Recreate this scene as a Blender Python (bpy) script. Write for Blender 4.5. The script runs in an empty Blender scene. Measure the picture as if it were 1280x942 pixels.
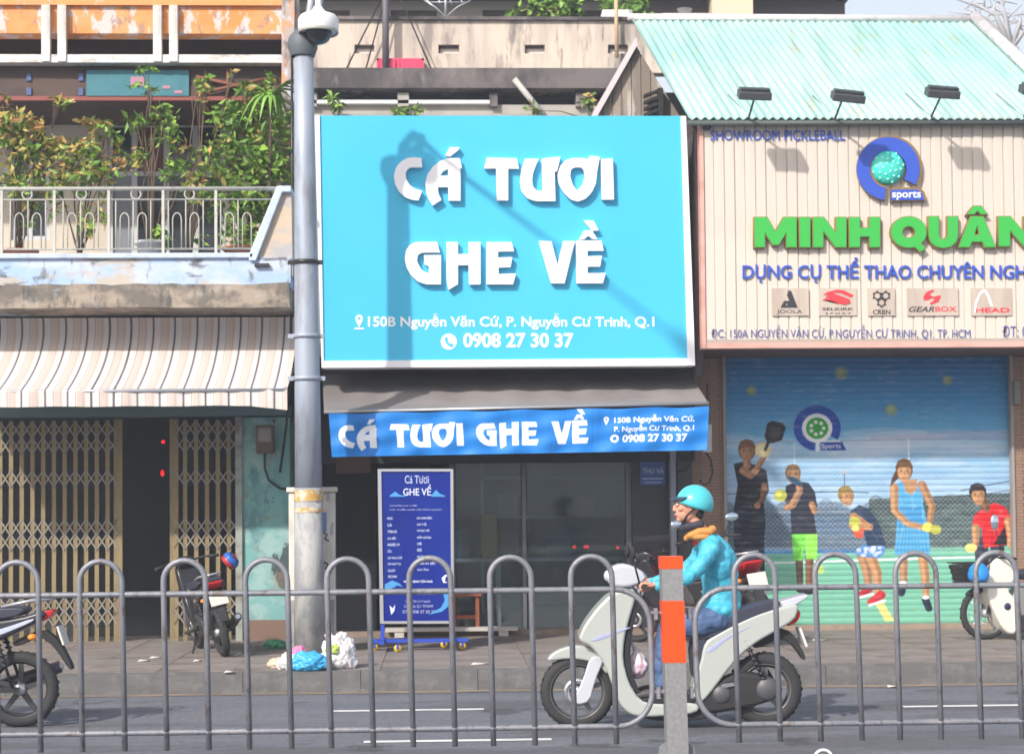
import bpy, bmesh, math, random
import numpy as np
from mathutils import Vector, Matrix
random.seed(7)
SC = bpy.context.scene
COL = SC.collection
R = math.radians

# ------------------------------------------------------------------ camera
CAM = Vector((0, 0, 1.6)); YAW, PITCH, ROLL, FPX = R(2.3), R(2.05), R(0.5), 2200.0
HSHIFT = 78.3
fw = Vector((math.sin(YAW) * math.cos(PITCH), math.cos(YAW) * math.cos(PITCH), math.sin(PITCH)))
r0 = Vector((math.cos(YAW), -math.sin(YAW), 0)); u0 = r0.cross(fw)
rt = r0 * math.cos(ROLL) - u0 * math.sin(ROLL); up = u0 * math.cos(ROLL) + r0 * math.sin(ROLL)
cd = bpy.data.cameras.new('camera'); cam = bpy.data.objects.new('camera', cd); COL.objects.link(cam)
cam.matrix_world = Matrix(((rt.x, up.x, -fw.x, 0), (rt.y, up.y, -fw.y, 0), (rt.z, up.z, -fw.z, CAM.z), (0, 0, 0, 1)))
cd.sensor_width = 36; cd.lens = FPX / 1280 * 36; cd.shift_y = HSHIFT / 1280
cd.clip_start = 0.1; cd.clip_end = 3000
cd.dof.use_dof = True; cd.dof.focus_distance = 9.5; cd.dof.aperture_fstop = 6.5
SC.camera = cam
# ------------------------------------------------------------------ world, sun, exposure
SUN = Vector((0.72, 1.0, -0.85)).normalized()          # direction the light travels
el = math.asin(-SUN.z); az = math.atan2(-SUN.x, -SUN.y)
w = bpy.data.worlds.new("World"); SC.world = w; w.use_nodes = True
nt = w.node_tree; bgn = nt.nodes['Background']; sk = nt.nodes.new('ShaderNodeTexSky'); sk.sky_type = 'NISHITA'
sk.sun_disc = False; sk.sun_elevation = el; sk.sun_rotation = az; sk.air_density = 1.0; sk.dust_density = 5.0
# pale tropical haze thickening towards the horizon, the same all the way round
hz_tc = nt.nodes.new('ShaderNodeTexCoord'); hz_s = nt.nodes.new('ShaderNodeSeparateXYZ'); hz_r = nt.nodes.new('ShaderNodeMapRange'); hz_m = nt.nodes.new('ShaderNodeMix'); hz_m.data_type = 'RGBA'
nt.links.new(hz_tc.outputs['Generated'], hz_s.inputs[0]); nt.links.new(hz_s.outputs[2], hz_r.inputs[0]); hz_r.inputs[1].default_value = 0.0; hz_r.inputs[2].default_value = 0.6; hz_r.inputs[3].default_value = 0.9; hz_r.inputs[4].default_value = 0.15
nt.links.new(hz_r.outputs[0], hz_m.inputs[0]); nt.links.new(sk.outputs[0], hz_m.inputs[6]); hz_m.inputs[7].default_value = (8.2, 8.7, 9.4, 1); nt.links.new(hz_m.outputs[2], bgn.inputs[0]); bgn.inputs[1].default_value = 0.11
ld = bpy.data.lights.new('sun', 'SUN'); ld.energy = 3.4; ld.angle = R(1.3); ld.color = (1, 0.945, 0.87)
sun = bpy.data.objects.new('sun', ld); COL.objects.link(sun); sun.location = (-8, -12, 14)
sun.rotation_euler = SUN.to_track_quat('-Z', 'Y').to_euler()
SC.view_settings.view_transform = 'Standard'; SC.view_settings.look = 'None'
SC.view_settings.exposure = 0.42; SC.view_settings.gamma = 1

# ------------------------------------------------------------------ helpers
def at(px, py, Y):
    """point of the plane y=Y that the photograph shows at pixel px, py (survey of the facade)"""
    d = fw + rt * ((px - 640) / FPX) - up * ((py - 471 - HSHIFT) / FPX)
    t = Y / d.y
    return Vector((d.x * t, Y, CAM.z + d.z * t))
def on_ground(px, py, z=0.0):
    d = fw + rt * ((px - 640) / FPX) - up * ((py - 471 - HSHIFT) / FPX)
    t = (z - CAM.z) / d.z
    return Vector((d.x * t, d.y * t, z))
def rect(x0, y0, x1, y1, Y):
    a, b, c, d = at(x0, y0, Y), at(x1, y0, Y), at(x0, y1, Y), at(x1, y1, Y)
    return (a.x + c.x) / 2, (c.z + d.z) / 2, (b.x + d.x) / 2, (a.z + b.z) / 2     # X0 Z0 X1 Z1

MATS = {}
def M(name, col, rough=0.6, metal=0.0, layers=(), bump=0.0, bscale=30, emit=None, alpha=None, attr=None, spec=0.5):
    if name in MATS: return MATS[name]
    m = bpy.data.materials.new(name); m.use_nodes = True; MATS[name] = m
    n = m.node_tree.nodes; l = m.node_tree.links; p = n['Principled BSDF']
    p.inputs['Roughness'].default_value = rough; p.inputs['Metallic'].default_value = metal
    p.inputs['Specular IOR Level'].default_value = spec
    tc = n.new('ShaderNodeTexCoord')
    if attr:
        a = n.new('ShaderNodeAttribute'); a.attribute_name = attr; cur = a.outputs['Color']
    else:
        rgb = n.new('ShaderNodeRGB'); rgb.outputs[0].default_value = (*col, 1); cur = rgb.outputs[0]
    for (c2, sc, lo, hi, st) in layers:
        mp = n.new('ShaderNodeMapping'); mp.inputs['Scale'].default_value = sc if hasattr(sc, '__len__') else (sc, sc, sc)
        l.new(tc.outputs['Object'], mp.inputs['Vector'])
        mp.inputs['Location'].default_value = (random.random() * 9, random.random() * 9, random.random() * 9)
        ns = n.new('ShaderNodeTexNoise'); ns.inputs['Detail'].default_value = 6; ns.inputs['Scale'].default_value = 1
        ns.inputs['Roughness'].default_value = 0.62
        l.new(mp.outputs[0], ns.inputs['Vector'])
        mr = n.new('ShaderNodeMapRange'); mr.inputs[1].default_value = lo - .045; mr.inputs[2].default_value = hi - .045
        mr.inputs[4].default_value = st; l.new(ns.outputs[0], mr.inputs[0])
        mx = n.new('ShaderNodeMix'); mx.data_type = 'RGBA'; l.new(mr.outputs[0], mx.inputs[0])
        l.new(cur, mx.inputs[6]); mx.inputs[7].default_value = (*c2, 1); cur = mx.outputs[2]
    l.new(cur, p.inputs['Base Color'])
    if bump:
        ns = n.new('ShaderNodeTexNoise'); ns.inputs['Scale'].default_value = bscale; ns.inputs['Detail'].default_value = 5
        l.new(tc.outputs['Object'], ns.inputs['Vector'])
        b = n.new('ShaderNodeBump'); b.inputs['Strength'].default_value = bump; b.inputs['Distance'].default_value = 0.02
        l.new(ns.outputs[0], b.inputs['Height']); l.new(b.outputs[0], p.inputs['Normal'])
    if emit:
        p.inputs['Emission Color'].default_value = (*emit[0], 1); p.inputs['Emission Strength'].default_value = emit[1]
    if alpha is not None:
        p.inputs['Transmission Weight'].default_value = alpha; p.inputs['IOR'].default_value = 1.05
    return m

def root_of(o):
    while o.parent: o = o.parent
    return o
def tag(o, label=None, cat=None, group=None, kind=None):
    if label: o['label'] = label
    if cat: o['category'] = cat
    if group: o['group'] = group
    if kind: o['kind'] = kind
    return o
def thing(name, label, cat, loc=(0, 0, 0), rz=0, group=None, kind=None):
    o = bpy.data.objects.new(name, None); COL.objects.link(o); o.empty_display_size = 0.2
    o.location = loc; o.rotation_euler = (0, 0, rz)
    return tag(o, label, cat, group, kind)
def link(name, me, parent=None, loc=None, world=True):
    o = bpy.data.objects.new(name, me); COL.objects.link(o)
    if parent is not None:
        o.parent = parent
    if loc is not None:
        o.location = Vector(loc) - (Vector(root_of(parent).location) if (parent is not None and world) else Vector())
    return o

class MB:
    def __init__(s): s.v = []; s.f = []; s.sm = []
    def add(s, vs, fs, smooth=False):
        b = len(s.v); s.v += [tuple(v) for v in vs]; s.f += [tuple(b + i for i in f) for f in fs]; s.sm += [smooth] * len(fs); return s
    def box(s, x0, y0, z0, x1, y1, z1):
        x0, x1 = sorted((x0, x1)); y0, y1 = sorted((y0, y1)); z0, z1 = sorted((z0, z1))
        return s.add([(x0, y0, z0), (x1, y0, z0), (x1, y1, z0), (x0, y1, z0), (x0, y0, z1), (x1, y0, z1), (x1, y1, z1), (x0, y1, z1)],
                     [(0, 3, 2, 1), (4, 5, 6, 7), (0, 1, 5, 4), (1, 2, 6, 5), (2, 3, 7, 6), (3, 0, 4, 7)])
    def pbox(s, x0, y0, x1, y1, Y, Y2):
        """box whose front face covers a pixel rectangle of the plane y=Y and that reaches back to Y2"""
        a = rect(x0, y0, x1, y1, Y); return s.box(a[0], Y, a[1], a[2], Y2, a[3])
    def quadbox(s, pts, Y, Y2):
        q = [at(a, b, Y) for a, b in pts]; n = len(q)
        area = sum(q[i].x * q[(i + 1) % n].z - q[(i + 1) % n].x * q[i].z for i in range(n))
        if area < 0: q = q[::-1]
        vs = q + [Vector((v.x, Y2, v.z)) for v in q]
        fs = [tuple(range(n)), tuple(range(2 * n - 1, n - 1, -1))] + [(i, i + n, (i + 1) % n + n, (i + 1) % n) for i in range(n)]
        return s.add(vs, fs)
    def prism(s, pts, y0, y1):
        """pts = (x, z) outline, extruded in y"""
        n = len(pts); area = sum(pts[i][0] * pts[(i + 1) % n][1] - pts[(i + 1) % n][0] * pts[i][1] for i in range(n))
        if area < 0: pts = pts[::-1]
        vs = [(p[0], y0, p[1]) for p in pts] + [(p[0], y1, p[1]) for p in pts]
        fs = [tuple(range(n)), tuple(range(2 * n - 1, n - 1, -1))] + [(i, i + n, (i + 1) % n + n, (i + 1) % n) for i in range(n)]
        return s.add(vs, fs)
    def tube(s, pts, r, n=8, cap=True, closed=False):
        pts = [Vector(p) for p in pts]; rr = r if hasattr(r, '__len__') else [r] * len(pts)
        m = len(pts); prev = None; vs = []
        for i in range(m):
            if closed: d = pts[(i + 1) % m] - pts[i - 1]
            else: d = pts[min(i + 1, m - 1)] - pts[max(i - 1, 0)]
            d.normalize()
            if prev is None:
                a = Vector((0, 0, 1)) if abs(d.z) < 0.9 else Vector((0, 1, 0)); x = d.cross(a).normalized()
            else: x = (prev - d * prev.dot(d)).normalized()
            prev = x; y = d.cross(x)
            for k in range(n):
                t = 2 * math.pi * k / n; vs.append(pts[i] + (x * math.cos(t) + y * math.sin(t)) * rr[i])
        fs = []
        for i in range(m if closed else m - 1):
            j = (i + 1) % m
            for k in range(n): fs.append((i * n + k, i * n + (k + 1) % n, j * n + (k + 1) % n, j * n + k))
        s.add(vs, fs, True)
        if cap and not closed:
            b = len(s.v) - len(vs); s.f += [tuple(b + k for k in range(n))[::-1], tuple(b + (m - 1) * n + k for k in range(n))]; s.sm += [False, False]
        return s
    def lathe(s, prof, c=(0, 0, 0), n=20, axis='z'):
        vs = []; c = Vector(c)
        for (r, h) in prof:
            for k in range(n):
                t = 2 * math.pi * k / n; a, b = r * math.cos(t), r * math.sin(t)
                vs.append(c + (Vector((a, b, h)) if axis == 'z' else Vector((a, h, b)) if axis == 'y' else Vector((h, a, b))))
        fs = [(i * n + k, i * n + (k + 1) % n, (i + 1) * n + (k + 1) % n, (i + 1) * n + k) for i in range(len(prof) - 1) for k in range(n)]
        return s.add(vs, fs, True)
    def ball(s, c, r, n=14, m=9):
        rx, ry, rz = r if hasattr(r, '__len__') else (r, r, r); c = Vector(c); vs = []
        for i in range(m + 1):
            p = math.pi * i / m
            for k in range(n):
                t = 2 * math.pi * k / n; vs.append(c + Vector((rx * math.sin(p) * math.cos(t), ry * math.sin(p) * math.sin(t), rz * math.cos(p))))
        fs = [(i * n + k, (i + 1) * n + k, (i + 1) * n + (k + 1) % n, i * n + (k + 1) % n) for i in range(m) for k in range(n)]
        return s.add(vs, fs, True)
    def mesh(s, name, mat, off=None):
        me = bpy.data.meshes.new(name); v = s.v if off is None else [(a - off[0], b - off[1], c - off[2]) for a, b, c in s.v]
        me.from_pydata(v, [], s.f)
        if any(s.sm): me.polygons.foreach_set('use_smooth', s.sm)
        if mat: me.materials.append(mat)
        me.update(); return me
    def build(s, name, mat, parent=None, world=True, bevel=0.0, seg=3, fix=False, sub=0, kind=None):
        off = tuple(root_of(parent).location) if (parent is not None and world) else None
        me = s.mesh(name, mat, off)
        if fix or bevel:
            bm = bmesh.new(); bm.from_mesh(me); bmesh.ops.remove_doubles(bm, verts=bm.verts, dist=1e-5)
            bmesh.ops.recalc_face_normals(bm, faces=bm.faces); bm.to_mesh(me); bm.free()
        o = link(name, me, parent)
        if bevel:
            b = o.modifiers.new('bevel', 'BEVEL'); b.width = bevel; b.segments = seg; b.limit_method = 'ANGLE'; b.angle_limit = R(50)
            me.polygons.foreach_set('use_smooth', [True] * len(me.polygons))
            wn = o.modifiers.new('wn', 'WEIGHTED_NORMAL'); wn.keep_sharp = False
        if sub:
            b = o.modifiers.new('sub', 'SUBSURF'); b.levels = sub; b.render_levels = sub
            me.polygons.foreach_set('use_smooth', [True] * len(me.polygons))
        if kind: o['kind'] = kind
        return o

# ---- outline curves and text -> mesh
def outline_mesh(polys, depth, bevel, mat_name, mat, grow=0.0):
    """polys: list of closed outlines [(x, z)..] (holes included); returns a mesh extruded along y from 0 to -depth"""
    cu = bpy.data.curves.new(mat_name, 'CURVE'); cu.dimensions = '2D'; cu.fill_mode = 'BOTH'
    for p in polys:
        sp = cu.splines.new('POLY'); sp.points.add(len(p) - 1)
        for i, (x, z) in enumerate(p): sp.points[i].co = (x, z, 0, 1)
        sp.use_cyclic_u = True
    cu.extrude = depth / 2; cu.bevel_depth = bevel; cu.bevel_resolution = 1; cu.offset = grow
    o = bpy.data.objects.new('tmp', cu); COL.objects.link(o); bpy.context.view_layer.update()
    me = bpy.data.meshes.new_from_object(o.evaluated_get(bpy.context.evaluated_depsgraph_get()))
    bpy.data.objects.remove(o)
    n = len(me.vertices); co = np.empty(n * 3, np.float32); me.vertices.foreach_get('co', co); co = co.reshape(-1, 3)
    out = np.stack([co[:, 0], -co[:, 2] - depth / 2, co[:, 1]], 1)
    me.vertices.foreach_set('co', out.ravel()); me.materials.clear(); me.materials.append(mat); me.update()
    return me
FONTCACHE = {}
def glyphs(text, offset=0.0, extrude=0.0, shear=0.0):
    key = (text, offset, extrude, shear)
    if key not in FONTCACHE:
        cu = bpy.data.curves.new('t', 'FONT'); cu.body = text; cu.offset = offset; cu.extrude = extrude; cu.resolution_u = 4; cu.shear = shear
        o = bpy.data.objects.new('tmp', cu); COL.objects.link(o); bpy.context.view_layer.update()
        me = bpy.data.meshes.new_from_object(o.evaluated_get(bpy.context.evaluated_depsgraph_get())); bpy.data.objects.remove(o)
        co = np.empty(len(me.vertices) * 3, np.float32); me.vertices.foreach_get('co', co); co = co.reshape(-1, 3)
        FONTCACHE[key] = (co, [tuple(p.vertices) for p in me.polygons]); bpy.data.meshes.remove(me)
    return FONTCACHE[key]
def ptext(text, x0, y0, x1, y1, Y, mat, parent, name='text', depth=0.004, offset=0.012, off_y=0.0, shear=0.0):
    """text stretched to fill the pixel rectangle (its ink) on the plane y=Y, standing out by depth"""
    co, fs = glyphs(text, offset, 0.5 if depth > 0.006 else 0.0, shear)
    a, b = co.min(0), co.max(0); p00, p10, p01 = at(x0, y1, Y), at(x1, y1, Y), at(x0, y0, Y)
    vs = []
    for c in co:
        u = (c[0] - a[0]) / (b[0] - a[0]); v = (c[1] - a[1]) / (b[1] - a[1])
        p = p00 + (p10 - p00) * u + (p01 - p00) * v
        vs.append((p.x, Y - off_y - depth * (0.5 + c[2]) if depth > 0.006 else Y - depth - off_y, p.z))
    mb = MB(); mb.add(vs, fs); return mb.build(name, mat, parent, kind='stuff' if len(text) > 1 else None)
def pletters(text, x0, y0, x1, y1, Y, mat, parent, name='letter', depth=0.03, offset=0.012):
    """same, one object per character"""
    cofull, _ = glyphs(text, offset, 0.5); a, b = cofull.min(0), cofull.max(0)
    p00, p10, p01 = at(x0, y1, Y), at(x1, y1, Y), at(x0, y0, Y)
    for i, ch in enumerate(text):
        if ch == ' ': continue
        mx = glyphs(text[:i + 1], offset, 0.5)[0].max(0)[0]; co, fs = glyphs(ch, offset, 0.5)
        cm = co.max(0)[0]; vs = []
        for c in co:
            u = (c[0] - cm + mx - a[0]) / (b[0] - a[0]); v = (c[1] - a[1]) / (b[1] - a[1])
            p = p00 + (p10 - p00) * u + (p01 - p00) * v; vs.append((p.x, Y - depth * (0.5 + c[2]), p.z))
        mb = MB(); mb.add(vs, fs); mb.build(name, mat, parent)

# ---- painted sheets: a fine mesh whose colour attribute is painted in code
class Canvas:
    def __init__(s, x0, y0, x1, y1, res, col):
        s.x0, s.y0, s.x1, s.y1 = x0, y0, x1, y1; s.k = res * 2
        s.W, s.H = int((x1 - x0) * res), int((y1 - y0) * res); s.a = np.zeros((s.H * 2, s.W * 2, 3), np.float32); s.a[:] = col
        s.kx = s.W * 2 / (x1 - x0); s.ky = s.H * 2 / (y1 - y0)
    def lin(s, c): c = np.array(c, np.float32) / 255; return np.where(c < .04045, c / 12.92, ((c + .055) / 1.055) ** 2.4)
    def poly(s, pts, col, alpha=1.0, holes=()):
        P = [(np.array(q, float) - (s.x0, s.y0)) * (s.kx, s.ky) for q in [pts, *holes]]
        lo = np.maximum(np.floor(P[0].min(0)).astype(int), 0); hi = np.minimum(np.ceil(P[0].max(0)).astype(int) + 1, (s.W * 2, s.H * 2))
        if (hi <= lo).any(): return
        X, Yy = np.meshgrid(np.arange(lo[0], hi[0]) + .5, np.arange(lo[1], hi[1]) + .5); ins = np.zeros(X.shape, bool)
        for q in P:
            for i in range(len(q)):
                (xa, ya), (xb, yb) = q[i], q[i - 1]
                if ya == yb: continue
                c = ((ya > Yy) != (yb > Yy)) & (X < (xb - xa) * (Yy - ya) / (yb - ya) + xa); ins ^= c
        v = s.a[lo[1]:hi[1], lo[0]:hi[0]]; v[ins] = v[ins] * (1 - alpha) + s.lin(col) * alpha
    def oval(s, cx, cy, rx, ry, col, alpha=1.0, rot=0.0):
        c, d = math.cos(rot), math.sin(rot)
        s.poly([(cx + rx * math.cos(t) * c - ry * math.sin(t) * d, cy + rx * math.cos(t) * d + ry * math.sin(t) * c) for t in np.linspace(0, 2 * math.pi, 22)[:-1]], col, alpha)
    def line(s, pts, wd, col, alpha=1.0):
        for (a, b), (c, d) in zip(pts, pts[1:]):
            L = math.hypot(c - a, d - b) or 1; nx, ny = -(d - b) / L * wd / 2, (c - a) / L * wd / 2
            s.poly([(a + nx, b + ny), (c + nx, d + ny), (c - nx, d - ny), (a - nx, b - ny)], col, alpha)
    def limb(s, pts, rad, col, alpha=1.0, core=True):
        for i in range(len(pts) - 1):
            (a, b), (c, d) = pts[i], pts[i + 1]; L = math.hypot(c - a, d - b) or 1; nx, ny = -(d - b) / L, (c - a) / L
            s.poly([(a + nx * rad[i], b + ny * rad[i]), (c + nx * rad[i + 1], d + ny * rad[i + 1]), (c - nx * rad[i + 1], d - ny * rad[i + 1]), (a - nx * rad[i], b - ny * rad[i])], col, alpha)
        for p, r in zip(pts, rad): s.oval(p[0], p[1], r, r, col, alpha)
        if core:
            lt = tuple(min(255, c * 1.14 + 6) for c in col); dk = tuple(c * .72 for c in col)
            s.limb([(a + r * .55, b) for (a, b), r in zip(pts, rad)], [r * .38 for r in rad], dk, .45, False)
            s.limb([(a - r * .35, b) for (a, b), r in zip(pts, rad)], [r * .4 for r in rad], lt, .5, False)
    def folds(s, x0, y0, x1, y1, n, col, al=.35):
        for _ in range(n):
            x, y = rn.uniform(x0, x1), rn.uniform(y0, y1); s.line([(x, y), (x + rn.uniform(-3, 3), y + rn.uniform(3, 14))], rn.uniform(.6, 1.6), col, al)
    def text(s, t, x0, y0, x1, y1, col, offset=0.012, alpha=1.0):
        co, fs = glyphs(t, offset); a, b = co.min(0), co.max(0)
        P = [(x0 + (c[0] - a[0]) / (b[0] - a[0]) * (x1 - x0), y1 - (c[1] - a[1]) / (b[1] - a[1]) * (y1 - y0)) for c in co]
        for f in fs: s.poly([P[i] for i in f], col, alpha)
    def colors(s):
        return s.a.reshape(s.H, 2, s.W, 2, 3).mean((1, 3))
def painted_sheet(name, cv, surf, mat, parent, thick=0.0):
    """surf(u, v) arrays -> (X, Y, Z) arrays; u right, v down, 0..1"""
    H, W = cv.H, cv.W; C = cv.colors()
    u = np.linspace(0, 1, W + 1); v = np.linspace(0, 1, H + 1); U, V = np.meshgrid(u, v); X, Yy, Z = surf(U, V)
    o = np.array(root_of(parent).location) if parent else np.zeros(3)
    co = np.stack([X - o[0], Yy - o[1], Z - o[2]], -1).reshape(-1, 3).astype(np.float32)
    i = np.arange(H)[:, None] * (W + 1) + np.arange(W)[None, :]
    F = np.stack([i, i + (W + 1), i + (W + 2), i + 1], -1).reshape(-1, 4)
    me = bpy.data.meshes.new(name); me.vertices.add(len(co)); me.vertices.foreach_set('co', co.ravel())
    me.loops.add(F.size); me.loops.foreach_set('vertex_index', F.ravel().astype(np.int32)); me.polygons.add(len(F))
    me.polygons.foreach_set('loop_start', np.arange(0, F.size, 4, dtype=np.int32)); me.polygons.foreach_set('loop_total', np.full(len(F), 4, np.int32))
    me.update(calc_edges=True); me.polygons.foreach_set('use_smooth', np.ones(len(F), bool))
    at_ = me.color_attributes.new('paint', 'FLOAT_COLOR', 'CORNER')
    cc = np.ones((H * W, 4, 4), np.float32); cc[:, :, :3] = C.reshape(-1, 1, 3); at_.data.foreach_set('color', cc.ravel())
    me.materials.append(mat); return link(name, me, parent)

# ------------------------------------------------------------------ materials
asphalt = M('asphalt', (.135, .145, .18), .85, layers=[((.19, .192, .21), (.5, 2.5, 1), .4, .7, .6), ((.09, .09, .1), (.35, 1.6, 1), .56, .64, .7), ((.05, .05, .055), 25, .5, .8, .6), ((.045, .045, .05), (1.1, 1.1, 1), .66, .7, .7)], bump=.35, bscale=60)
paving = M('paving', (.22, .19, .17), .85, layers=[((.12, .1, .09), (1.2, 3, 1), .4, .7, .8), ((.3, .27, .25), (3, 6, 1), .5, .75, .5), ((.1, .09, .08), 12, .55, .75, .6)], bump=.3, bscale=25)
kerbm = M('kerb_concrete', (.15, .15, .155), .85, layers=[((.1, .1, .1), (2, 2, 7), .4, .7, .8), ((.3, .29, .28), 6, .55, .8, .5)], bump=.3)
dust = M('gutter_dust', (.33, .25, .18), .9, layers=[((.14, .12, .11), (2, 9, 1), .4, .65, .9)])
roadpaint = M('road_paint', (.72, .72, .72), .7, layers=[((.2, .2, .2), (3, 14, 1), .55, .75, .7)])
cyan = M('cyan_vinyl', (.055, .47, .74), .45, layers=[((.07, .5, .76), 1.0, .4, .7, .5), ((.07, .42, .68), (1.2, 1, .35), .6, .8, .4)], bump=.08, bscale=1.5, spec=.3)
white_p = M('white_panel', (.82, .82, .86), .45, layers=[((.62, .62, .66), (1, 1, 4), .5, .8, .3)])
letter_w = M('letter_white', (.86, .86, .9), .4)
letter_flat = M('printed_white', (.85, .9, .92), .5)
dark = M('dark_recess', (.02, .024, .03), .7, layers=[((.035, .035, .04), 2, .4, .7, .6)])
beam_teal = M('dark_teal_beam', (.035, .06, .075), .7, layers=[((.02, .03, .035), 3, .4, .7, .7)])  # dark teal with random darker patches
teal_wall = M('teal_peeling', (.17, .38, .38), .8, layers=[((.34, .5, .48), (1.5, 1.5, 2.5), .52, .6, .7), ((.08, .2, .22), (3, 3, 2), .55, .68, .9), ((.04, .05, .06), (2.2, 2.2, 1.5), .64, .66, .9), ((.25, .17, .1), 5, .62, .7, .5)], bump=.2, bscale=12)
cream_wall = M('cream_wall', (.62, .55, .46), .8, layers=[((.42, .36, .3), (1.5, 1.5, .7), .5, .8, .5)], bump=.1)
peel_blue = M('peeling_blue', (.36, .5, .72), .8, layers=[((.55, .6, .72), (1.2, 1, 3), .5, .62, .8), ((.5, .42, .32), (1, 1, 3), .58, .64, .8), ((.09, .09, .1), (1.6, 1.6, 4.5), .6, .67, .9), ((.16, .15, .15), (9, 9, 4), .62, .72, .8)], bump=.25, bscale=10)
old_conc = M('old_concrete', (.36, .3, .24), .85, layers=[((.13, .12, .11), (2.2, 2, 3), .46, .58, .85), ((.42, .47, .55), (1.3, 1, 2), .6, .66, .7), ((.07, .07, .07), (9, 9, 3), .58, .7, .8)], bump=.5, bscale=14)
blue_trim = M('light_blue_trim', (.5, .6, .76), .6, layers=[((.32, .36, .42), 6, .55, .7, .6)])
beige_plaster = M('beige_plaster', (.56, .46, .36), .8, layers=[((.35, .38, .46), (2, 2, 3), .55, .66, .7)], bump=.15)
rail_w = M('railing_white', (.5, .5, .46), .5, layers=[((.3, .27, .22), 14, .58, .7, .7)])
orange_w = M('orange_peeling', (.72, .26, .07), .75, layers=[((.7, .36, .16), (2, 2, 3), .42, .62, .7), ((.6, .56, .58), (5, 5, 3), .565, .61, .85), ((.3, .2, .17), (8, 8, 5), .61, .66, .75)], bump=.2)
orange_p = M('orange_smooth', (.72, .3, .1), .7, layers=[((.6, .3, .16), 3, .5, .7, .6), ((.5, .46, .44), (6, 6, 3), .62, .68, .8)])
brown_dk = M('dark_brown_board', (.09, .055, .045), .7, layers=[((.045, .03, .03), (2, 2, 6), .45, .65, .7)])
redbrown = M('red_trim', (.25, .06, .05), .6)
teal_sign = M('teal_board', (.03, .17, .22), .6, layers=[((.06, .22, .27), 6, .5, .7, .6)])
awn = M('striped_canvas', (1, 1, 1), .8, attr='paint', layers=[((.45, .43, .42), (1.5, 1.5, 1.2), .55, .8, .25)])
painted = M('painted_surface', (1, 1, 1), .6, attr='paint', spec=.3)
banner_m = M('banner_cloth', (1, 1, 1), .55, attr='paint', spec=.3)
grey_canvas = M('grey_canvas', (.2, .185, .185), .85, layers=[((.28, .26, .26), (1.2, 1.2, 2), .45, .7, .6)])
gate_m = M('gate_yellow_paint', (.25, .19, .09), .6, layers=[((.13, .1, .06), (14, 14, 3), .5, .7, .7)])
gate_l = M('gate_lattice_steel', (.26, .24, .21), .5, metal=.2, layers=[((.15, .12, .1), 12, .5, .7, .7)])
galv = M('galvanised_pole', (.33, .38, .47), .5, metal=.2, layers=[((.36, .4, .48), (3, 3, 1.2), .45, .65, .7), ((.17, .18, .21), (5, 5, 1), .56, .7, .7)], bump=.05)
pole_low = M('pole_poster_residue', (.27, .28, .3), .7, layers=[((.44, .44, .43), (6, 6, 3), .48, .6, .8), ((.28, .29, .3), (8, 8, 2), .55, .7, .8)], bump=.1)
rustpaint = M('ochre_paint', (.52, .32, .08), .7, layers=[((.6, .56, .5), 14, .52, .6, .9)])
steel = M('fence_steel', (.2, .21, .245), .5, metal=.3, layers=[((.31, .31, .33), (8, 8, 3), .45, .7, .6), ((.13, .08, .055), (16, 16, 9), .64, .69, .6), ((.1, .1, .11), (40, 40, 12), .6, .7, .6)], bump=.12, bscale=60)
post_grey = M('post_grey', (.24, .24, .25), .55, metal=.3, layers=[((.32, .32, .33), 60, .5, .62, .5)])
orange_r = M('reflective_orange', (.85, .07, .006), .35)
black = M('black_plastic', (.02, .02, .024), .4)
blackm = M('black_matt', (.018, .018, .02), .75)
rubber = M('rubber', (.028, .028, .03), .8)
chrome = M('bright_steel', (.6, .6, .62), .25, metal=.9)
alum = M('aluminium', (.45, .46, .5), .4, metal=.6)
pinktrim = M('pink_trim', (.66, .38, .33), .6, layers=[((.4, .22, .18), (2, 2, 6), .5, .7, .6)])
boardm = M('sign_board_panel', (.62, .56, .5), .55, layers=[((.42, .36, .32), (3, 3, .5), .55, .8, .5), ((.3, .24, .21), (14, 1, .7), .62, .8, .5)])
greenl = M('green_letter', (.035, .42, .06), .45)
gold = M('gold_edge', (.32, .2, .07), .4, metal=.5)
bluel = M('blue_letter', (.03, .085, .5), .45)
navy = M('navy_print', (.06, .08, .3), .6)
blackprint = M('black_print', (.03, .03, .04), .6)
redprint = M('red_print', (.7, .04, .06), .6)
roof_m = M('teal_metal_roof', (.32, .58, .53), .45, metal=.1, layers=[((.42, .62, .57), (.8, .8, .8), .4, .65, .8), ((.22, .4, .37), (5, .5, .5), .54, .68, .6), ((.4, .3, .22), (9, 2, 2), .64, .72, .5)])
wood_old = M('weathered_boards', (.36, .3, .25), .85, layers=[((.2, .17, .15), (5, 5, .8), .45, .6, .8), ((.55, .52, .5), (5, 5, 1), .6, .66, .7)], bump=.3)
brick_tile = M('brown_tile', (.32, .2, .14), .6, layers=[((.24, .15, .11), 8, .4, .7, .7)])
bg_wall = M('stained_cream_parapet', (.62, .53, .45), .85, layers=[((.4, .35, .32), (3, 3, .5), .5, .68, .8), ((.22, .19, .18), (4, 4, .8), .58, .68, .8), ((.13, .11, .11), (9, 9, 1.2), .63, .7, .7)], bump=.1)
bg_dark = M('black_stained_concrete', (.16, .14, .14), .9, layers=[((.06, .055, .06), (2, 2, 1.2), .42, .6, .85), ((.32, .28, .26), (3, 3, 1.4), .6, .7, .7)], bump=.3)
bg_grey = M('grey_render', (.4, .38, .35), .85, layers=[((.22, .2, .19), (2, 2, 1), .5, .7, .6)])
glass = M('shop_glass', (.5, .6, .64), .04, alpha=.92)
glass.node_tree.nodes['Principled BSDF'].inputs['IOR'].default_value = 1.35
glass_dk = M('window_glass', (.03, .035, .045), .12)
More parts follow.
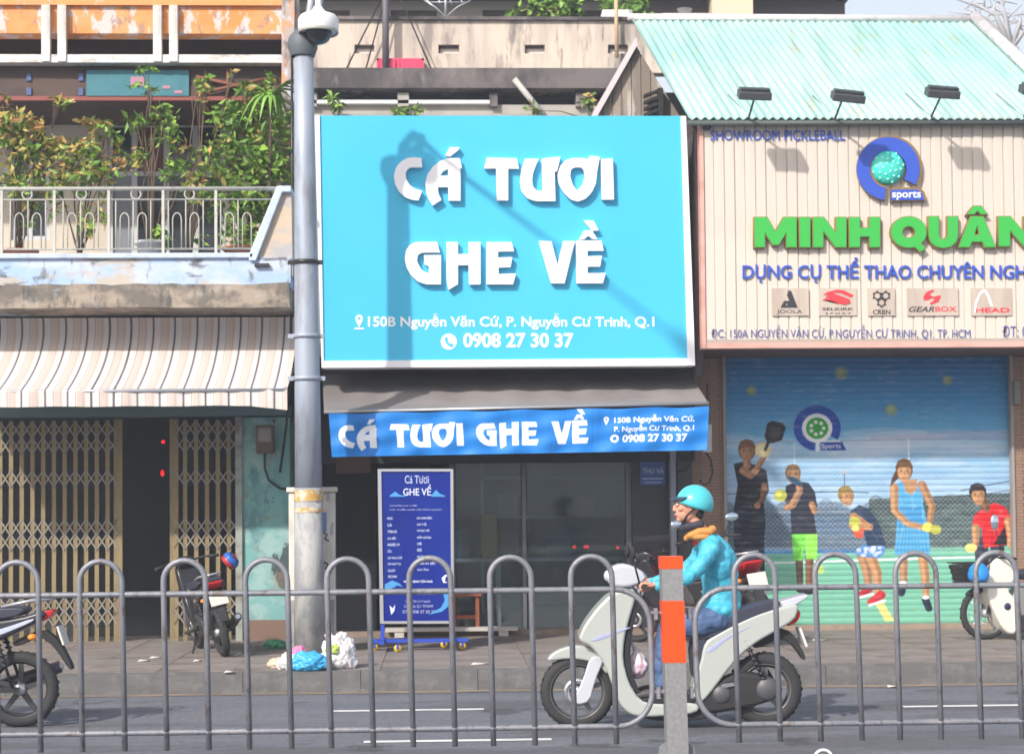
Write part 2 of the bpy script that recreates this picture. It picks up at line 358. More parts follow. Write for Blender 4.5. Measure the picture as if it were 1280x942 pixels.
leaf_g = M('leaf_green', (.22, .38, .05), .5, layers=[((.14, .27, .04), 3, .4, .65, .8), ((.36, .46, .09), 5, .55, .7, .6)])
leaf_d = M('leaf_dark', (.11, .22, .04), .5)
leaf_o = M('leaf_orange', (.5, .26, .1), .5, layers=[((.34, .36, .08), 5, .45, .6, .8)])
bark = M('bark', (.12, .085, .06), .9)
terra = M('terracotta', (.4, .14, .07), .8)
skin = M('skin', (.62, .3, .2), .5)

# ------------------------------------------------------------------ setting
ZS = 0.17; KY = 15.12
g = MB(); g.add([(-400, -200, -.02), (400, -200, -.02), (400, 1500, -.02), (-400, 1500, -.02)], [(0, 1, 2, 3)])
tag(g.build('ground', M('ground_soil', (.2, .18, .16), .9)), kind='structure')
g = MB(); g.add([(-60, -8, 0), (60, -8, 0), (60, KY, 0), (-60, KY, 0)], [(0, 1, 2, 3)])
tag(g.build('road', asphalt), kind='structure')
g = MB(); g.add([(-60, KY - .16, .004), (60, KY - .16, .004), (60, KY, .004), (-60, KY, .004)], [(0, 1, 2, 3)])
tag(g.build('gutter', dust), kind='structure')
g = MB(); g.box(-60, KY + .155, -.01, 60, 19.6, ZS)
side = tag(g.build('pavement', paving), kind='structure')
kerb = bpy.data.objects.new('kerb', None); COL.objects.link(kerb); tag(kerb, kind='structure'); kerb.location = (0, KY, 0)
kb = MB(); kb.box(0, 0, 0, .995, .15, ZS + .004); km = kb.mesh('kerb_stone', kerbm)
for i in range(-7, 8): link('kerb_stone', km, kerb, (i * 1.0 + .3, KY, 0))
# paving slabs on the pavement: individual slabs with open joints
slabs = [M('slab_%d' % i, c, .85, layers=[((.1, .085, .075), (2, 3, 1), .45, .7, .7), ((.32, .28, .26), 7, .6, .75, .4)], bump=.25, bscale=30) for i, c in enumerate([(.25, .215, .2), (.235, .21, .2), (.265, .225, .21)])]
sm = []
for k in range(3):
    b = MB(); b.box(.003, .003, 0, .637, .637, .012); sm.append(b.mesh('paving_slab', slabs[k]))
nsl = 0
for j in range(6):
    for i in range(-8, 9):
        o = link('paving_slab', sm[random.randrange(3)], side); o.location = (i * .64 + .1, KY + .17 + j * .64, ZS - .004 + random.uniform(-.003, .003)); nsl += 1
for (xa, xb, py) in ((415, 605, 888), (455, 690, 926), (1128, 1300, 882)):
    a = on_ground(xa, py + (0 if xa < 1000 else 1)); b_ = on_ground(xb, py - 1)
    y = (a.y + b_.y) / 2; g = MB(); g.add([(a.x, y - .05, .004), (b_.x, y - .05, .004), (b_.x, y + .05, .004), (a.x, y + .05, .004)], [(0, 1, 2, 3)])
    tag(g.build('road_marking', roadpaint), kind='structure')
ZG = ZS + .008

# ------------------------------------------------------------------ LEFT OLD BUILDING
GY = 18.78                                     # plane of the gates
old = thing('old_building', 'old two storey house with peeling blue and orange balconies over folding gates', 'building', (-4.2, 19, ZS))
# ground floor
MB().pbox(-260, 505, 8, 522, GY - .12, GY + .3)
b = MB(); b.pbox(-260, 507, 362, 521, GY - .1, GY + .2); b.build('lintel', M('teal_lintel', (.12, .2, .22), .7), old)
b = MB(); x0, z0, x1, z1 = rect(302, 521, 363, 810, GY - .08); b.box(x0, GY - .08, ZS, x1, GY + .4, z1); b.build('pilaster', teal_wall, old, bevel=.01, seg=1)
b = MB(); b.box(x0 + .005, GY - .095, ZS, x1 + .003, GY - .075, ZS + .22); b.build('skirting', M('dirty_skirting', (.2, .13, .1), .9), old)
b = MB(); b.box(x0 - .06, GY - .12, ZS, x0 + .01, GY + .05, z1); b.build('door_jamb', M('jamb_paint', (.3, .33, .3), .7, layers=[((.16, .12, .09), 6, .5, .7, .8)]), old)
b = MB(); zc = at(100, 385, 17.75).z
b.box(-8.6, GY - .3, at(100, 408, GY - .3).z, x1, GY + .3, zc); b.build('upper_beam', beam_teal, old)
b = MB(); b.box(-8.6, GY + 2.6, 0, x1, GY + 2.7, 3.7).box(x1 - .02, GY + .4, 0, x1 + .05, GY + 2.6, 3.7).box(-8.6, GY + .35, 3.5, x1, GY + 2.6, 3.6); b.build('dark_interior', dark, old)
BY = 17.75                                     # plane of the balcony
zt, zb = at(180, 322, BY).z, at(180, 385, BY).z; zm = at(180, 357, BY).z
xr = at(362, 350, BY).x
# uneven lower beam and blue fascia
def wavy_band(name, mat, xa, xb, z_lo, z_hi, y0, y1, amp_lo, amp_hi, seed):
    rnd = random.Random(seed); n = 60; lo = []; hi = []; a = b2 = 0
    for i in range(n + 1):
        a = a * .7 + rnd.uniform(-1, 1) * amp_lo; b2 = b2 * .7 + rnd.uniform(-1, 1) * amp_hi; x = xa + (xb - xa) * i / n
        lo.append((x, z_lo + a)); hi.append((x, z_hi + b2))
    m = MB()
    for i in range(n):
        q = [lo[i], lo[i + 1], hi[i + 1], hi[i]]
        m.add([(p[0], y0, p[1]) for p in q] + [(p[0], y1, p[1]) for p in q], [(0, 1, 2, 3), (7, 6, 5, 4), (0, 4, 5, 1), (3, 2, 6, 7)] + ([(0, 3, 7, 4)] if i == 0 else []) + ([(1, 5, 6, 2)] if i == n - 1 else []))
    return m.build(name, mat, old)
wavy_band('concrete_band', old_conc, -8.6, xr, zb, zm + .01, BY - .03, GY + .3, .004, .012, 1)
wavy_band('balcony_fascia', peel_blue, -8.6, xr + .01, zm - .02, zt, BY, GY + .3, .0, .0, 2)
b = MB(); b.box(-8.6, BY + .05, zt - .12, xr, 21, zt - .04); b.build('balcony_floor', bg_grey, old)
b = MB(); zl = at(160, 318, BY).z; b.box(-8.6, BY - .04, zt - .01, at(317, 320, BY).x, BY + .12, zl + .01); b.build('balcony_ledge', blue_trim, old, bevel=.01)
# sloping end wall with light blue edge
b = MB(); b.quadbox([(322, 322), (354, 240), (364, 240), (366, 345), (300, 345), (300, 324)], BY + .02, BY + .35); b.build('end_wall', beige_plaster, old)
b = MB(); b.quadbox([(311, 318), (346, 232), (364, 232), (364, 240), (353, 240), (320, 326), (311, 326)], BY - .04, BY + .4); b.build('end_wall_coping', blue_trim, old, bevel=.012)
b = MB(); b.pbox(318, 329, 336, 333, BY - .05, BY); b.build('drain_slot', dark, old)
# railing
rail = MB(); RY = BY + .04
zr = at(170, 236, RY).z; xe = at(346, 236, RY).x
rail.tube([(-8.6, RY, zr), (xe, RY, zr)], .022, 8); rail.tube([(-8.6, RY, zr - .11), (at(341, 250, RY).x, RY, zr - .11)], .009, 6)
rail.tube([(-8.6, RY, zl + .06), (at(322, 310, RY).x, RY, zl + .06)], .01, 6); rail.build('handrail', rail_w, old)
pm = MB(); pm.box(-.014, -.014, 0, .014, .014, zr - .01 - zl); pm = pm.mesh('baluster_post', rail_w)
for px in (2, 68, 136, 204, 270): link('baluster_post', pm, old, (at(px, 300, RY).x, RY, zl))
xs = at(2, 300, RY).x; xe2 = at(318, 300, RY).x; step = (at(68, 300, RY).x - xs) / 6
thin = MB(); thin.tube([(0, 0, .06), (0, 0, zr - zl - .12)], .0062, 6); thin = thin.mesh('baluster', rail_w)
hh = (zr - zl) * .62
loop = MB(); loop.tube([(-step * .5, 0, .06), (-step * .5, 0, hh - .06)] + [(-step * .5 * math.cos(t), 0, hh - .06 + .07 * math.sin(t)) for t in np.linspace(0, math.pi, 9)[1:-1]] + [(step * .5, 0, hh - .06), (step * .5, 0, .06)], .0062, 6)
loop = loop.mesh('railing_loop', rail_w)
i = 0; x = xs
while x < xe2 - .02:
    k = i % 6
    if k in (1, 5, 3): link('baluster', thin, old, (x, RY, zl))
    if k in (2, 4): link('railing_loop', loop, old, (x, RY, zl))
    x += step; i += 1
ring = MB(); ring.tube([(.05 * math.cos(t), 0, .05 * math.sin(t)) for t in np.linspace(0, 2 * math.pi, 15)[:-1]], .008, 6, closed=True); ring = ring.mesh('railing_ring', rail_w)
for px in (34, 102, 170, 237): link('railing_ring', ring, old, (at(px, 300, RY).x, RY, zr - .055))
# first floor wall with windows
WY = 20.4
def wall_with_holes(name, mat, x0, z0, x1, z1, Y, Y2, holes, parent):
    xs_ = sorted({x0, x1, *[h[0] for h in holes], *[h[2] for h in holes]}); zs_ = sorted({z0, z1, *[h[1] for h in holes], *[h[3] for h in holes]}); m = MB()
    for i in range(len(xs_) - 1):
        for j in range(len(zs_) - 1):
            cx, cz = (xs_[i] + xs_[i + 1]) / 2, (zs_[j] + zs_[j + 1]) / 2
            if any(h[0] < cx < h[2] and h[1] < cz < h[3] for h in holes): continue
            m.box(xs_[i], Y, zs_[j], xs_[i + 1], Y2, zs_[j + 1])
    return m.build(name, mat, parent)
holes = [rect(14, 152, 62, 300, WY), rect(134, 152, 282, 335, WY)]
za = at(100, 124, 19.1).z
wall_with_holes('upper_wall', cream_wall, -9.6, zt - .1, at(356, 200, WY).x, za, WY, WY + .2, holes, old)
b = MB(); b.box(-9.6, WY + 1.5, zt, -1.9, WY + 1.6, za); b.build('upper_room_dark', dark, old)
wf = M('window_frame_white', (.55, .56, .58), .5)
curt = M('red_brown_door', (.16, .05, .04), .6)
def window(px0, py0, px1, py1, cols, rows, fr=4, panes=None, parent=old, Y=WY + .03):
    x0, z0, x1, z1 = rect(px0, py0, px1, py1, Y); m = MB(); t = fr / 108.0
    m.box(x0, Y, z0, x0 + t, Y + .07, z1).box(x1 - t, Y, z0, x1, Y + .07, z1).box(x0 + t, Y + .002, z1 - t, x1 - t, Y + .068, z1).box(x0 + t, Y + .002, z0, x1 - t, Y + .068, z0 + t)
    cx = [x0 + t] + [at(c, 200, Y).x for c in cols] + [x1 - t]; cz = [z0 + t] + [at(200, r_, Y).z for r_ in rows][::-1] + [z1 - t]
    for c in cx[1:-1]: m.box(c - t * .5, Y + .004, z0 + t, c + t * .5, Y + .064, z1 - t)
    for c in cz[1:-1]: m.box(x0 + t, Y + .008, c - t * .4, x1 - t, Y + .058, c + t * .4)
    fo = m.build('window', wf, parent)
    k = 0
    for i in range(len(cx) - 1):
        for j in range(len(cz) - 1):
            g_ = MB(); g_.box(cx[i] - .005, Y + .025, cz[j] - .005, cx[i + 1] + .005, Y + .035, cz[j + 1] + .005)
            g_.build('pane', (panes or {}).get((i, j), glass_dk), fo); k += 1
window(14, 152, 62, 300, [38], [225], 5)
window(134, 152, 282, 335, [168, 208, 244], [217], 7, panes={(1, 1): curt, (1, 0): glass_dk, (0, 0): M('grey_shutter', (.2, .22, .25), .5)})
# band of boards above it, trims, white ledge, recess and orange balcony
b = MB(); b.box(-9.6, 19.1, za - .002, at(354, 100, 19.1).x, WY + .2, at(100, 80.5, 19.1).z); b.build('board_fascia', brown_dk, old)
b = MB(); b.box(-9.6, 19.07, za - .02, at(354, 100, 19.1).x, 19.11, za + .025); b.build('red_trim', redbrown, old)
b = MB(); b.pbox(108, 88, 236, 120, 19.06, 19.099); b.build('teal_board', teal_sign, old)
for q in ((163, 96, 180, 108), (203, 107, 213, 111), (218, 113, 228, 117)): MB().pbox(*q, 19.055, 19.06).build('faded_mark', M('faded_print', (.4, .2, .28), .6), old)
for px in (36, 101):
    b = MB(); b.pbox(px - 3, 92, px + 3, 101, 19.08, 19.099).pbox(px - 3, 110, px + 3, 119, 19.08, 19.099); b.build('board_bracket', M('blue_patch', (.06, .1, .25), .6), old)
b = MB(); b.tube([at(245, 96, 19.05), at(345, 118, 19.05)], .02, 6).tube([at(345, 96, 19.05), at(245, 118, 19.05)], .02, 6).tube([at(285, 86, 19.05), at(285, 120, 19.05)], .02, 6); b.build('timber_brace', M('brace_wood', (.2, .07, .04), .7), old)
OY = 19.0
xo = at(356, 40, OY).x
zz = lambda py: at(170, py, OY).z
b = MB(); b.box(-9, OY - .06, zz(80), xo, OY + 1.2, zz(70)); b.build('upper_ledge', M('white_ledge', (.66, .65, .64), .7, layers=[((.3, .4, .6), (2, 2, 4), .6, .68, .6), ((.35, .28, .24), (5, 5, 9), .56, .7, .7)]), old)
b = MB(); b.box(-9, OY + .9, zz(79), xo, OY + 1.0, zz(-16)); b.build('recess_wall', M('recess_brown', (.11, .09, .08), .8), old)
b = MB(); b.box(-9, OY, zz(42), xo, OY + .25, zz(8)); b.build('orange_parapet', orange_w, old)
b = MB(); b.box(-9, OY - .05, zz(8), xo + .01, OY + .3, zz(-14)); b.build('orange_beam', orange_p, old)
pm = MB(); pm.box(-.045, 0, 0, .045, .07, zz(9) - zz(79)); pm = pm.mesh('balcony_post', M('post_white', (.66, .63, .6), .7, layers=[((.35, .3, .28), (5, 5, 2), .55, .7, .6)]))
for px in (59, 79, 198, 218): link('balcony_post', pm, old, (at(px, 40, OY).x, OY - .08, zz(79)))
b = MB(); b.quadbox([(352, 0), (368, -8), (367, 232), (352, 232)], OY - .1, OY + 1.6); b.build('end_pier', M('peeling_pier', (.42, .36, .33), .85, layers=[((.7, .3, .12), (4, 4, 2.5), .55, .62, .8), ((.55, .56, .66), (5, 5, 3), .56, .62, .8), ((.1, .09, .09), (6, 6, 3), .56, .68, .8)], bump=.2), old)
b = MB(); b.box(-9, OY + .3, zz(-90), xo, OY + 2, zz(-14)); b.build('upper_storey', cream_wall, old)

# cable down the corner of the old house
b = MB(); b.tube([at(365, 60, 18.35), at(365, 235, 18.35), at(364.5, 330, 18.35), at(363, 470, 18.35), at(358, 530, 18.4), at(350, 590, 18.6)], .014, 6)
tag(b.build('cable', black), 'thin black cable running down the corner between the old house and the lamp post', 'cable')

# folding gates
def gate(px0, px1, label, loc_px):
    xa, xb = at(px0, 700, GY).x, at(px1, 700, GY).x
    t = thing('folding_gate', label, 'gate', ((xa + xb) / 2, GY, ZG))
    zt_ = at(100, 523, GY).z; n = max(2, round((xb - xa) / .112)); dx = (xb - xa) / n
    s_ = MB(); s_.box(-.022, -.012, 0, .022, .012, zt_ - ZG - .02); s_ = s_.mesh('slat', gate_m)
    wd = MB(); wd.box(-.045, -.02, 0, .045, .02, zt_ - ZG - .01); wd = wd.mesh('stile', gate_m)
    for i in range(n + 1):
        if i == (n if px0 < 100 else 0): link('stile', wd, t, (xa + i * dx, GY, ZG))
        else: link('slat', s_, t, (xa + i * dx, GY, ZG))
    hgt = .17; mesh = []
    for sgn in (1, -1):
        m = MB(); L = dx
        m.add([(0, -.02, -sgn * hgt / 2), (.0, -.02, -sgn * hgt / 2 + .026), (L, -.02, sgn * hgt / 2 + .026), (L, -.02, sgn * hgt / 2), (0, -.014, -sgn * hgt / 2), (.0, -.014, -sgn * hgt / 2 + .026), (L, -.014, sgn * hgt / 2 + .026), (L, -.014, sgn * hgt / 2)],
              [(0, 3, 2, 1), (4, 5, 6, 7), (0, 1, 5, 4), (1, 2, 6, 5), (2, 3, 7, 6), (3, 0, 4, 7)])
        mesh.append(m.mesh('lattice_bar', gate_l))
    rows = [538, 558, 599, 660, 678, 757, 773]
    for py in rows:
        z = at(100, py, GY).z
        for i in range(n):
            for k in (0, 1):
                o = link('lattice_bar', mesh[k], t, (xa + i * dx, GY - k * .007, z))
    return t
gate(-175, 148, 'wide pale yellow folding lattice gate, left of the dark doorway gap', 60)
gate(218, 300, 'narrow yellow folding lattice gate right of the dark gap, behind the parked motorcycle', 260)
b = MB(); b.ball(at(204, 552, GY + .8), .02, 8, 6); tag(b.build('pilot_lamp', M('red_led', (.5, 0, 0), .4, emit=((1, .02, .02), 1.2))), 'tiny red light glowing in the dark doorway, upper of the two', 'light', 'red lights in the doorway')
b = MB(); b.ball(at(203, 591, GY + .8), (.02, .02, .035), 8, 6); tag(b.build('pilot_lamp', MATS['red_led']), 'tiny tall red light in the dark doorway, lower of the two', 'light', 'red lights in the doorway')

# striped awning
cv = Canvas(-120, 395, 358, 510, 1, (.62, .56, .52))
aw_white = (212, 206, 204)
cv.a[:] = cv.lin(aw_white)
px = -118.0; k = 0
while px < 358:
    # each fold: dark edge line, pale panel, thin line, cream panel
    cv.poly([(px, 395), (px + 2.6, 395), (px + 2.6, 510), (px, 510)], (96, 93, 100))
    cv.poly([(px + 11, 395), (px + 12.1, 395), (px + 12.1, 510), (px + 11, 510)], (165, 155, 152))
    cv.poly([(px + 13, 395), (px + 23, 395), (px + 23, 510), (px + 13, 510)], (206, 190, 182))
    cv.poly([(px + 20, 395), (px + 21, 395), (px + 21, 510), (px + 20, 510)], (180, 168, 165))
    px += 29.3 if k % 2 else 28.0; k += 1
ty = at(180, 397, 18.45).z; fy = at(180, 487, 17.25).z; vy = at(180, 507, 17.23).z
xA, xB = at(-120, 487, 17.25).x, at(359, 487, 17.25).x
def awsurf(U, V):
    X = xA + (xB - xA) * U
    Vs = np.clip(V / .82, 0, 1); Vv = np.clip((V - .82) / .18, 0, 1)
    Y = 18.45 + (17.25 - 18.45) * (Vs ** 1.7) - .0 * Vv
    Z = ty + (fy - ty) * (Vs ** .92) + (vy - fy) * Vv
    Y = Y + .005 * np.sin(X * 27) * Vs + .012 * np.sin(X * 2.3 + 1) * Vs + Vv * .012 * np.sin(X * 7) ** 2
    X = X - .09 * (1 - Vs) ** 2 * (1 - U) 
    Z = Z - .006 * Vv * np.sin(X * 4.2) ** 2 - .05 * Vv * np.clip((U - .9) / .1, 0, 1)
    return X, Y, Z
sa = thing('striped_awning', 'white and grey striped canvas awning hanging over the folding gates', 'awning', (-3.9, 18.4, ty))
painted_sheet('canvas', cv, awsurf, awn, sa)
b = MB(); b.tube([(xA, 17.26, fy - .01), (xB, 17.26, fy - .01)], .018, 8).tube([(xB - .02, 17.26, fy), (xB - .02, 18.5, fy + .35)], .014, 6); b.build('awning_frame', alum, sa)
# meter box on the teal pilaster
mb_ = thing('meter_box', 'small brown electricity meter box on the peeling teal pilaster', 'meter', tuple(at(331, 565, GY - .09)))
b = MB(); b.pbox(320, 531, 342, 566, GY - .2, GY - .085); b.build('case', M('meter_brown', (.13, .08, .06), .6), mb_, bevel=.012)
b = MB(); b.pbox(323, 535, 339, 552, GY - .206, GY - .2); b.build('dial_window', M('meter_glass', (.2, .17, .16), .2), mb_)
b = MB(); b.tube([at(331, 565, GY - .14), at(331, 585, GY - .13), at(336, 600, GY - .12), at(350, 610, GY - .11), at(360, 611, GY - .1)], .012, 6); b.build('lead', black, mb_)

# ------------------------------------------------------------------ CENTRE SHOP
shop = thing('fish_shop', 'narrow shop with a dark open glass front under the grey awning', 'building', (0, 19.2, ZS))
SY = 19.1
xl, _, xrr, _ = rect(413, 560, 842, 800, SY)
ztop = at(640, 455, SY).z
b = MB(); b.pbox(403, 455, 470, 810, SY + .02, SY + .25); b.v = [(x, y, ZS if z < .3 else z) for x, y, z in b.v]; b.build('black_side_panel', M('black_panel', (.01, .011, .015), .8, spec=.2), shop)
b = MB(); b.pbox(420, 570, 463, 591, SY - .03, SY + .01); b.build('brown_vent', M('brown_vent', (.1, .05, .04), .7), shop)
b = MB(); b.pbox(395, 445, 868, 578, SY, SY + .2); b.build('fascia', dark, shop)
b = MB(); b.box(xl - .1, SY + 5, 0, xrr + .3, SY + 5.1, 3.6).box(xl - .1, SY + .2, 0, xl, SY + 5, 3.6).box(xrr + .2, SY + .2, 0, xrr + .3, SY + 5, 3.6).box(xl, SY + .2, 3.3, xrr + .2, SY + 5, 3.4); b.build('interior_wall', M('interior_dark', (.16, .2, .25), .8, layers=[((.08, .1, .14), 2, .4, .7, .7)]), shop)
b = MB(); b.box(xl, SY + .0, ZS - .01, xrr + .2, SY + 5, ZS + .03); b.build('shop_floor', M('interior_floor', (.1, .085, .08), .6), shop)
b = MB(); b.box(xl - .02, SY - .1, ZS, xrr + .05, SY + .12, ZS + .06); b.build('threshold', M('threshold_stone', (.26, .19, .15), .7, layers=[((.16, .12, .1), 5, .5, .7, .7)]), shop)
fm = M('door_frame_metal', (.14, .15, .17), .4, metal=.4)
for (px0, px1) in ((562, 569), (653, 658), (783, 790)):
    b = MB(); b.pbox(px0, 565, px1, 798, SY + .14, SY + .2); b.build('door_frame', fm, shop)
for (px0, px1) in ((570, 652), (659, 782)):
    b = MB(); b.pbox(px0, 566, px1, 796, SY + .165, SY + .173); b.build('glass_panel', glass, shop)
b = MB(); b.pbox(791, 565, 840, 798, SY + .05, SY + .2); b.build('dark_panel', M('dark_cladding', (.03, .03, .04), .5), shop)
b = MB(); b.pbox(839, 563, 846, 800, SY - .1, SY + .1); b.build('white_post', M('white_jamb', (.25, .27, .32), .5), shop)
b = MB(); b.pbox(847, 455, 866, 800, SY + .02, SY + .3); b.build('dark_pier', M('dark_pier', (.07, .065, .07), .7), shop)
pst = thing('wall_poster', 'small blue notice with white print on the dark right panel under the banner', 'poster', tuple(at(815, 606, SY + .03)))
b = MB(); b.pbox(800, 569, 832, 606, SY + .02, SY + .045); b.build('board', M('poster_blue', (.04, .09, .3), .5), pst)
dimw = M('poster_print', (.35, .42, .6), .6)
ptext('THU VÀ', 803, 583, 830, 592, SY + .02, dimw, pst, 'lettering', offset=.02)
for q in ((804, 573, 827, 576), (803, 597, 829, 599), (806, 602, 827, 603.5)): MB().pbox(*q, SY + .014, SY + .018).build('print_line', dimw, pst)
# things inside
b = MB(); 
tb = thing('work_table', 'steel work table standing inside behind the shop glass', 'table', (.5, 20.4, ZS + .03))
x0 = at(650, 720, 20.4).x; x1 = at(780, 720, 20.4).x
b = MB(); b.box(x0 - .3, 20.1, .93, x1, 20.8, .97); b.build('tabletop', alum, tb)
for x in (x0 - .27, x1 - .05):
    for y in (20.13, 20.75):
        b = MB(); b.box(x, y, ZS + .03, x + .04, y + .04, .93); b.build('leg', alum, tb)
bn = thing('wooden_bench', 'small orange wooden bench just beside the menu board', 'bench', tuple(on_ground(585, 792, ZS + .02)))
c = bn.location; bo = M('orange_wood', (.3, .08, .03), .6)
b = MB(); b.box(c.x - .2, c.y - .15, .6, c.x + .15, c.y + .12, .64); b.build('seat', bo, bn, bevel=.005, seg=1)
for x in (c.x - .17, c.x + .08):
    for y in (c.y - .12, c.y + .07):
        b = MB(); b.box(x, y, ZS + .03, x + .04, y + .04, .6); b.build('leg', bo, bn)
b = MB(); b.box(c.x - .16, c.y - .1, .36, c.x + .1, c.y - .07, .4); b.build('stretcher', bo, bn)
b = MB(); b.lathe([(0, 0), (.14, 0), (.17, .42), (.18, .44), (.13, .44), (.12, .05)], (at(572, 700, 20.2).x, 20.2, .97), 18)
b = MB(); zz0 = at(572, 662, 20).z; b.lathe([(0, 0), (.11, 0), (.13, .26), (.14, .27), (.1, .32), (0, .33)], (at(574, 660, 20).x, 20.3, .97), 18)
tag(b.build('water_jug', M('blue_jug', (.03, .16, .28), .4)), 'blue plastic jug seen through the glass right of the menu board', 'jug')
b = MB(); b.box(at(602, 650, 20.3).x, 20.25, .972, at(622, 650, 20.3).x, 20.32, at(612, 642, 20.3).z)
yb = b.build('yellow_box', M('yellow_card', (.38, .33, .04), .6), bevel=.008, seg=2)
tag(yb, 'small yellow box standing behind the shop window', 'box')
tb.location  # table spans under both
b = MB(); b.box(at(560, 720, 20.2).x, 20.1, .93, x0 - .31, 20.8, .97); b.build('side_counter', alum, tb)
b = MB(); b.box(at(562, 720, 20.2).x, 20.13, ZS + .03, at(562, 720, 20.2).x + .04, 20.17, .93); b.build('leg', alum, tb)
sf = thing('storage_shelf', 'dim steel shelf with boxes at the back of the shop', 'shelf', (1.5, 22.6, ZS + .03))
for z in (.9, 1.4, 1.9): MB().box(.5, 22.4, z, 2.4, 22.85, z + .03).build('shelf_board', alum, sf)
for x in (.5, 2.37):
    for y in (22.4, 22.82): MB().box(x, y, ZS + .03, x + .03, y + .03, 2.2).build('leg', alum, sf)
bxm = dict(brown=M('carton', (.35, .24, .15), .8), blue=M('tub_blue', (.06, .2, .4), .5), white=M('tub_white', (.55, .55, .55), .5))
for x, z, w_, h_, c_, lb in ((.62, .93, .34, .3, 'brown', 'brown carton on the lowest board of the dim shelf in the shop'), (1.35, .93, .3, .2, 'blue', 'blue tub on the lowest board of the dim shelf in the shop'), (.7, 1.43, .28, .3, 'white', 'white box on the middle board of the dim shelf in the shop'), (1.6, 1.43, .36, .24, 'brown', 'brown carton on the middle board of the dim shelf in the shop'), (1.1, 1.93, .32, .22, 'white', 'white box on the top board of the dim shelf in the shop')):
    tag(MB().box(x, 22.45, z, x + w_, 22.78, z + h_).build('storage_box', bxm[c_], None, bevel=.012, seg=2), lb, 'box', 'boxes on the shelf inside the shop')
pl_ = thing('loose_plank', 'pale plank lying at the threshold behind the menu board', 'plank', tuple(on_ground(600, 797, ZS)))
b = MB(); a = on_ground(480, 800, ZG); c2 = on_ground(648, 796, ZG); b.box(a.x, a.y + .35, ZG + .06, c2.x, a.y + .5, ZG + .1).box(a.x + .1, a.y + .36, ZG, a.x + .2, a.y + .49, ZG + .06).box(c2.x - .2, a.y + .36, ZG, c2.x - .1, a.y + .49, ZG + .06); b.build('plank', M('plank_pale', (.5, .47, .44), .7), pl_)
for i, (px, py) in enumerate(((718, 683), (733, 683), (772, 684))):  # glowing beads stand in for red traffic reflections, no lamps here
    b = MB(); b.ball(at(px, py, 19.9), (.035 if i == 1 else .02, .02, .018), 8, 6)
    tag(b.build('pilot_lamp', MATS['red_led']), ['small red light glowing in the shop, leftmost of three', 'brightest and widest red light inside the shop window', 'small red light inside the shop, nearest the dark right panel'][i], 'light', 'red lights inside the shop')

# big cyan sign
BYs = 18.1
sign = thing('shop_sign', 'large cyan shop sign with raised white letters and white frame', 'sign', tuple(at(632, 459, BYs + .1)))
b = MB(); b.quadbox([(399.5, 144.5), (851, 145), (859.5, 447.5), (404.5, 451)], BYs, BYs + .15); b.build('sign_face', cyan, sign)
b = MB(); b.quadbox([(393, 144), (399.5, 144), (404.5, 451), (404.5, 459.5), (402, 459.5)], BYs - .02, BYs + .25); b.build('frame_side', white_p, sign)
b = MB(); b.quadbox([(851, 145), (857.5, 145), (869, 456.5), (859.5, 456.5), (859.5, 447.5)], BYs - .02, BYs + .25); b.build('frame_side', white_p, sign)
b = MB(); b.quadbox([(404.5, 451), (859.5, 447.5), (859.5, 456.8), (404.5, 459.5)], BYs - .021, BYs + .25); b.build('frame_bottom', white_p, sign)
b = MB(); b.pbox(420, 160, 850, 440, BYs + .2, SY + .1); b.build('mounting_box', dark, sign)
def z1(*p): return [(480 + x / 8, 170 + y / 8) for x, y in p]
def z2(*p): return [(620 + x / 8, 180 + y / 8) for x, y in p]
def z3(*p): return [(490 + x / 8, 280 + y / 8) for x, y in p]
def z4(*p): return [(630 + x / 8, 265 + y / 8) for x, y in p]
def smooth(pts, sharp=55):
    out = []; n = len(pts)
    for i in range(n):
        p0, p1, p2 = Vector(pts[i - 1]), Vector(pts[i]), Vector(pts[(i + 1) % n]); a, b_ = p1 - p0, p2 - p1
        if a.length and b_.length and a.angle(b_) < R(sharp) and a.angle(b_) > R(4):
            out += [tuple(p1 - a * .25), tuple(p1 * .75 + (p1 - a * .25) * .125 + (p1 + b_ * .25) * .125), tuple(p1 + b_ * .25)]
        else: out.append(tuple(p1))
    return out
L1 = [[z1((375, 220), (300, 213), (230, 222), (165, 260), (118, 320), (98, 400), (110, 480), (150, 555), (210, 610), (280, 638), (345, 643), (380, 548), (310, 530), (255, 490), (222, 430), (215, 380), (230, 335), (270, 313), (382, 313))],
      [z1((755, 222), (780, 318), (765, 322), (765, 647), (643, 645), (641, 510), (537, 510), (545, 580), (575, 638), (485, 695), (447, 630), (422, 560), (413, 465), (435, 385), (490, 305), (565, 248), (640, 222)), z1((558, 398), (590, 350), (640, 325), (640, 398))],
      [z1((660, 112), (757, 114), (740, 142), (662, 203), (612, 196))],
      [[(608.8, 197), (646, 198), (648.7, 210.8), (635.2, 210.8), (635.2, 250.5), (621, 250.5), (620, 210.5), (605, 210.5)]],
      [z2((290, 148), (428, 148), (395, 220), (370, 290), (360, 370), (372, 430), (405, 465), (467, 470), (458, 148), (540, 135), (645, 128), (612, 270), (586, 280), (595, 570), (395, 570), (310, 540), (255, 470), (238, 370), (255, 250))],
      [z2((760, 142), (700, 160), (642, 220), (616, 300), (628, 400), (680, 490), (750, 555), (820, 574), (895, 548), (960, 480), (1000, 390), (1010, 280), (1040, 128), (940, 118), (920, 150), (850, 140)), z2((790, 232), (850, 232), (880, 262), (886, 330), (862, 410), (810, 467), (768, 410), (740, 320), (752, 252))],
      [z2((1050, 150), (1168, 145), (1180, 555), (1058, 555))]]
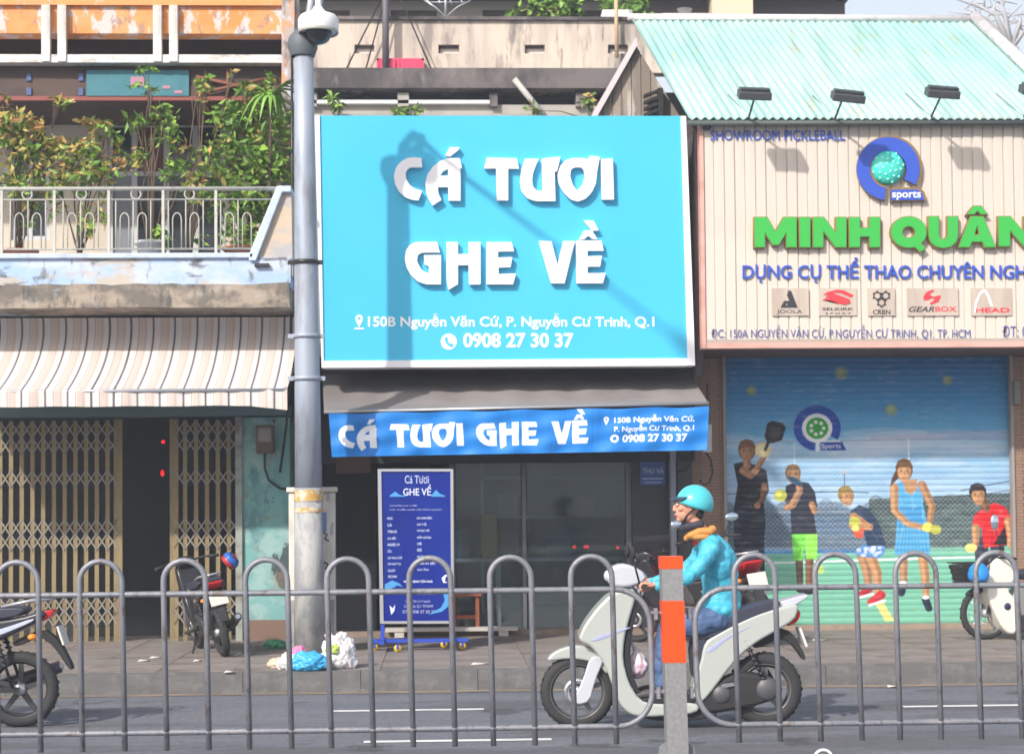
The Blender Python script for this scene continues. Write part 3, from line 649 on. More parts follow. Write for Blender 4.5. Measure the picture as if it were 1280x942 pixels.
L2 = [[z3((240, 180), (450, 178), (478, 282), (300, 283), (258, 308), (248, 370), (290, 450), (330, 482), (368, 492), (368, 420), (325, 402), (318, 310), (490, 310), (490, 602), (345, 602), (260, 575), (190, 510), (145, 430), (126, 350), (138, 270), (180, 208))],
      [z3((545, 180), (660, 180), (660, 300), (765, 300), (765, 180), (885, 180), (885, 602), (770, 605), (765, 410), (660, 410), (660, 600), (565, 657), (545, 540))],
      [z3((945, 180), (1195, 180), (1220, 272), (1060, 275), (1060, 335), (1205, 330), (1185, 430), (1065, 435), (1065, 500), (1240, 495), (1210, 602), (945, 602))],
      [z4((350, 290), (475, 290), (535, 530), (590, 290), (710, 290), (605, 712), (470, 712))],
      [z4((720, 285), (975, 285), (997, 387), (835, 387), (835, 442), (980, 438), (960, 545), (838, 547), (838, 610), (1018, 608), (990, 712), (725, 712))],
      [z4((748, 273), (800, 185), (880, 185), (935, 273), (885, 268), (845, 235), (800, 272))],
      [z4((798, 82), (895, 88), (947, 182), (885, 188))]]
names = ['letter', 'letter', 'accent_mark', 'letter', 'letter', 'letter', 'letter', 'letter', 'letter', 'letter', 'letter', 'letter', 'accent_mark', 'accent_mark']
for nm, polys in zip(names, L1 + L2):
    w3 = []
    for p in polys:
        q = [at(a, b_, BYs - .07) for a, b_ in smooth(p)]; w3.append([(v.x, v.z) for v in q])
    cx = sum(p[0] for p in w3[0]) / len(w3[0]); cz = sum(p[1] for p in w3[0]) / len(w3[0])
    me = outline_mesh([[(x - cx, z - cz) for x, z in p] for p in w3], .06, .0, 'letter', letter_w)
    o = link(nm, me, sign, (cx, BYs - .012, cz))
    bv = o.modifiers.new('b', 'BEVEL'); bv.width = .004; bv.segments = 1; bv.limit_method = 'ANGLE'
ptext('150B Nguyễn Văn Cứ, P. Nguyễn Cư Trinh, Q.1', 460, 392, 818, 412, BYs, letter_flat, sign, 'address_lettering', offset=.022)
ptext('0908 27 30 37', 579, 416, 717, 434.5, BYs, letter_flat, sign, 'phone_number', offset=.03)
def circle(cx, cy, r, n=24, a0=0): return [(cx + r * math.cos(a0 + 2 * math.pi * i / n), cy + r * math.sin(a0 + 2 * math.pi * i / n)) for i in range(n)]
def flat_icon(name, polys, Y, mat, parent, depth=.004):
    w3 = [[(at(a, b_, Y).x, at(a, b_, Y).z) for a, b_ in p] for p in polys]; cx, cz = w3[0][0]
    me = outline_mesh([[(x - cx, z - cz) for x, z in p] for p in w3], depth, 0, name, mat); return link(name, me, parent, (cx, Y - .001, cz))
flat_icon('pin_icon', [[(449, 409), (445, 401), (444.3, 397.5), (445.6, 394.6), (449, 393), (452.4, 394.6), (453.7, 397.5), (453, 401)], circle(449, 398, 2, 12), [(444, 409.5), (454, 409.5), (455.5, 411.5), (442.5, 411.5)]], BYs, letter_flat, sign)
flat_icon('phone_icon', [circle(561, 427, 10)], BYs, letter_flat, sign)
flat_icon('phone_icon', [[(556, 422), (558.5, 420.5), (560.5, 424.5), (559.3, 426.3), (562.3, 429.5), (564.5, 428.5), (567.5, 431.5), (565.5, 433.8), (562, 433.2), (558, 429.5), (556, 425.5)]], BYs - .005, cyan, sign)
# grey awning + banner
AY0, AY1 = 18.95, 17.6
cvg = MB(); nU, nV = 60, 10
for j in range(nV + 1):
    for i in range(nU + 1):
        u, v = i / nU, j / nV
        A = at(403 + (862 - 403) * u, 467 - 1 * u, AY0); B = at(405 + (886 - 405) * u, 514 - 10 * u, AY1)
        p = A.lerp(B, v); sag = .05 * math.sin(math.pi * v) * (.6 + .4 * math.sin(u * 31) ** 2); p.z -= sag * (.6 + .4 * abs(math.sin(math.pi * u * 4)))
        cvg.v.append(tuple(p))
for j in range(nV):
    for i in range(nU): a = j * (nU + 1) + i; cvg.f.append((a, a + nU + 1, a + nU + 2, a + 1)); cvg.sm.append(True)
ga = thing('grey_awning', 'dusty grey canvas awning under the big cyan sign', 'awning', tuple(at(640, 470, AY0)))
cvg.build('canvas', grey_canvas, ga)
b = MB(); b.tube([at(405, 515, AY1), at(886, 504, AY1)], .016, 8); b.build('front_bar', alum, ga)
for px, px2 in ((407, 410), (884, 858)):
    b = MB(); b.tube([at(px, 514 if px < 500 else 504, AY1), at(px2, 505, AY0)], .013, 6); b.build('support_arm', alum, ga)
b = MB(); b.add([at(862, 466, AY0), at(886, 504, AY1), at(862, 508, AY0)], [(0, 1, 2)]); b.build('side_flap', grey_canvas, ga)
cv = Canvas(411, 510, 886, 568, 2.4, (0, 0, 0)); cv.a[:] = cv.lin((30, 122, 205))
for i in range(26):
    x = random.uniform(411, 880); cv.line([(x, 510), (x + random.uniform(-15, 15), 568)], random.uniform(.6, 2), (24, 108, 190), .5)
wh = (232, 236, 245)
def bann(polys, dx0, sx, xx0, base, sy, base2):
    for i, grp in enumerate(polys):
        P = [[(dx0 + (x - xx0) * sx, base2 + (y - base) * sy) for x, y in smooth(p)] for p in grp]
        cv.poly(P[0], wh, 1, holes=P[1:])
# the cloth is laid out level; its slope comes with the surface below
bann(L1, 421, .569, 492, 251, .58, 557); bann(L2, 593.5, .564, 506, 355.5, .58, 557)
cv.text('150B Nguyễn Văn Cứ,', 767, 519.5, 868, 531, wh, .02); cv.text('P. Nguyễn Cư Trinh, Q.1', 767, 532, 868, 543, wh, .02); cv.text('0908 27 30 37', 778, 545, 860, 555.5, wh, .03)
cv.oval(757, 524, 3.4, 3.4, wh); cv.poly([(754, 526), (760, 526), (757, 532)], wh); cv.oval(757, 524, 1.3, 1.3, (30, 122, 205)); cv.oval(768, 550, 5.4, 5.4, wh); cv.oval(768, 550, 2.6, 2.6, (30, 122, 205))
def bsurf(U, V):
    a, b_, c_, d_ = at(411, 516.5, AY1), at(886, 507.5, AY1), at(415, 571, AY1), at(883, 562.5, AY1)
    X = (a.x * (1 - U) + b_.x * U) * (1 - V) + (c_.x * (1 - U) + d_.x * U) * V
    Z = (a.z * (1 - U) + b_.z * U) * (1 - V) + (c_.z * (1 - U) + d_.z * U) * V
    Z = Z - .012 * np.sin(U * 3.1 * 6) ** 2 * (1 - V)
    Y = AY1 - .03 + .012 * np.sin(U * 70 + V * 3) * (.4 + .6 * V) + .008 * np.sin(U * 31 - V * 6 + 2) + .006 * np.sin(V * 14 + U * 22)
    return X, Y, Z
bn_ = thing('shop_banner', 'blue cloth banner with white lettering tied along the grey awning edge', 'banner', tuple(at(650, 566, AY1)))
painted_sheet('cloth', cv, bsurf, banner_m, bn_)
# electrical box and loops right of the banner
eb = thing('junction_box', 'small pale junction box with looping cables right of the blue banner', 'box', tuple(at(884, 566, 18.6)))
b = MB(); b.pbox(879, 530, 890, 565, 18.5, 18.8); b.build('case', M('box_grey', (.5, .52, .56), .5), eb, bevel=.01)
b = MB(); b.tube([at(882, 565, 18.6)] + [at(x, y, 18.6) for x, y in ((889, 575), (891, 590), (887, 602), (880, 606), (874, 600))], .01, 6).tube([at(866, 560, 18.7), at(864, 580, 18.7), at(855, 588, 18.7), at(846, 590, 18.7)], .01, 6).tube([at(884, 480, 18.7), at(884, 531, 18.6)], .008, 6); b.build('cable', black, eb, kind='stuff')

# menu board
MY = 17.55
mp_ = on_ground(520, 812, ZG); MY = mp_.y
mbd = thing('menu_board', 'tall blue menu board on a blue wheeled stand before the shop', 'menu board', (mp_.x, MY, ZG))
pan = M('menu_blue', (.006, .015, .2), .5, spec=.15, layers=[((.006, .03, .26), 1.5, .4, .7, .7), ((.005, .02, .18), (2, 2, 1.5), .55, .7, .6)])
b = MB(); b.quadbox([(476, 589), (563, 589), (564, 776), (479, 776)], MY - .02, MY + .01); b.build('panel', pan, mbd)
for q in ([(472, 586), (476.5, 586), (479.5, 779), (475, 779)], [(563, 586), (566.5, 586), (567.5, 779), (564, 779)], [(476.5, 585.7), (563, 585.7), (563, 589), (476.5, 589)], [(479.4, 776), (564, 775.5), (564, 779), (479.4, 779.2)]):
    b = MB(); b.quadbox(q, MY - .035, MY + .02); b.build('frame', alum, mbd)
bl = M('stand_blue', (.02, .06, .42), .45)
for px in (478, 566):
    b = MB(); b.pbox(px - 2.5, 779, px + 2.5, 799, MY - .02, MY + .02); b.build('leg', bl, mbd)
b = MB(); a_ = at(461, 803, MY); c_ = at(585, 803, MY); zb_ = ZG + .075
b.box(a_.x, MY - .03, zb_, c_.x, MY + .03, zb_ + .035); b.build('base_rail', bl, mbd)
for px in (478, 566):
    x = at(px, 800, MY).x; b = MB(); b.box(x - .025, MY - .24, zb_ + .001, x + .025, MY - .031, zb_ + .034).box(x - .025, MY + .031, zb_ + .001, x + .025, MY + .24, zb_ + .034); b.build('base_foot', bl, mbd)
yw = M('yellow_caster', (.7, .45, .03), .5)
for (px, dy) in ((468, -.0), (578, 0), (497, -.2), (555, .2)):
    x = at(px, 808, MY + dy).x; b = MB(); b.lathe([(.0, -.016), (.036, -.016), (.036, .016), (0, .016)], (x, MY + dy, ZG + .036), 14, 'y')
    o = b.build('caster', yw, mbd); b = MB(); b.box(x - .012, MY + dy - .022, ZG + .03, x + .012, MY + dy - .018, zb_).lathe([(0, -.024), (.012, -.024), (.012, .02)], (x, MY + dy, ZG + .036), 10, 'y'); b.build('fork', bl, o)
mw = M('menu_print', (.42, .48, .72), .5); mwb = M('menu_print_bright', (.62, .68, .86), .5); mcy = M('menu_wave', (.06, .28, .62), .5)
T = lambda t, a, b_, c_, d_, m=mw, o=.03: ptext(t, a, b_, c_, d_, MY - .02, m, mbd, 'lettering', depth=.003, offset=o)
T('Cá Tươi', 506, 594, 536, 604, mw, .01); T('GHE VỀ', 504, 605, 539, 619, mwb, .01)
for pts in ([(487, 619), (494, 614), (499, 618), (507, 619.5), (507, 620.5), (487, 620.5)], [(539, 619), (545, 612), (550, 617), (556, 619), (556, 620.5), (539, 620.5)]): flat_icon('boat_emblem', [pts], MY - .022, mcy, mbd, .003)
T('CHUYÊN CÁ TƯƠI', 487, 630.5, 521, 632.5, mw, .0); T('CÁ TƯƠI GHE VỀ MỖI NGÀY', 487, 635, 553, 637.5, mw, .0)
lc = ['MỰC', 'CÁ', 'TÔM SÚ', 'CUA BIỂN', 'NGHÊU SÒ', 'ỐC', 'CÁ THU CẮT', 'CÁ NGỪ ĐẠI', 'CÁ BỚP', 'GHẸ XANH']
wl = [7, 6, 12, 11, 16, 6, 19, 17, 10, 12]
for i, (t, wdt) in enumerate(zip(lc, wl)): T(t, 484 + i * .1, 645.5 + i * 8.1, 484 + wdt, 649.7 + i * 8.1)
rc = ['CÁ CHIM BIỂN', 'CÁ ĐỐI', 'CÁ BẠC MÁ', 'HẤP GỪNG', 'CHIÊN', 'KHO', 'NƯỚNG', 'CHÂN GIÒ BIỂN', 'MỰC ỐNG']
wr = [19, 12, 16, 18, 6, 6, 12, 23, 15]
for i, (t, wdt) in enumerate(zip(rc, wr)): T(t, 521 + i * .1, 644.5 + i * 8.1, 521 + wdt, 648.5 + i * 8.1)
T('NHẬN GIAO TẬN NHÀ', 505, 724, 541, 728.5, mwb); T('KHÁCH ĐẶT TRƯỚC MIỄN PHÍ', 499, 739, 545, 743, mwb)
for i, t in enumerate(('Nguyễn Văn Cứ, P. Nguyễn', 'Cư Trinh, Q.1 TP.HCM', 'ĐT: 0908 27 30 37')): T(t, 507 - i * 2, 749 + i * 6.5, 538 + i * 3, 753 + i * 6.5, mw, .0)
for pts in ([(481, 730), (490, 725), (500, 729), (503, 733), (497, 731), (490, 735), (481, 737)], [(549, 735), (557, 737), (562, 745), (561, 757), (552, 764), (535, 768), (551, 759), (556, 750), (554, 741)]): flat_icon('wave_print', [pts], MY - .022, mcy, mbd, .003)
for pts in ([(552, 722), (556, 718), (561, 718), (557, 721), (556, 726), (560, 728), (554, 728)], [(487, 756), (491, 760), (494, 755), (493, 763), (489, 768)]): flat_icon('fish_print', [smooth(pts)], MY - .022, mwb, mbd, .003)

# ------------------------------------------------------------------ RIGHT SHOWROOM
RYs = 18.05; SHY = 19.35
show = thing('sports_showroom', 'sports showroom with teal metal roof and a painted roller shutter', 'building', (4, 19.3, ZS))
xL = at(876, 300, RYs).x; xR = 7.2
zTop = at(1080, 148, RYs).z; zBot = at(1080, 431, RYs).z
# boards of the sign
rs = thing('showroom_sign', 'big board of upright cream panels with green and blue raised letters', 'sign', ((xL + xR) / 2, RYs, zBot))
pw = .1085; n = int((6.6 - xL - .04) / pw)
pnl = [MB() for _ in range(3)]
pmesh = []
for k in range(3):
    m = MB(); d = .012 + .004 * k
    m.add([(0, .0, 0), (.008, -d, 0), (pw - .012, -d, 0), (pw - .004, 0, 0), (pw, .0, 0), (0, 0, 1), (.008, -d, 1), (pw - .012, -d, 1), (pw - .004, 0, 1), (pw, 0, 1)], [(0, 1, 6, 5), (1, 2, 7, 6), (2, 3, 8, 7), (3, 4, 9, 8)])
    m.v = [(x, y, z * (zTop - zBot - .07)) for x, y, z in m.v]; pmesh.append(m.mesh('panel', boardm))
for i in range(n): link('panel', pmesh[(i * 7) % 3], rs, (xL + .04 + i * pw, RYs, zBot + .06))
b = MB(); b.box(xL, RYs + .004, zBot, xL + .04 + n * pw, RYs + .12, zTop); b.build('backing', M('sign_backing', (.2, .17, .15), .8), rs)
b = MB(); b.box(xL - .005, RYs - .03, zBot - .03, xL + .036, RYs + .13, zTop); b.build('frame', pinktrim, rs)
b = MB(); b.box(xL + .04, RYs - .032, zBot - .03, xL + .04 + n * pw, RYs + .13, zBot + .025); b.build('frame', pinktrim, rs)
b = MB(); b.box(xL + .04, RYs - .02, zBot + .026, xL + .04 + n * pw, RYs + .001, zBot + .058); b.build('frame_shadow_gap', M('sign_lower_trim', (.4, .33, .29), .6), rs)  # darker trim strip between the bottom frame and the panels
FS = RYs - .022
ptext('SHOWROOM PICKLEBALL', 888, 163, 1056, 175.5, FS, bluel, rs, 'showroom_lettering', depth=.012, offset=.0)
BLK = {'M': [(0, 0), (.3, 0), (.5, .5), (.7, 0), (1, 0), (1, 1), (.76, 1), (.76, .5), (.57, .92), (.43, .92), (.24, .5), (.24, 1), (0, 1)], 'I': [(0, 0), (1, 0), (1, 1), (0, 1)],
       'N': [(0, 0), (.32, 0), (.7, .55), (.7, 0), (1, 0), (1, 1), (.68, 1), (.3, .45), (.3, 1), (0, 1)], 'H': [(0, 0), (.34, 0), (.34, .36), (.66, .36), (.66, 0), (1, 0), (1, 1), (.66, 1), (.66, .64), (.34, .64), (.34, 1), (0, 1)],
       'U': [(0, 0), (.34, 0), (.34, .6), (.4, .72), (.5, .76), (.6, .72), (.66, .6), (.66, 0), (1, 0), (1, .62), (.93, .84), (.75, .98), (.5, 1.03), (.25, .98), (.07, .84), (0, .62)],
       'Â': [(.33, 0), (.67, 0), (1, 1), (.7, 1), (.65, .82), (.35, .82), (.3, 1), (0, 1)],
       'Q': [(.5 + .5 * math.cos(R(a)), .44 + .44 * math.sin(R(a))) for a in range(75, 400, 15)] + [(.84, .76), (.97, .9), (.82, 1.0), (.7, .87)]}
HOLE = {'Â': [(.42, .6), (.58, .6), (.5, .28)], 'Q': [(.5 + .19 * math.cos(R(a)), .44 + .17 * math.sin(R(a))) for a in range(0, 360, 20)]}
def block_letter(polys):
    w3 = [[(at(a, b_, FS).x, at(a, b_, FS).z) for a, b_ in p] for p in polys]; cx, cz = w3[0][0]; w3 = [[(x - cx, z - cz) for x, z in p] for p in w3]
    e = link('letter', outline_mesh(w3, .055, 0, 'letter', gold, .009), rs, (cx, FS, cz))
    f_ = link('letter_face', outline_mesh(w3, .012, 0, 'letter_face', greenl), None); f_.parent = e; f_.location = (0, -.056, 0)
for ch, (x0, y0, x1, y1) in zip('MINHQUÂN', [(942, 273, 994, 310), (998, 273, 1011, 310), (1015, 273, 1056, 310), (1060, 273, 1098, 310), (1112, 272, 1156, 316), (1159, 272, 1195, 310), (1196, 272, 1242, 310), (1246, 272, 1292, 309)]):
    fx = lambda P: [(x0 + u * (x1 - x0), y0 + v * (y1 - y0)) for u, v in P]
    block_letter([fx(BLK[ch])] + ([fx(HOLE[ch])] if ch in HOLE else []))
block_letter([[(1207, 269), (1215, 259), (1224, 259), (1232, 269), (1224, 269), (1219.5, 264.5), (1215, 269)]])
pletters('DỤNG CỤ THỂ THAO CHUYÊN NGHIỆP', 928, 322, 1312, 353, FS, bluel, rs, depth=.02, offset=.01)
ptext('ĐC: 150A NGUYỄN VĂN CỪ, P.NGUYỄN CƯ TRINH, Q1. TP. HCM', 889, 406, 1213, 424, FS, navy, rs, 'address_lettering', depth=.006, offset=.0)
ptext('ĐT: 09', 1253, 407, 1290, 421, FS, navy, rs, 'phone_lettering', depth=.006, offset=.0)
# Q emblem
def arc(cx, cy, r, a0, a1, n=28): return [(cx + r * math.cos(R(a0 + (a1 - a0) * i / n)), cy + r * math.sin(R(a0 + (a1 - a0) * i / n))) for i in range(n + 1)]
def relief(name, polys, Y, depth, mat, parent):
    w3 = [[(at(a, b_, Y).x, at(a, b_, Y).z) for a, b_ in p] for p in polys]; cx, cz = w3[0][0]
    return link(name, outline_mesh([[(x - cx, z - cz) for x, z in p] for p in w3], depth, 0, name, mat), parent, (cx, Y, cz))
def q_outline(cx, cy, ro, ri): return arc(cx, cy, ro, 97, 391, 40) + arc(cx, cy + 1, ri, 391, 97, 30)[0:] 
relief('emblem_edge', [q_outline(1110.5, 211.5, 40.5, 21.5)], FS, .05, gold, rs)
relief('emblem', [q_outline(1110, 211, 39.3, 23)], FS - .051, .012, bluel, rs)
relief('emblem_edge', [[(1112, 235.5), (1148, 235.5), (1154, 241), (1157, 252), (1112, 253)]], FS, .05, gold, rs)
relief('emblem_tag', [[(1113.5, 237.5), (1147, 237), (1152.5, 242), (1155, 250), (1113.5, 250.5)]], FS - .051, .012, bluel, rs)
ptext('sports', 1115, 239, 1151, 250, FS - .064, letter_w, rs, 'emblem_lettering', depth=.004, offset=.02)
b = MB(); cc_ = at(1109.5, 210, FS - .03); b.ball(cc_, (.178, .1, .178), 28, 18); bo_ = b.build('ball_emblem', M('turquoise_ball', (.05, .62, .52), .4), rs)
b = MB()
for i in range(26):
    th = i * 2.4; rr = .165 * math.sqrt((i + .5) / 26); x, z = rr * math.cos(th), rr * math.sin(th); y = -.1 * math.sqrt(max(0, 1 - (rr / .178) ** 2)); b.ball(cc_ + Vector((x, y, z)), (.014, .006, .014), 8, 5)
b.build('ball_dot', M('ball_dot', (.35, .85, .75), .4), bo_, kind='stuff')
# brand plates
plate = M('logo_plate', (.5, .43, .37), .6, layers=[((.38, .3, .26), (8, 8, 1), .5, .7, .6)])
PY = FS - .012
for (x0, x1) in ((965, 1011), (1024, 1071), (1085, 1119), (1134, 1198), (1214, 1265)):
    b = MB(); b.pbox(x0, 360, x1, 394.5, PY, PY + .01); b.build('logo_plate', plate, rs)
flat_icon('triangle_logo', [[(985.5, 362.5), (989, 364), (997, 384.5), (975.5, 384.5), (980, 376), (986.5, 376), (988, 379), (983.5, 369)], [(984.5, 381.5), (983.2, 378.5), (982, 381.5)]], PY, blackprint, rs)
ptext('JOOLA', 971, 387, 1003, 393, PY, blackprint, rs, 'logo_lettering', depth=.002, offset=.01)
for pts in ([(1029, 369), (1034, 365), (1046, 362), (1055, 363), (1067, 369), (1064, 372), (1050, 366), (1043, 366), (1040, 368), (1055, 378), (1052, 381)], [(1028, 375), (1033, 372), (1048, 380), (1052, 377), (1038, 369), (1043, 367), (1062, 374), (1063, 377), (1054, 381), (1044, 381.5), (1035, 378)]): flat_icon('stripe_logo', [pts[:8]], PY, redprint, rs)
for i in range(3): flat_icon('stripe_logo', [[(1030 + i * 2, 367.5 + i * 3.4), (1036 + i * 1.5, 364.5 + i * 3.4), (1062 + i, 374.5 + i * 2), (1057 - i, 377.5 + i * 1.6)]], PY - .0015 * (i + 1), redprint, rs)
ptext('SELKIRK', 1028, 384.5, 1067, 388, PY, blackprint, rs, 'logo_lettering', depth=.002, offset=.02); ptext('S P O R T', 1032, 390.5, 1064, 393, PY, blackprint, rs, 'logo_lettering', depth=.002, offset=.01)
for (cx, cy) in ((1096.5, 369.5), (1107, 369.5), (1101.8, 378)):
    flat_icon('hexagon_logo', [circle(cx, cy, 5.6, 6, R(30)), circle(cx, cy, 3.9, 6, R(30))], PY, blackprint, rs)
    for i in range(6): flat_icon('hexagon_dot', [circle(cx + 5.2 * math.cos(R(30 + 60 * i)), cy + 5.2 * math.sin(R(30 + 60 * i)), 1.2, 8)], PY - .0018 - .0003 * i, blackprint, rs)
ptext('CRBN', 1091, 387, 1113, 393, PY, blackprint, rs, 'logo_lettering', depth=.002, offset=.02)
flat_icon('swirl_logo', [[(1154, 371), (1158, 365), (1166, 362), (1168, 363), (1162, 368), (1166, 371), (1175, 369), (1176, 371), (1173, 377), (1164, 381), (1162, 379), (1169, 374), (1164, 372.5), (1160, 375), (1155, 375)]], PY, redprint, rs)
ptext('GEAR', 1136, 383, 1168, 390, PY, blackprint, rs, 'logo_lettering', depth=.002, offset=.02, shear=.3); ptext('BOX', 1169, 383, 1196, 389.5, PY, redprint, rs, 'logo_lettering', depth=.002, offset=.02)
flat_icon('arch_logo', [[(1217, 391), (1219, 377), (1224, 366), (1228, 362), (1232, 362), (1237, 370), (1241, 383), (1238, 383), (1234, 371), (1230, 365), (1226, 368), (1221, 379), (1219.5, 391)]], PY, M('white_print', (.8, .8, .82), .5), rs)
ptext('HEAD', 1219, 384.5, 1262, 390.5, PY - .001, redprint, rs, 'logo_lettering', depth=.002, offset=.03)
# canopy soffit behind the sign down to the shutter
b = MB(); b.box(xL, RYs + .13, zBot - .02, 7.2, SHY + .4, zBot + .1); b.build('soffit', M('soffit_brown', (.12, .08, .07), .8), show)
b = MB(); b.box(xL, RYs + .14, zBot + .1, xL + .1, 21.5, zTop - .05).box(xL + .1, RYs + .14, zTop - .15, 7.2, RYs + .3, zTop - .05); b.build('side_wall', M('dark_side_wall', (.1, .09, .09), .8), show)
# roof
EY, RGY = 17.9, 20.4
eL, eR, rL, rR_ = at(860, 147, EY), at(1345, 147, EY), at(790, 25, RGY), at(1219, 27, RGY)
rf = MB(); nc = 46; seg = 8
for i in range(nc * seg + 1):
    u = i / (nc * seg); ph = u * nc * 2 * math.pi; h = .014 * math.cos(ph)
    A = eL.lerp(eR, u); B = rL.lerp(rR_, u); A = A + Vector((0, 0, h)); B = B + Vector((0, 0, h)); rf.v += [tuple(A), tuple(B), tuple(A - Vector((0, 0, .012))), tuple(B - Vector((0, 0, .012)))]
for i in range(nc * seg):
    a = i * 4; rf.f += [(a, a + 4, a + 5, a + 1), (a + 2, a + 3, a + 7, a + 6), (a, a + 2, a + 6, a + 4)]; rf.sm += [True, True, False]
roof = rf.build('roof', roof_m, show)
b = MB(); b.tube([rL + Vector((-.05, 0, .03)), rR_ + Vector((.02, 0, .03))], .045, 8); b.build('ridge_cap', M('white_flashing', (.68, .64, .66), .5, layers=[((.4, .36, .36), 6, .55, .7, .6)]), roof)
b = MB(); b.quadbox([(1212, 20), (1228, 26), (1345, 140), (1345, 152), (1222, 40)], RGY - .6, RGY - .4)
m_ = MATS['white_flashing']; b = MB(); b.tube([rR_ + Vector((0, 0, .05)), eR + Vector((0, 0, .05))], .07, 8); b.build('edge_flashing', m_, roof)
b = MB(); b.tube([eL + Vector((0, .03, -.05)), eR + Vector((0, .03, -.05))], .03, 6); b.build('gutter', M('gutter_dark', (.08, .1, .1), .6), roof)
# gable wall of boards on the left with louvre
gp = [at(742, 146, 20.2), at(794, 56, 20.2), at(850, 146, 20.2)]
nb = 9
for i in range(nb):
    xa = gp[0].x + (gp[2].x - gp[0].x) * i / nb; xb = gp[0].x + (gp[2].x - gp[0].x) * (i + 1) / nb - .008
    def zat(x):
        if x < gp[1].x: return gp[0].z + (gp[1].z - gp[0].z) * (x - gp[0].x) / (gp[1].x - gp[0].x)
        return gp[1].z + (gp[2].z - gp[1].z) * (x - gp[1].x) / (gp[2].x - gp[1].x)
    b = MB(); y = 20.2 + random.uniform(-.012, .012); zz_ = gp[0].z - .9
    pts = [(xa, zz_), (xb, zz_), (xb, zat(xb))] + ([(gp[1].x, gp[1].z)] if xa < gp[1].x < xb else []) + [(xa, zat(xa))]
    b.prism(pts, y, y + .08); b.build('gable_board', wood_old, show)
b = MB(); b.quadbox([(736, 150), (744, 150), (797, 56), (795, 46)], 20.1, 20.3); b.build('gable_trim', M('trim_lilac', (.6, .55, .58), .6), show)
b = MB(); b.pbox(823, 110, 829, 146, 20.05, 20.17); b.build('vent_frame', blackm, show)
for k in range(4):
    b = MB(); b.quadbox([(805, 118 + k * 8), (823, 111 + k * 8), (823, 115 + k * 8), (805, 122 + k * 8)], 20.08, 20.15); b.build('louvre_slat', blackm, show)
# floodlights over the sign
lampm = M('lamp_black', (.06, .065, .075), .5)
fl = thing('floodlight', 'slim black floodlight over the sign, nearest the dark drainpipe', 'floodlight', tuple(at(936, 147, EY)), 0, 'floodlights along the roof edge above the showroom sign')
c = fl.location; hd = at(943, 118, EY - .5)
def flood(t, base, head, tilt):
    b = MB(); b.box(-.165, -.09, -.045, .165, .09, .035); o = b.build('lamp_head', lampm, t, world=False, bevel=.012); o.location = head - base; o.rotation_euler = (R(24), R(tilt), 0)
    b = MB(); b.box(-.15, -.05, .052, .15, .05, .062).box(-.15, -.05, .03, -.14, .05, .052).box(.14, -.05, .03, .15, .05, .052); q = b.build('heat_sink', lampm, o, world=False)
    b = MB(); b.tube([Vector((0, 0, 0)), (head - base) * .9 + Vector((.02, .1, 0)), head - base], .012, 6); b.build('arm', lampm, t, world=False)
    rod = MB(); rod.tube([Vector((0, .02, .02)), Vector((-.13, .5, .36))], .006, 6); rod.build('stay_rod', alum, t, world=False)
flood(fl, Vector(c), hd, 2)
labs = ['second floodlight from the drainpipe, tilted down to the right above the Q emblem', 'black floodlight above the last green letters, third from the drainpipe', 'floodlight cut off by the right edge of the photo']
for (bx, by, hx, hy, tl), lb in zip(((1044, 148, 1060, 121, 6), (1164, 146, 1178, 116, 4), (1280, 146, 1296, 112, 2)), labs):
    p = at(bx, by, EY); t = fl.copy(); COL.objects.link(t); t.location = p; t['label'] = lb; t['group'] = fl['group']
    h = at(hx, hy, EY - .5)
    for ch in fl.children:
        k = ch.copy(); COL.objects.link(k); k.parent = t
        if ch.name.startswith('lamp_head'): k.location = h - p; k.rotation_euler = (R(24), R(tl), 0)
        for g2 in ch.children:
            q = g2.copy(); COL.objects.link(q); q.parent = k
# drainpipe
dp = thing('drainpipe', 'dark drainpipe between the cyan sign and the showroom sign', 'pipe', tuple(at(872, 450, 18.2)))
b = MB(); b.tube([at(884, 152, 18.0), at(884, 158, 18.0), at(871, 164, 18.25), at(871, 300, 18.25), at(874, 470, 18.25)], .045, 10); b.build('pipe', M('pipe_dark', (.07, .06, .07), .6), dp)
b = MB(); b.pbox(879, 145, 889, 153, 17.95, 18.08); b.build('outlet', M('outlet_grey', (.4, .38, .38), .6), dp)
# dark strip behind the pipe
b = MB(); b.pbox(860, 146, 877, 456, SY + .1, SY + .3); b.build('joint_wall', M('joint_wall', (.07, .05, .05), .8), show)
# tiled piers beside the shutter
def pier(px0, px1, label_px):
    x0, _, x1, _ = rect(px0, 500, px1, 600, SHY - .12)
    b = MB(); b.box(x0, SHY - .1, ZS, x1, SHY + .2, zBot - .02); b.build('pier', M('pier_mortar', (.14, .1, .08), .8), show)
    t = MB(); z = ZS + .01; k = 0
    while z < zBot - .05:
        o_ = .11 if k % 2 else 0; x = x0 - o_
        while x < x1:
            a, c_ = max(x, x0), min(x + .21, x1)
            if c_ - a > .02: t.box(a + .002, SHY - .112 + random.uniform(-.002, .002), z, c_ - .003, SHY - .101, z + .031)
            x += .215
        z += .036; k += 1
    t.build('tile', brick_tile, show, kind='stuff')
pier(864, 907, 0); pier(1267, 1500, 0)
b = MB(); b.pbox(905, 440, 909, 790, SHY - .14, SHY - .05); b.build('shutter_guide', M('guide', (.3, .27, .26), .6), show)
b = MB(); b.pbox(1265.5, 440, 1269, 790, SHY - .14, SHY - .05); b.build('shutter_guide', MATS['guide'], show)
b = MB(); b.box(at(900, 790, SHY).x, SHY - .2, ZS, 7.2, SHY + .1, ZS + .06); b.build('shutter_sill', M('sill', (.33, .25, .2), .8, layers=[((.2, .16, .14), 5, .5, .7, .7)]), show)
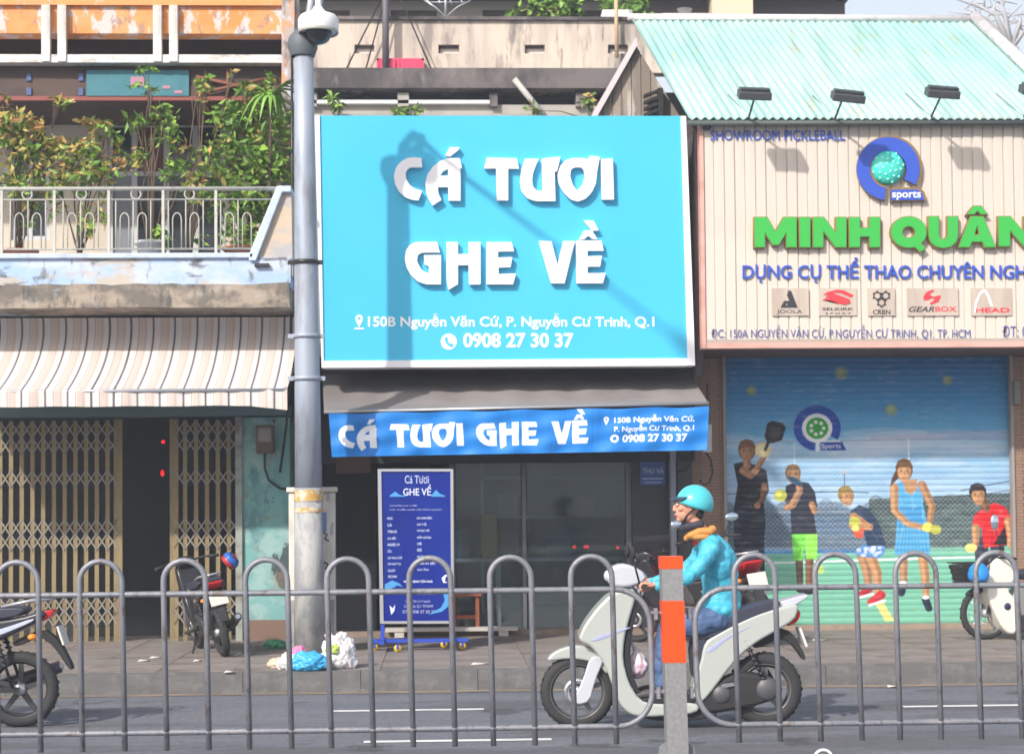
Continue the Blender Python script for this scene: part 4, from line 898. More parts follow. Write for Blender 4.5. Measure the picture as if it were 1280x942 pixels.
b = MB(); b.pbox(1268, 475, 1276, 505, SHY - .2, SHY - .13); tag(b.build('key_switch', M('switch_grey', (.2, .2, .18), .6), bevel=.01, seg=2), 'small grey switch box on the tiled pier at the far right', 'switch box')

# ---- the painted shutter
cv = Canvas(908, 437, 1267, 790, 1.3, (0, 0, 0))
H2, W2 = cv.a.shape[:2]; yy = np.linspace(437, 790, H2)
ys = [437, 500, 545, 553, 600, 660, 700, 738, 740, 790]
cs = [(30, 105, 165), (62, 140, 195), (100, 170, 212), (128, 186, 222), (140, 180, 214), (164, 194, 220), (160, 190, 218), (150, 184, 214), (112, 176, 158), (124, 186, 164)]
A = np.stack([np.interp(yy, ys, [cv.lin(c)[k] for c in cs]) for k in range(3)], -1); cv.a[:] = A[:, None, :]
rn = np.random.RandomState(3)
def blotch(n, x0, x1, y0, y1, rx, ry, col, al):
    for _ in range(n): cv.oval(rn.uniform(x0, x1), rn.uniform(y0, y1), rn.uniform(*rx), rn.uniform(*ry), col, al * rn.uniform(.4, 1))
blotch(60, 900, 1270, 440, 545, (20, 60), (2, 7), (58, 120, 178), .12); blotch(40, 900, 1270, 545, 575, (20, 60), (3, 8), (206, 216, 232), .25); blotch(70, 900, 1270, 560, 640, (12, 45), (3, 9), (196, 214, 236), .16); blotch(50, 900, 1270, 570, 690, (10, 40), (3, 9), (100, 148, 205), .16)
cv.poly([(1085, 548), (1267, 541), (1267, 552), (1090, 554)], (170, 160, 190), .35)
# far trees and hedge band
for i in range(60): cv.oval(908 + i * 6.2, 640 + 6 * math.sin(i * .8) + (8 if 20 < i < 30 else 0), 9, 10, (74, 92, 112), .5)
cv.poly([(908, 645), (1085, 648), (1085, 702), (908, 702)], (72, 92, 112), .9); cv.poly([(1085, 630), (1267, 623), (1267, 697), (1085, 697)], (50, 68, 68), .95)
cv.poly([(985, 650), (1062, 652), (1062, 676), (985, 676)], (84, 112, 142), .8); blotch(50, 1090, 1265, 640, 695, (5, 16), (2, 6), (88, 112, 104), .4); blotch(40, 915, 1070, 650, 698, (5, 16), (2, 6), (66, 90, 116), .4)
cv.poly([(908, 697), (1267, 692), (1267, 790), (908, 790)], (116, 180, 158)); blotch(50, 908, 1267, 705, 786, (25, 70), (1, 3), (120, 194, 166), .3)
cv.poly([(908, 694), (1100, 694), (1100, 699), (908, 699)], (62, 118, 170)); cv.line([(908, 712), (1010, 710), (1200, 706), (1267, 705)], 2.4, (220, 234, 234)); cv.poly([(1090, 762), (1101, 762), (1115, 787), (1103, 787)], (214, 206, 130))
# fence netting
for s_ in (1, -1):
    for i in range(-60, 110):
        x = 908 + i * 6.0
        cv.line([(x, 556), (x + s_ * 142, 698)] if True else [], .5, (200, 210, 220), .36)
cv.poly([(908, 437), (1267, 437), (1267, 437.5), (908, 437.5)], (30, 105, 165))
cv.line([(908, 555), (1267, 553)], 1.6, (150, 165, 190)); cv.line([(908, 622), (1060, 620), (1085, 622)], 1.2, (60, 80, 105)); cv.line([(1200, 620), (1267, 607)], 1.2, (55, 65, 80)); cv.line([(1200, 628), (1267, 620)], 1, (55, 65, 80))
cv.line([(993, 556), (993, 700)], 1.6, (205, 215, 230)); cv.line([(1136, 553), (1136, 600)], 2, (220, 226, 236)); cv.line([(1055, 596), (1055, 622)], 1, (70, 80, 100)); cv.oval(1055, 595, 6, 2.5, (170, 180, 195))
ball_y = (180, 184, 84)
for (x, y, r_) in ((941, 489, 6), (1053, 467, 8), (1186, 477, 6), (1115, 515, 7.5)):
    for k in range(8): cv.oval(x + r_ * math.cos(k * .785), y + r_ * math.sin(k * .785), 1.8, 1.8, (120, 150, 130), .4)
    cv.oval(x, y, r_, r_, (150, 166, 96), .6); cv.oval(x - 1, y - 1, r_ * .5, r_ * .5, (190, 192, 110), .5)
for (x, y, r_) in ((1023, 720, 5.5),): cv.oval(x, y, r_, r_, (170, 196, 100))
# emblem
Q = arc(1022, 538, 29.5, 97, 391, 30) + arc(1022, 538, 19, 391, 97, 24); cv.poly(Q, (28, 74, 168)); cv.oval(1022, 538, 19, 19, (232, 236, 242)); cv.oval(1022, 538, 14, 14, (44, 160, 60))
for k in range(7): cv.oval(1022 + 8 * math.cos(k * .9), 538 + 8 * math.sin(k * .9), 2.4, 2.4, (220, 240, 220))
cv.poly([(1026, 556), (1053, 556), (1058, 567), (1026, 567)], (28, 74, 168)); cv.poly([(1020.5, 557), (1023.5, 557), (1023.5, 568), (1020.5, 568)], (232, 236, 242)); cv.text('Sports', 1027, 558, 1051, 566, (235, 240, 250), .0)
cv.line([(1026, 555), (1050, 555)], 1.6, (232, 236, 242))
SK, SKd, BK, BK2 = (168, 126, 94), (118, 84, 62), (28, 32, 42), (42, 48, 60)
def head(x, y, rx, ry, hair, tilt=0, sk=SK, look=0, cap=.55):
    dk = tuple(c * .72 for c in sk); lt = tuple(min(255, c * 1.1 + 8) for c in sk); hd = tuple(c * .65 for c in hair); c0, s0 = math.cos(tilt), math.sin(tilt)
    g = lambda u, v: (x + u * rx * c0 - v * ry * s0, y + u * rx * s0 + v * ry * c0)
    cv.poly([g(1.02 * math.cos(t), -.1 + 1.0 * math.sin(t)) for t in np.linspace(0, 6.28, 22)[:-1]], hair)
    cv.poly([g(*p) for p in ((-.78, -.35), (.78, -.35), (.82, .1), (.66, .6), (.3, .96), (0, 1.02), (-.3, .96), (-.66, .6), (-.82, .1))], sk)
    cv.poly([g(*p) for p in ((.3, -.3), (.78, -.35), (.82, .1), (.66, .6), (.3, .96), (.42, .4))], dk, .55)
    cv.poly([g(*p) for p in ((-.6, -.2), (-.1, -.25), (-.05, .3), (-.3, .6), (-.6, .3))], lt, .45)
    cv.poly([g(*p) for p in ((-1.02, .1), (-1.04, -.4), (-.7, -.95), (0, -1.12), (.7, -.95), (1.04, -.4), (1.0, .15), (.82, -.1), (.6, -.42), (.1, -.5), (-.5, -.36), (-.84, -.05))], hair)
    for _ in range(9): u = rn.uniform(-.85, .7); cv.line([g(u, -.95 + abs(u) * .4), g(u + rn.uniform(-.1, .25), -.45)], .7, hd if rn.rand() < .6 else tuple(min(255, c * 1.25) for c in hair), .5)
    lk = look * .3
    for e in (-.36, .36):
        cv.oval(*g(e + lk, .0), rx * .17, ry * .1, dk, .8); cv.oval(*g(e + lk, .0), rx * .08, ry * .06, (40, 28, 26), .9); cv.line([g(e + lk - .17, -.17), g(e + lk + .17, -.19)], .9, hd, .8)
    cv.line([g(lk, .0), g(lk + .08, .32), g(lk - .08, .34)], .8, dk, .8); cv.line([g(lk - .24, .6), g(lk, .64), g(lk + .24, .58)], 1.1, (132, 66, 58), .8)
    cv.line([g(-.4, 1.0), g(.4, 1.0)], 1.2, dk, .5)
# player 1: dark clothes, paddle raised
cv.limb([(927, 690), (926, 780)], [9, 7], (40, 48, 66)); cv.limb([(945, 690), (948, 782)], [9, 7], (36, 44, 60))
cv.poly([(917, 583), (931, 580), (948, 586), (958, 592), (961, 618), (954, 632), (956, 660), (953, 690), (916, 690), (917, 640), (922, 610)], BK); cv.poly([(918, 640), (955, 640), (954, 700), (917, 700)], (34, 40, 58)); cv.line([(940, 592), (936, 690)], 1.2, BK2, .7)
cv.limb([(929, 592), (938, 598), (946, 590)], [5, 4.5, 4], SK); cv.limb([(946, 590), (956, 573)], [4, 3.2], SK); cv.limb([(955, 612), (953, 628), (945, 637)], [4, 3.6, 3], SKd); cv.oval(946, 637, 4, 4, SK)
head(934, 567, 10.5, 14, (120, 82, 48)); cv.limb([(934, 580), (934, 585)], [5, 5], SK); cv.oval(954, 565.5, 10, 9.5, (226, 214, 160)); cv.oval(952, 563, 5, 5, (240, 232, 190), .6)
cv.limb([(957, 565), (962, 553)], [2, 2], (60, 50, 60)); cv.poly([(956, 548), (960, 531), (966, 528), (979, 531), (983, 537), (978, 553), (966, 557), (959, 555)], (38, 38, 44)); cv.poly([(961, 547), (964, 534), (977, 536), (974, 551), (966, 553)], (66, 66, 74), .8)
# player 2: black shirt, green shorts
cv.limb([(997, 700), (998, 740)], [5, 4], (90, 74, 66)); cv.limb([(1010, 700), (1009, 742)], [5.5, 4.5], SKd); cv.poly([(988, 672), (1020, 672), (1020, 706), (1006, 706), (1004, 690), (1001, 708), (990, 708)], (120, 214, 84)); cv.poly([(1004, 672), (1020, 672), (1019, 706), (1006, 706)], (150, 222, 92), .8)
cv.poly([(982, 612), (996, 606), (1010, 608), (1018, 620), (1021, 640), (1014, 640), (1020, 674), (988, 674), (987, 640), (979, 630)], BK2); cv.poly([(984, 612), (1012, 610), (1019, 672), (990, 672)], (44, 48, 62))
cv.limb([(983, 640), (990, 636), (999, 618), (997, 606)], [4, 4.5, 4, 3.5], SK); cv.limb([(1014, 636), (1017, 645)], [4, 3.5], SK); cv.oval(1000, 746, 7, 4, (34, 36, 44)); cv.oval(1009, 748, 7, 4, (30, 32, 42)); head(991, 597, 9.5, 12, (120, 96, 70)); cv.poly([(982, 598), (994, 601), (1004, 610), (1000, 613), (990, 609)], (40, 78, 108)); cv.oval(975, 624, 8, 8, ball_y); cv.oval(973, 622, 4, 4, (222, 226, 120), .7)
# player 3: bending boy
cv.limb([(1075, 700), (1081, 720), (1084, 746)], [7, 6, 4.5], SK); cv.limb([(1086, 702), (1094, 725), (1095, 752)], [7, 6, 4.5], (180, 136, 98)); cv.limb([(1074, 752), (1084, 745)], [4, 5], (176, 40, 54)); cv.limb([(1085, 762), (1099, 753)], [4, 5.5], (190, 44, 58)); cv.poly([(1070, 755), (1090, 750), (1090, 753), (1071, 758)], (236, 232, 232)); cv.poly([(1082, 765), (1104, 759), (1104, 762), (1083, 768)], (240, 236, 236))
cv.poly([(1066, 700), (1078, 688), (1104, 688), (1104, 700), (1096, 706), (1074, 704)], (92, 140, 200)); blotch(14, 1070, 1100, 690, 704, (2, 4), (1, 3), (214, 226, 240), .8); cv.poly([(1062, 645), (1073, 637), (1086, 643), (1098, 662), (1106, 690), (1082, 690), (1078, 672), (1064, 662)], (44, 62, 88)); cv.line([(1072, 645), (1096, 684)], 2, (70, 92, 122), .7)
head(1057, 626, 9.5, 12.5, (142, 122, 66), -.25, (184, 142, 104), -1); cv.limb([(1066, 652), (1085, 666), (1072, 665)], [5, 4, 3.6], (180, 136, 98)); cv.limb([(1086, 666), (1063, 664)], [4, 3.6], (180, 136, 98)); cv.poly([(1063, 668), (1078, 668), (1077, 680), (1068, 679)], (226, 82, 40)); cv.oval(1067, 659, 7, 6.5, ball_y); cv.oval(1068, 667, 5, 4, (222, 226, 120))
# player 4: woman in blue dress
cv.limb([(1127, 700), (1127, 738)], [6, 4.5], SK); cv.limb([(1151, 700), (1154, 730), (1155, 757)], [6.5, 5.5, 4], (178, 136, 98)); cv.limb([(1126, 741), (1124, 751)], [5, 4.5], (36, 44, 66)); cv.limb([(1154, 760), (1158, 771)], [5, 4.5], (34, 42, 62)); cv.oval(1126, 738, 4.5, 2.5, (230, 230, 236)); cv.oval(1154, 757, 4.5, 2.5, (230, 230, 236))
cv.poly([(1120, 610), (1128, 607), (1131, 622), (1144, 622), (1147, 608), (1153, 612), (1153, 640), (1159, 668), (1161, 702), (1116, 702), (1119, 668), (1122, 640)], (86, 164, 212)); cv.poly([(1124, 640), (1150, 640), (1154, 668), (1121, 668)], (66, 142, 196), .8)
for i in range(9): cv.line([(1124 + i * 3.6, 668), (1119 + i * 4.8, 701)], .9, (60, 128, 184), .8)
cv.poly([(1128, 605), (1146, 605), (1145, 620), (1138, 625), (1131, 620)], (180, 138, 100)); cv.limb([(1117, 615), (1117, 645), (1133, 662), (1152, 667)], [5.5, 4.5, 4, 3.6], (180, 138, 100)); cv.limb([(1152, 612), (1164, 640), (1160, 664)], [5.5, 4.5, 3.6], (168, 126, 92)); cv.poly([(1122, 588), (1126, 600), (1112, 614), (1114, 604)], (84, 60, 48)); head(1130, 594, 10.5, 14.5, (104, 74, 48), 0, (190, 146, 108)); cv.oval(1158, 667, 7, 6, (214, 214, 100)); cv.oval(1168, 670, 7, 6, ball_y)
# player 5: red shirt boy
cv.limb([(1225, 690), (1227, 760)], [9, 7], (52, 58, 74)); cv.limb([(1245, 690), (1244, 760)], [9, 7], (46, 50, 66)); cv.poly([(1217, 652), (1229, 642), (1243, 636), (1256, 642), (1263, 656), (1259, 662), (1258, 690), (1228, 694), (1226, 668), (1213, 668)], (204, 34, 42)); cv.line([(1240, 645), (1238, 690)], 1.6, (160, 22, 34), .8); cv.poly([(1240, 690), (1255, 666), (1258, 690)], (34, 34, 44))
cv.limb([(1218, 668), (1218, 688), (1214, 694)], [5, 4, 4], (180, 138, 100)); cv.limb([(1259, 660), (1262, 680), (1261, 690)], [5, 4, 4], (188, 146, 108)); cv.oval(1212, 694, 7.5, 6, (222, 210, 130)); cv.limb([(1229, 634), (1232, 643)], [5, 5], SKd); head(1222, 625, 10.5, 13.5, (40, 34, 38), -.1, (182, 138, 100))
for q in ((920, 590, 955, 680, 16), (990, 615, 1015, 665, 12), (1070, 650, 1098, 685, 10)): cv.folds(*q, (70, 78, 96), .3)
cv.folds(990, 675, 1018, 695, 8, (80, 160, 60), .5); cv.folds(1122, 615, 1154, 690, 14, (150, 204, 232), .4); cv.folds(1222, 645, 1255, 680, 9, (150, 24, 34), .5)
for _ in range(1500):
    x, y = rn.uniform(908, 1267), rn.uniform(437, 790); g_ = rn.choice((20, 235)); cv.oval(x, y, rn.uniform(2, 9), rn.uniform(.6, 2.2), (g_, g_, g_), rn.uniform(.02, .07))
# netting drawn in front of the players too, where the paint is thin
xa, za_, xb, zb2 = rect(908, 437, 1267, 790, SHY)
nsl_ = 46
def shsurf(U, V):
    X = xa + (xb - xa) * U; Z = zb2 + (ZS + .06 - zb2) * V
    ph = (V * nsl_) % 1.0; Y = SHY - .008 * np.sin(np.pi * ph) ** .8
    return X, Y, Z
painted_sheet('roller_shutter', cv, shsurf, painted, show)

# ------------------------------------------------------------------ BACKGROUND BUILDING
BGY = 26.0
bg = thing('apartment_block', 'stained cream and black concrete block rising behind the cyan sign', 'building', (0, BGY, 0))
zb_at = lambda py, Y=BGY: at(620, py, Y).z
bx0, bx1 = at(360, 60, BGY).x, at(806, 60, BGY).x
slots = [rect(a, 56, c_, 67, BGY) for a, c_ in ((443, 468), (548, 574), (656, 681), (760, 785))]
wall_with_holes('parapet', bg_wall, bx0, zb_at(91), at(1000, 60, BGY).x, zb_at(26), BGY, BGY + .25, slots, bg)
for s_ in slots:
    b = MB(); b.box(s_[0], BGY + .1, s_[1], s_[2], BGY + .12, s_[3]); m2 = b.build('slot_block', M('slot_white', (.66, .6, .55), .7), bg)
    b = MB(); b.box(s_[0] + .02, BGY + .06, s_[3] - .035, s_[2] - .02, BGY + .1, s_[3]).box(s_[0], BGY + .06, s_[1], s_[0] + .03, BGY + .1, s_[3]); b.build('slot_shade', bg_dark, bg)  # dark strips draw the slot's cast shade along its top and left
b = MB(); b.box(bx0, BGY - .06, zb_at(26), at(1000, 60, BGY).x, BGY + .3, zb_at(22)); b.build('parapet_coping', bg_dark, bg)
b = MB(); b.box(bx0, BGY - .3, zb_at(116), bx1, BGY + .3, zb_at(91.2)); b.build('dark_beam', bg_dark, bg)
b = MB(); b.box(bx0, BGY - .1, zb_at(150), bx1, BGY + .2, zb_at(133)); b.build('lower_wall', bg_grey, bg)
b = MB(); b.box(bx0, BGY - .2, zb_at(133.2), at(612, 100, BGY).x, BGY + .1, zb_at(129)); b.build('white_ledge', white_p, bg)
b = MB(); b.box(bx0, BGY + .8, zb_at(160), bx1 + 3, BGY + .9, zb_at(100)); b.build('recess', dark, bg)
for a, c_ in ((360, 396), (497, 511), (612, 622), (720, 732)):
    b = MB(); b.pbox(a, 116, c_, 133, BGY - .2, BGY + .3); b.build('column', bg_grey if a < 600 else bg_dark, bg)
b = MB(); b.box(bx0, BGY - .4, 0, bx1, BGY + 6, zb_at(150)); b.build('block_body', bg_grey, bg)
# upper storey beyond the parapet
UY = 28.5; zu = lambda py: at(620, py, UY).z
hl = [rect(a, 13, c_, 26, UY) for a, c_ in ((366, 437), (488, 546), (603, 752))]
wall_with_holes('upper_storey', M('upper_render', (.36, .33, .3), .8), at(360, 0, UY).x, zu(40), at(1056, 0, UY).x, zu(2), UY, UY + .3, hl, bg)
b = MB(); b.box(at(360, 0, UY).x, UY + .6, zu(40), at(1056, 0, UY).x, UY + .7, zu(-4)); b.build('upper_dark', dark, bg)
b = MB(); b.box(at(360, 0, UY).x, UY - .5, zu(2), at(1058, 0, UY).x, UY + .8, zu(-30)); b.build('eave_slab', M('eave_dark', (.15, .14, .14), .8), bg)
b = MB(); b.pbox(890, -30, 941, 20, UY - .55, UY - .02); b.build('cream_column', M('cream_column', (.66, .56, .42), .8), bg)
b = MB(); b.pbox(794, 0, 1056, 30, UY - .1, UY - .004); b.build('shaded_gallery', M('gallery_dark', (.13, .12, .12), .8), bg)  # flat dark slab, the gallery's shade is put into its colour
# mast with guys, antenna, crate, sticks
mst = thing('steel_mast', 'tall dark mast with guy wires standing on the roof behind the cyan sign', 'mast', tuple(at(482, 91, BGY - .35)))
b = MB(); b.tube([at(482, 91, BGY - .25), at(482, -40, BGY - .25)], .05, 8); b.build('mast', M('mast_grey', (.12, .11, .13), .6), mst)
for (a, c_) in (((480, -8), (431, 90)), ((481, 0), (456, 91)), ((484, -40), (541, 91))):
    b = MB(); b.tube([at(*a, BGY - .25), at(*c_, BGY - .28)], .012, 5); b.build('guy_wire', blackm, mst)
an = thing('antenna', 'spindly light grey rooftop antenna above the parapet', 'antenna', tuple(at(557, 24, BGY + .1)))
b = MB(); b.tube([at(557, 26, BGY + .1), at(557, -20, BGY + .1)], .02, 6); b.build('mast', alum, an)
b = MB()
b.tube([at(530, 0, BGY + .1), at(545, 10, BGY + .1), at(557, 22, BGY + .1), at(572, 9, BGY + .1), at(588, 1, BGY + .1)], .014, 5)
for k in range(4): b.tube([at(534 + k * 14, -2, BGY + .1), at(537 + k * 14, 7, BGY + .1)], .01, 5)
b.tube([at(532, 3, BGY + .1), at(586, 3, BGY + .1)], .01, 5); b.build('element', alum, an)
cr = thing('plastic_crate', 'pinkish red plastic crate on the dark beam beside the mast', 'crate', tuple(at(500, 90, BGY - .2)))
x0, z0_, x1, z1_ = rect(471, 73, 530, 91, BGY - .2); pk = M('crate_pink', (.7, .05, .14), .5)
b = MB(); b.box(x0, BGY - .2, z0_, x1, BGY - .03, z0_ + .03).box(x0, BGY - .2, z1_ - .035, x1, BGY - .18, z1_).box(x0, BGY - .05, z0_, x1, BGY - .03, z1_).box(x0, BGY - .2, z0_, x0 + .03, BGY - .03, z1_).box(x1 - .03, BGY - .2, z0_, x1, BGY - .03, z1_); b.build('frame', pk, cr)
for k in range(10):
    xx = x0 + .03 + (x1 - x0 - .06) * (k + .5) / 10; b = MB(); b.box(xx - .022, BGY - .198, z0_ + .03, xx + .018, BGY - .185, z1_ - .035); b.build('slat', pk, cr)
b = MB(); b.tube([at(643, 99, BGY - .4), at(684, 150, BGY - .4)], .045, 8); tag(b.build('leaning_pipe', M('pipe_pale', (.45, .43, .42), .6)), 'pale pipe leaning diagonally against the dark beam above the cyan sign', 'pipe')
b = MB(); b.tube([at(770, -20, BGY - .15), at(771, 72, BGY - .15)], .03, 6); tag(b.build('bamboo_stick', M('bamboo', (.55, .4, .25), .7)), 'thin bamboo stick upright before the cream parapet', 'stick')

# ------------------------------------------------------------------ plants
def leaf_mesh(m, c, size, rnd, droop=.3):
    size *= rnd.choice((.55, .8, 1.0, 1.25, 1.6))
    d = Vector((rnd.gauss(0, 1), rnd.gauss(0, 1), rnd.gauss(0, .7) - droop)).normalized(); s_ = d.cross(Vector((rnd.gauss(0, 1), rnd.gauss(0, 1), rnd.gauss(0, 1)))).normalized()
    L = size * rnd.uniform(.7, 1.3); W_ = L * .23; n_ = d.cross(s_) * (L * .08)
    m.add([c, c + d * L * .45 + s_ * W_ + n_, c + d * L, c + d * L * .45 - s_ * W_ + n_], [(0, 1, 2, 3)])
def shrub(name, label, cat, base, blobs, nleaf, size, orange=0.0, seed=0, group=None, stems=True):
    rnd = random.Random(seed); t = thing(name, label, cat, tuple(base), 0, group)
    g1, g2, g3 = MB(), MB(), MB(); tot = sum(b_[3] ** 2 for b_ in blobs)
    for (x, y, Y, r_) in blobs:
        c = at(x, y, Y); k = int(.72 * nleaf * r_ ** 2 / tot); sub_ = [Vector((rnd.gauss(0, .5), rnd.gauss(0, .5), rnd.gauss(0, .5))) * r_ for _ in range(max(3, k // 14))]
        for _ in range(k):
            p = c + rnd.choice(sub_) + Vector((rnd.gauss(0, 1), rnd.gauss(0, 1), rnd.gauss(0, 1))) * r_ * .16
            q = rnd.random(); top = (p.z - c.z) / r_
            leaf_mesh(g3 if q < orange * (1.3 + top) else (g1 if rnd.random() < .65 else g2), p, size, rnd)
    for m, mt, nm in ((g1, leaf_g, 'foliage'), (g2, leaf_d, 'foliage'), (g3, leaf_o, 'young_foliage')):
        if m.f: m.build(nm, mt, t, kind='stuff')
    st = MB()
    for (x, y, Y, r_) in blobs:
        c = at(x, y, Y); mid = base.lerp(c, .5) + Vector((rnd.uniform(-.1, .1), 0, rnd.uniform(-.05, .12)))
        st.tube([base + Vector((rnd.uniform(-.03, .03), 0, 0)), mid, c], [.012, .008, .004], 5)
        for _ in range(3):
            e = c + Vector((rnd.gauss(0, .5), rnd.gauss(0, .3), rnd.gauss(0, .5))) * r_; st.tube([mid.lerp(c, .6), e], [.005, .003], 4)
    st.build('stem', bark, t); return t
fl_z = zt - .03
def pb(px, Y): v = at(px, 322, Y); return Vector((v.x, Y, fl_z))
def pot(px, Y, r_, h, mat, label):
    p = pb(px, Y); b = MB(); b.lathe([(0, 0), (r_ * .72, 0), (r_ * .95, h * .9), (r_ * 1.06, h * .9), (r_ * 1.06, h), (r_ * .9, h), (r_ * .85, h * .82), (0, h * .82)], p, 18)
    tag(b.build('flower_pot', mat), label, 'pot', 'flower pots on the balcony'); return p + Vector((0, 0, h * .8))
wpot = M('white_pot', (.6, .6, .6), .6); gpot = M('green_pot', (.04, .12, .09), .5)
p1 = pot(24, 18.4, .19, .2, terra, 'terracotta pot at the left end of the balcony under the leafy shrub')
p2 = pot(98, 18.5, .2, .16, terra, 'shallow terracotta pot behind the rail left of centre')
p3 = pot(190, 18.5, .17, .3, wpot, 'white pot behind the middle of the balcony rail')
p4 = pot(236, 18.4, .28, .13, gpot, 'wide dark green bowl near the sloping end of the rail')
p5 = pot(305, 18.6, .22, .25, terra, 'terracotta pot under the tall palm leaved shrub')
shrub('flowering_shrub', 'sprawling shrub with orange young leaves at the left end of the balcony', 'plant', p1, [(20, 150, 18.4, .22), (5, 165, 18.3, .2), (35, 175, 18.4, .26), (12, 215, 18.3, .26), (52, 205, 18.4, .28), (40, 245, 18.3, .22), (72, 128, 18.4, .11), (70, 185, 18.5, .16), (3, 130, 18.4, .1)], 1500, .085, .38, 3)
shrub('flowering_shrub', 'loose shrub tipped with orange leaves left of the dark brown door', 'plant', p2, [(92, 185, 18.5, .24), (112, 205, 18.4, .24), (125, 180, 18.5, .18), (95, 225, 18.4, .22), (140, 150, 18.5, .12), (118, 150, 18.5, .14), (130, 215, 18.4, .2), (150, 190, 18.5, .12), (75, 230, 18.4, .2), (112, 270, 18.3, .18)], 1300, .08, .4, 4)
shrub('tall_sapling', 'slender bright green sapling reaching up to the teal board', 'plant', p3, [(182, 92, 18.5, .1), (188, 112, 18.5, .09), (196, 130, 18.5, .1), (178, 140, 18.5, .12), (205, 150, 18.5, .13), (170, 155, 18.5, .1), (215, 160, 18.5, .1), (190, 170, 18.5, .12), (222, 185, 18.5, .14), (185, 195, 18.5, .1), (230, 215, 18.5, .15), (200, 290, 18.4, .14)], 800, .075, .03, 5)
shrub('tall_sapling', 'thin sapling with yellow orange tips against the dark brown boards', 'plant', p4, [(255, 95, 18.4, .08), (247, 108, 18.4, .09), (258, 112, 18.4, .07), (250, 130, 18.4, .05), (291, 90, 18.4, .05), (245, 195, 18.4, .15), (258, 215, 18.4, .16), (240, 240, 18.4, .16), (265, 250, 18.4, .16)], 620, .07, .3, 6)
shrub('dense_shrub', 'dense green shrub filling the balcony corner beside the lamp post', 'plant', p5, [(300, 140, 18.7, .2), (330, 125, 18.7, .2), (345, 150, 18.7, .22), (300, 170, 18.7, .3), (335, 180, 18.7, .34), (290, 205, 18.7, .24), (320, 215, 18.7, .34), (348, 210, 18.7, .25), (300, 245, 18.6, .28), (335, 245, 18.7, .28), (290, 280, 18.6, .24), (275, 232, 18.6, .16), (322, 285, 18.6, .26), (310, 108, 18.7, .1)], 4200, .085, .05, 7)
# long arching leaves
pm_t = thing('palm_plant', 'plant with long arching green blades at the top of the balcony corner', 'plant', tuple(p5 + Vector((.25, .1, -.2))))
rnd = random.Random(11); pc = at(338, 122, 18.4); b = MB(); b.tube([p5 + Vector((.25, .1, -.2)), pc], [.03, .018], 6); b.build('stem', bark, pm_t)
blade_ms = M('blade_green', (.2, .38, .07), .45)
for i in range(26):
    a = rnd.uniform(0, 6.28); L = rnd.uniform(.35, .65); d = Vector((math.cos(a), math.sin(a) * .6, 0)); upz = rnd.uniform(.2, 1.2); m = MB(); pts = []
    for k in range(7):
        s_ = k / 6; pts.append(pc + d * L * s_ * .8 + Vector((0, 0, L * (upz * s_ - 1.1 * s_ * s_))))
    sv = d.cross(Vector((0, 0, 1))).normalized() + Vector((0, 0, .3))
    for k in range(6):
        wa, wb = .026 * (1 - (k / 6) ** 2), .026 * (1 - ((k + 1) / 6) ** 2); m.add([pts[k] - sv * wa, pts[k] + sv * wa, pts[k + 1] + sv * wb, pts[k + 1] - sv * wb], [(0, 1, 2, 3)], True)
    m.build('blade', blade_ms, pm_t)
# rooftop greenery behind
def rv(px, py, Y): return at(px, py, Y)
shrub('rooftop_plant', 'grassy green plant spilling over the parapet left of the bamboo stick', 'plant', rv(690, 30, 26.6), [(672, 10, 26.5, .2), (690, 14, 26.5, .24), (706, 12, 26.5, .22), (715, 18, 26.5, .16), (655, 8, 26.5, .12)], 520, .14, .05, 8)
shrub('rooftop_plant', 'green plant on the roof just right of the bamboo stick', 'plant', rv(772, 26, 26.6), [(762, 6, 26.5, .18), (785, 8, 26.5, .2), (800, 12, 26.5, .14)], 300, .14, 0, 9)
shrub('wall_weed', 'small weed growing on the concrete left above the cyan sign', 'plant', rv(422, 150, 25.4), [(424, 127, 25.4, .1), (418, 124, 25.4, .06)], 90, .09, 0, 10)
shrub('wall_weed', 'leafy weed on the ledge near the white column stub above the sign', 'plant', rv(512, 152, 25.4), [(512, 135, 25.4, .14), (522, 140, 25.4, .12), (500, 142, 25.4, .1)], 170, .09, 0, 12)
shrub('wall_weed', 'weed with a red flower by the dark opening left of the gable', 'plant', rv(738, 150, 25.4), [(738, 130, 25.4, .1), (736, 122, 25.4, .07), (662, 138, 25.4, .08)], 120, .09, .2, 13)
b = MB(); b.pbox(753, 12, 791, 24, 26.2, 26.6); tag(b.build('planter_box', white_p, bevel=.02), 'white planter box on the parapet beside the roof ridge', 'planter')
b = MB(); bp = at(856, 20, 21.5); b.lathe([(0, 0), (.07, 0), (.09, .1), (.1, .1), (.0, .09)], bp + Vector((0, 0, -.02)), 12)
tag(b.build('roof_bracket_pot', wpot), 'tiny white pot behind the teal roof ridge', 'pot')
b = MB(); b.box(bp.x - .3, 21.3, bp.z - .2, bp.x + .3, 21.7, bp.z - .02); b.build('pot_ledge', bg_grey, show)
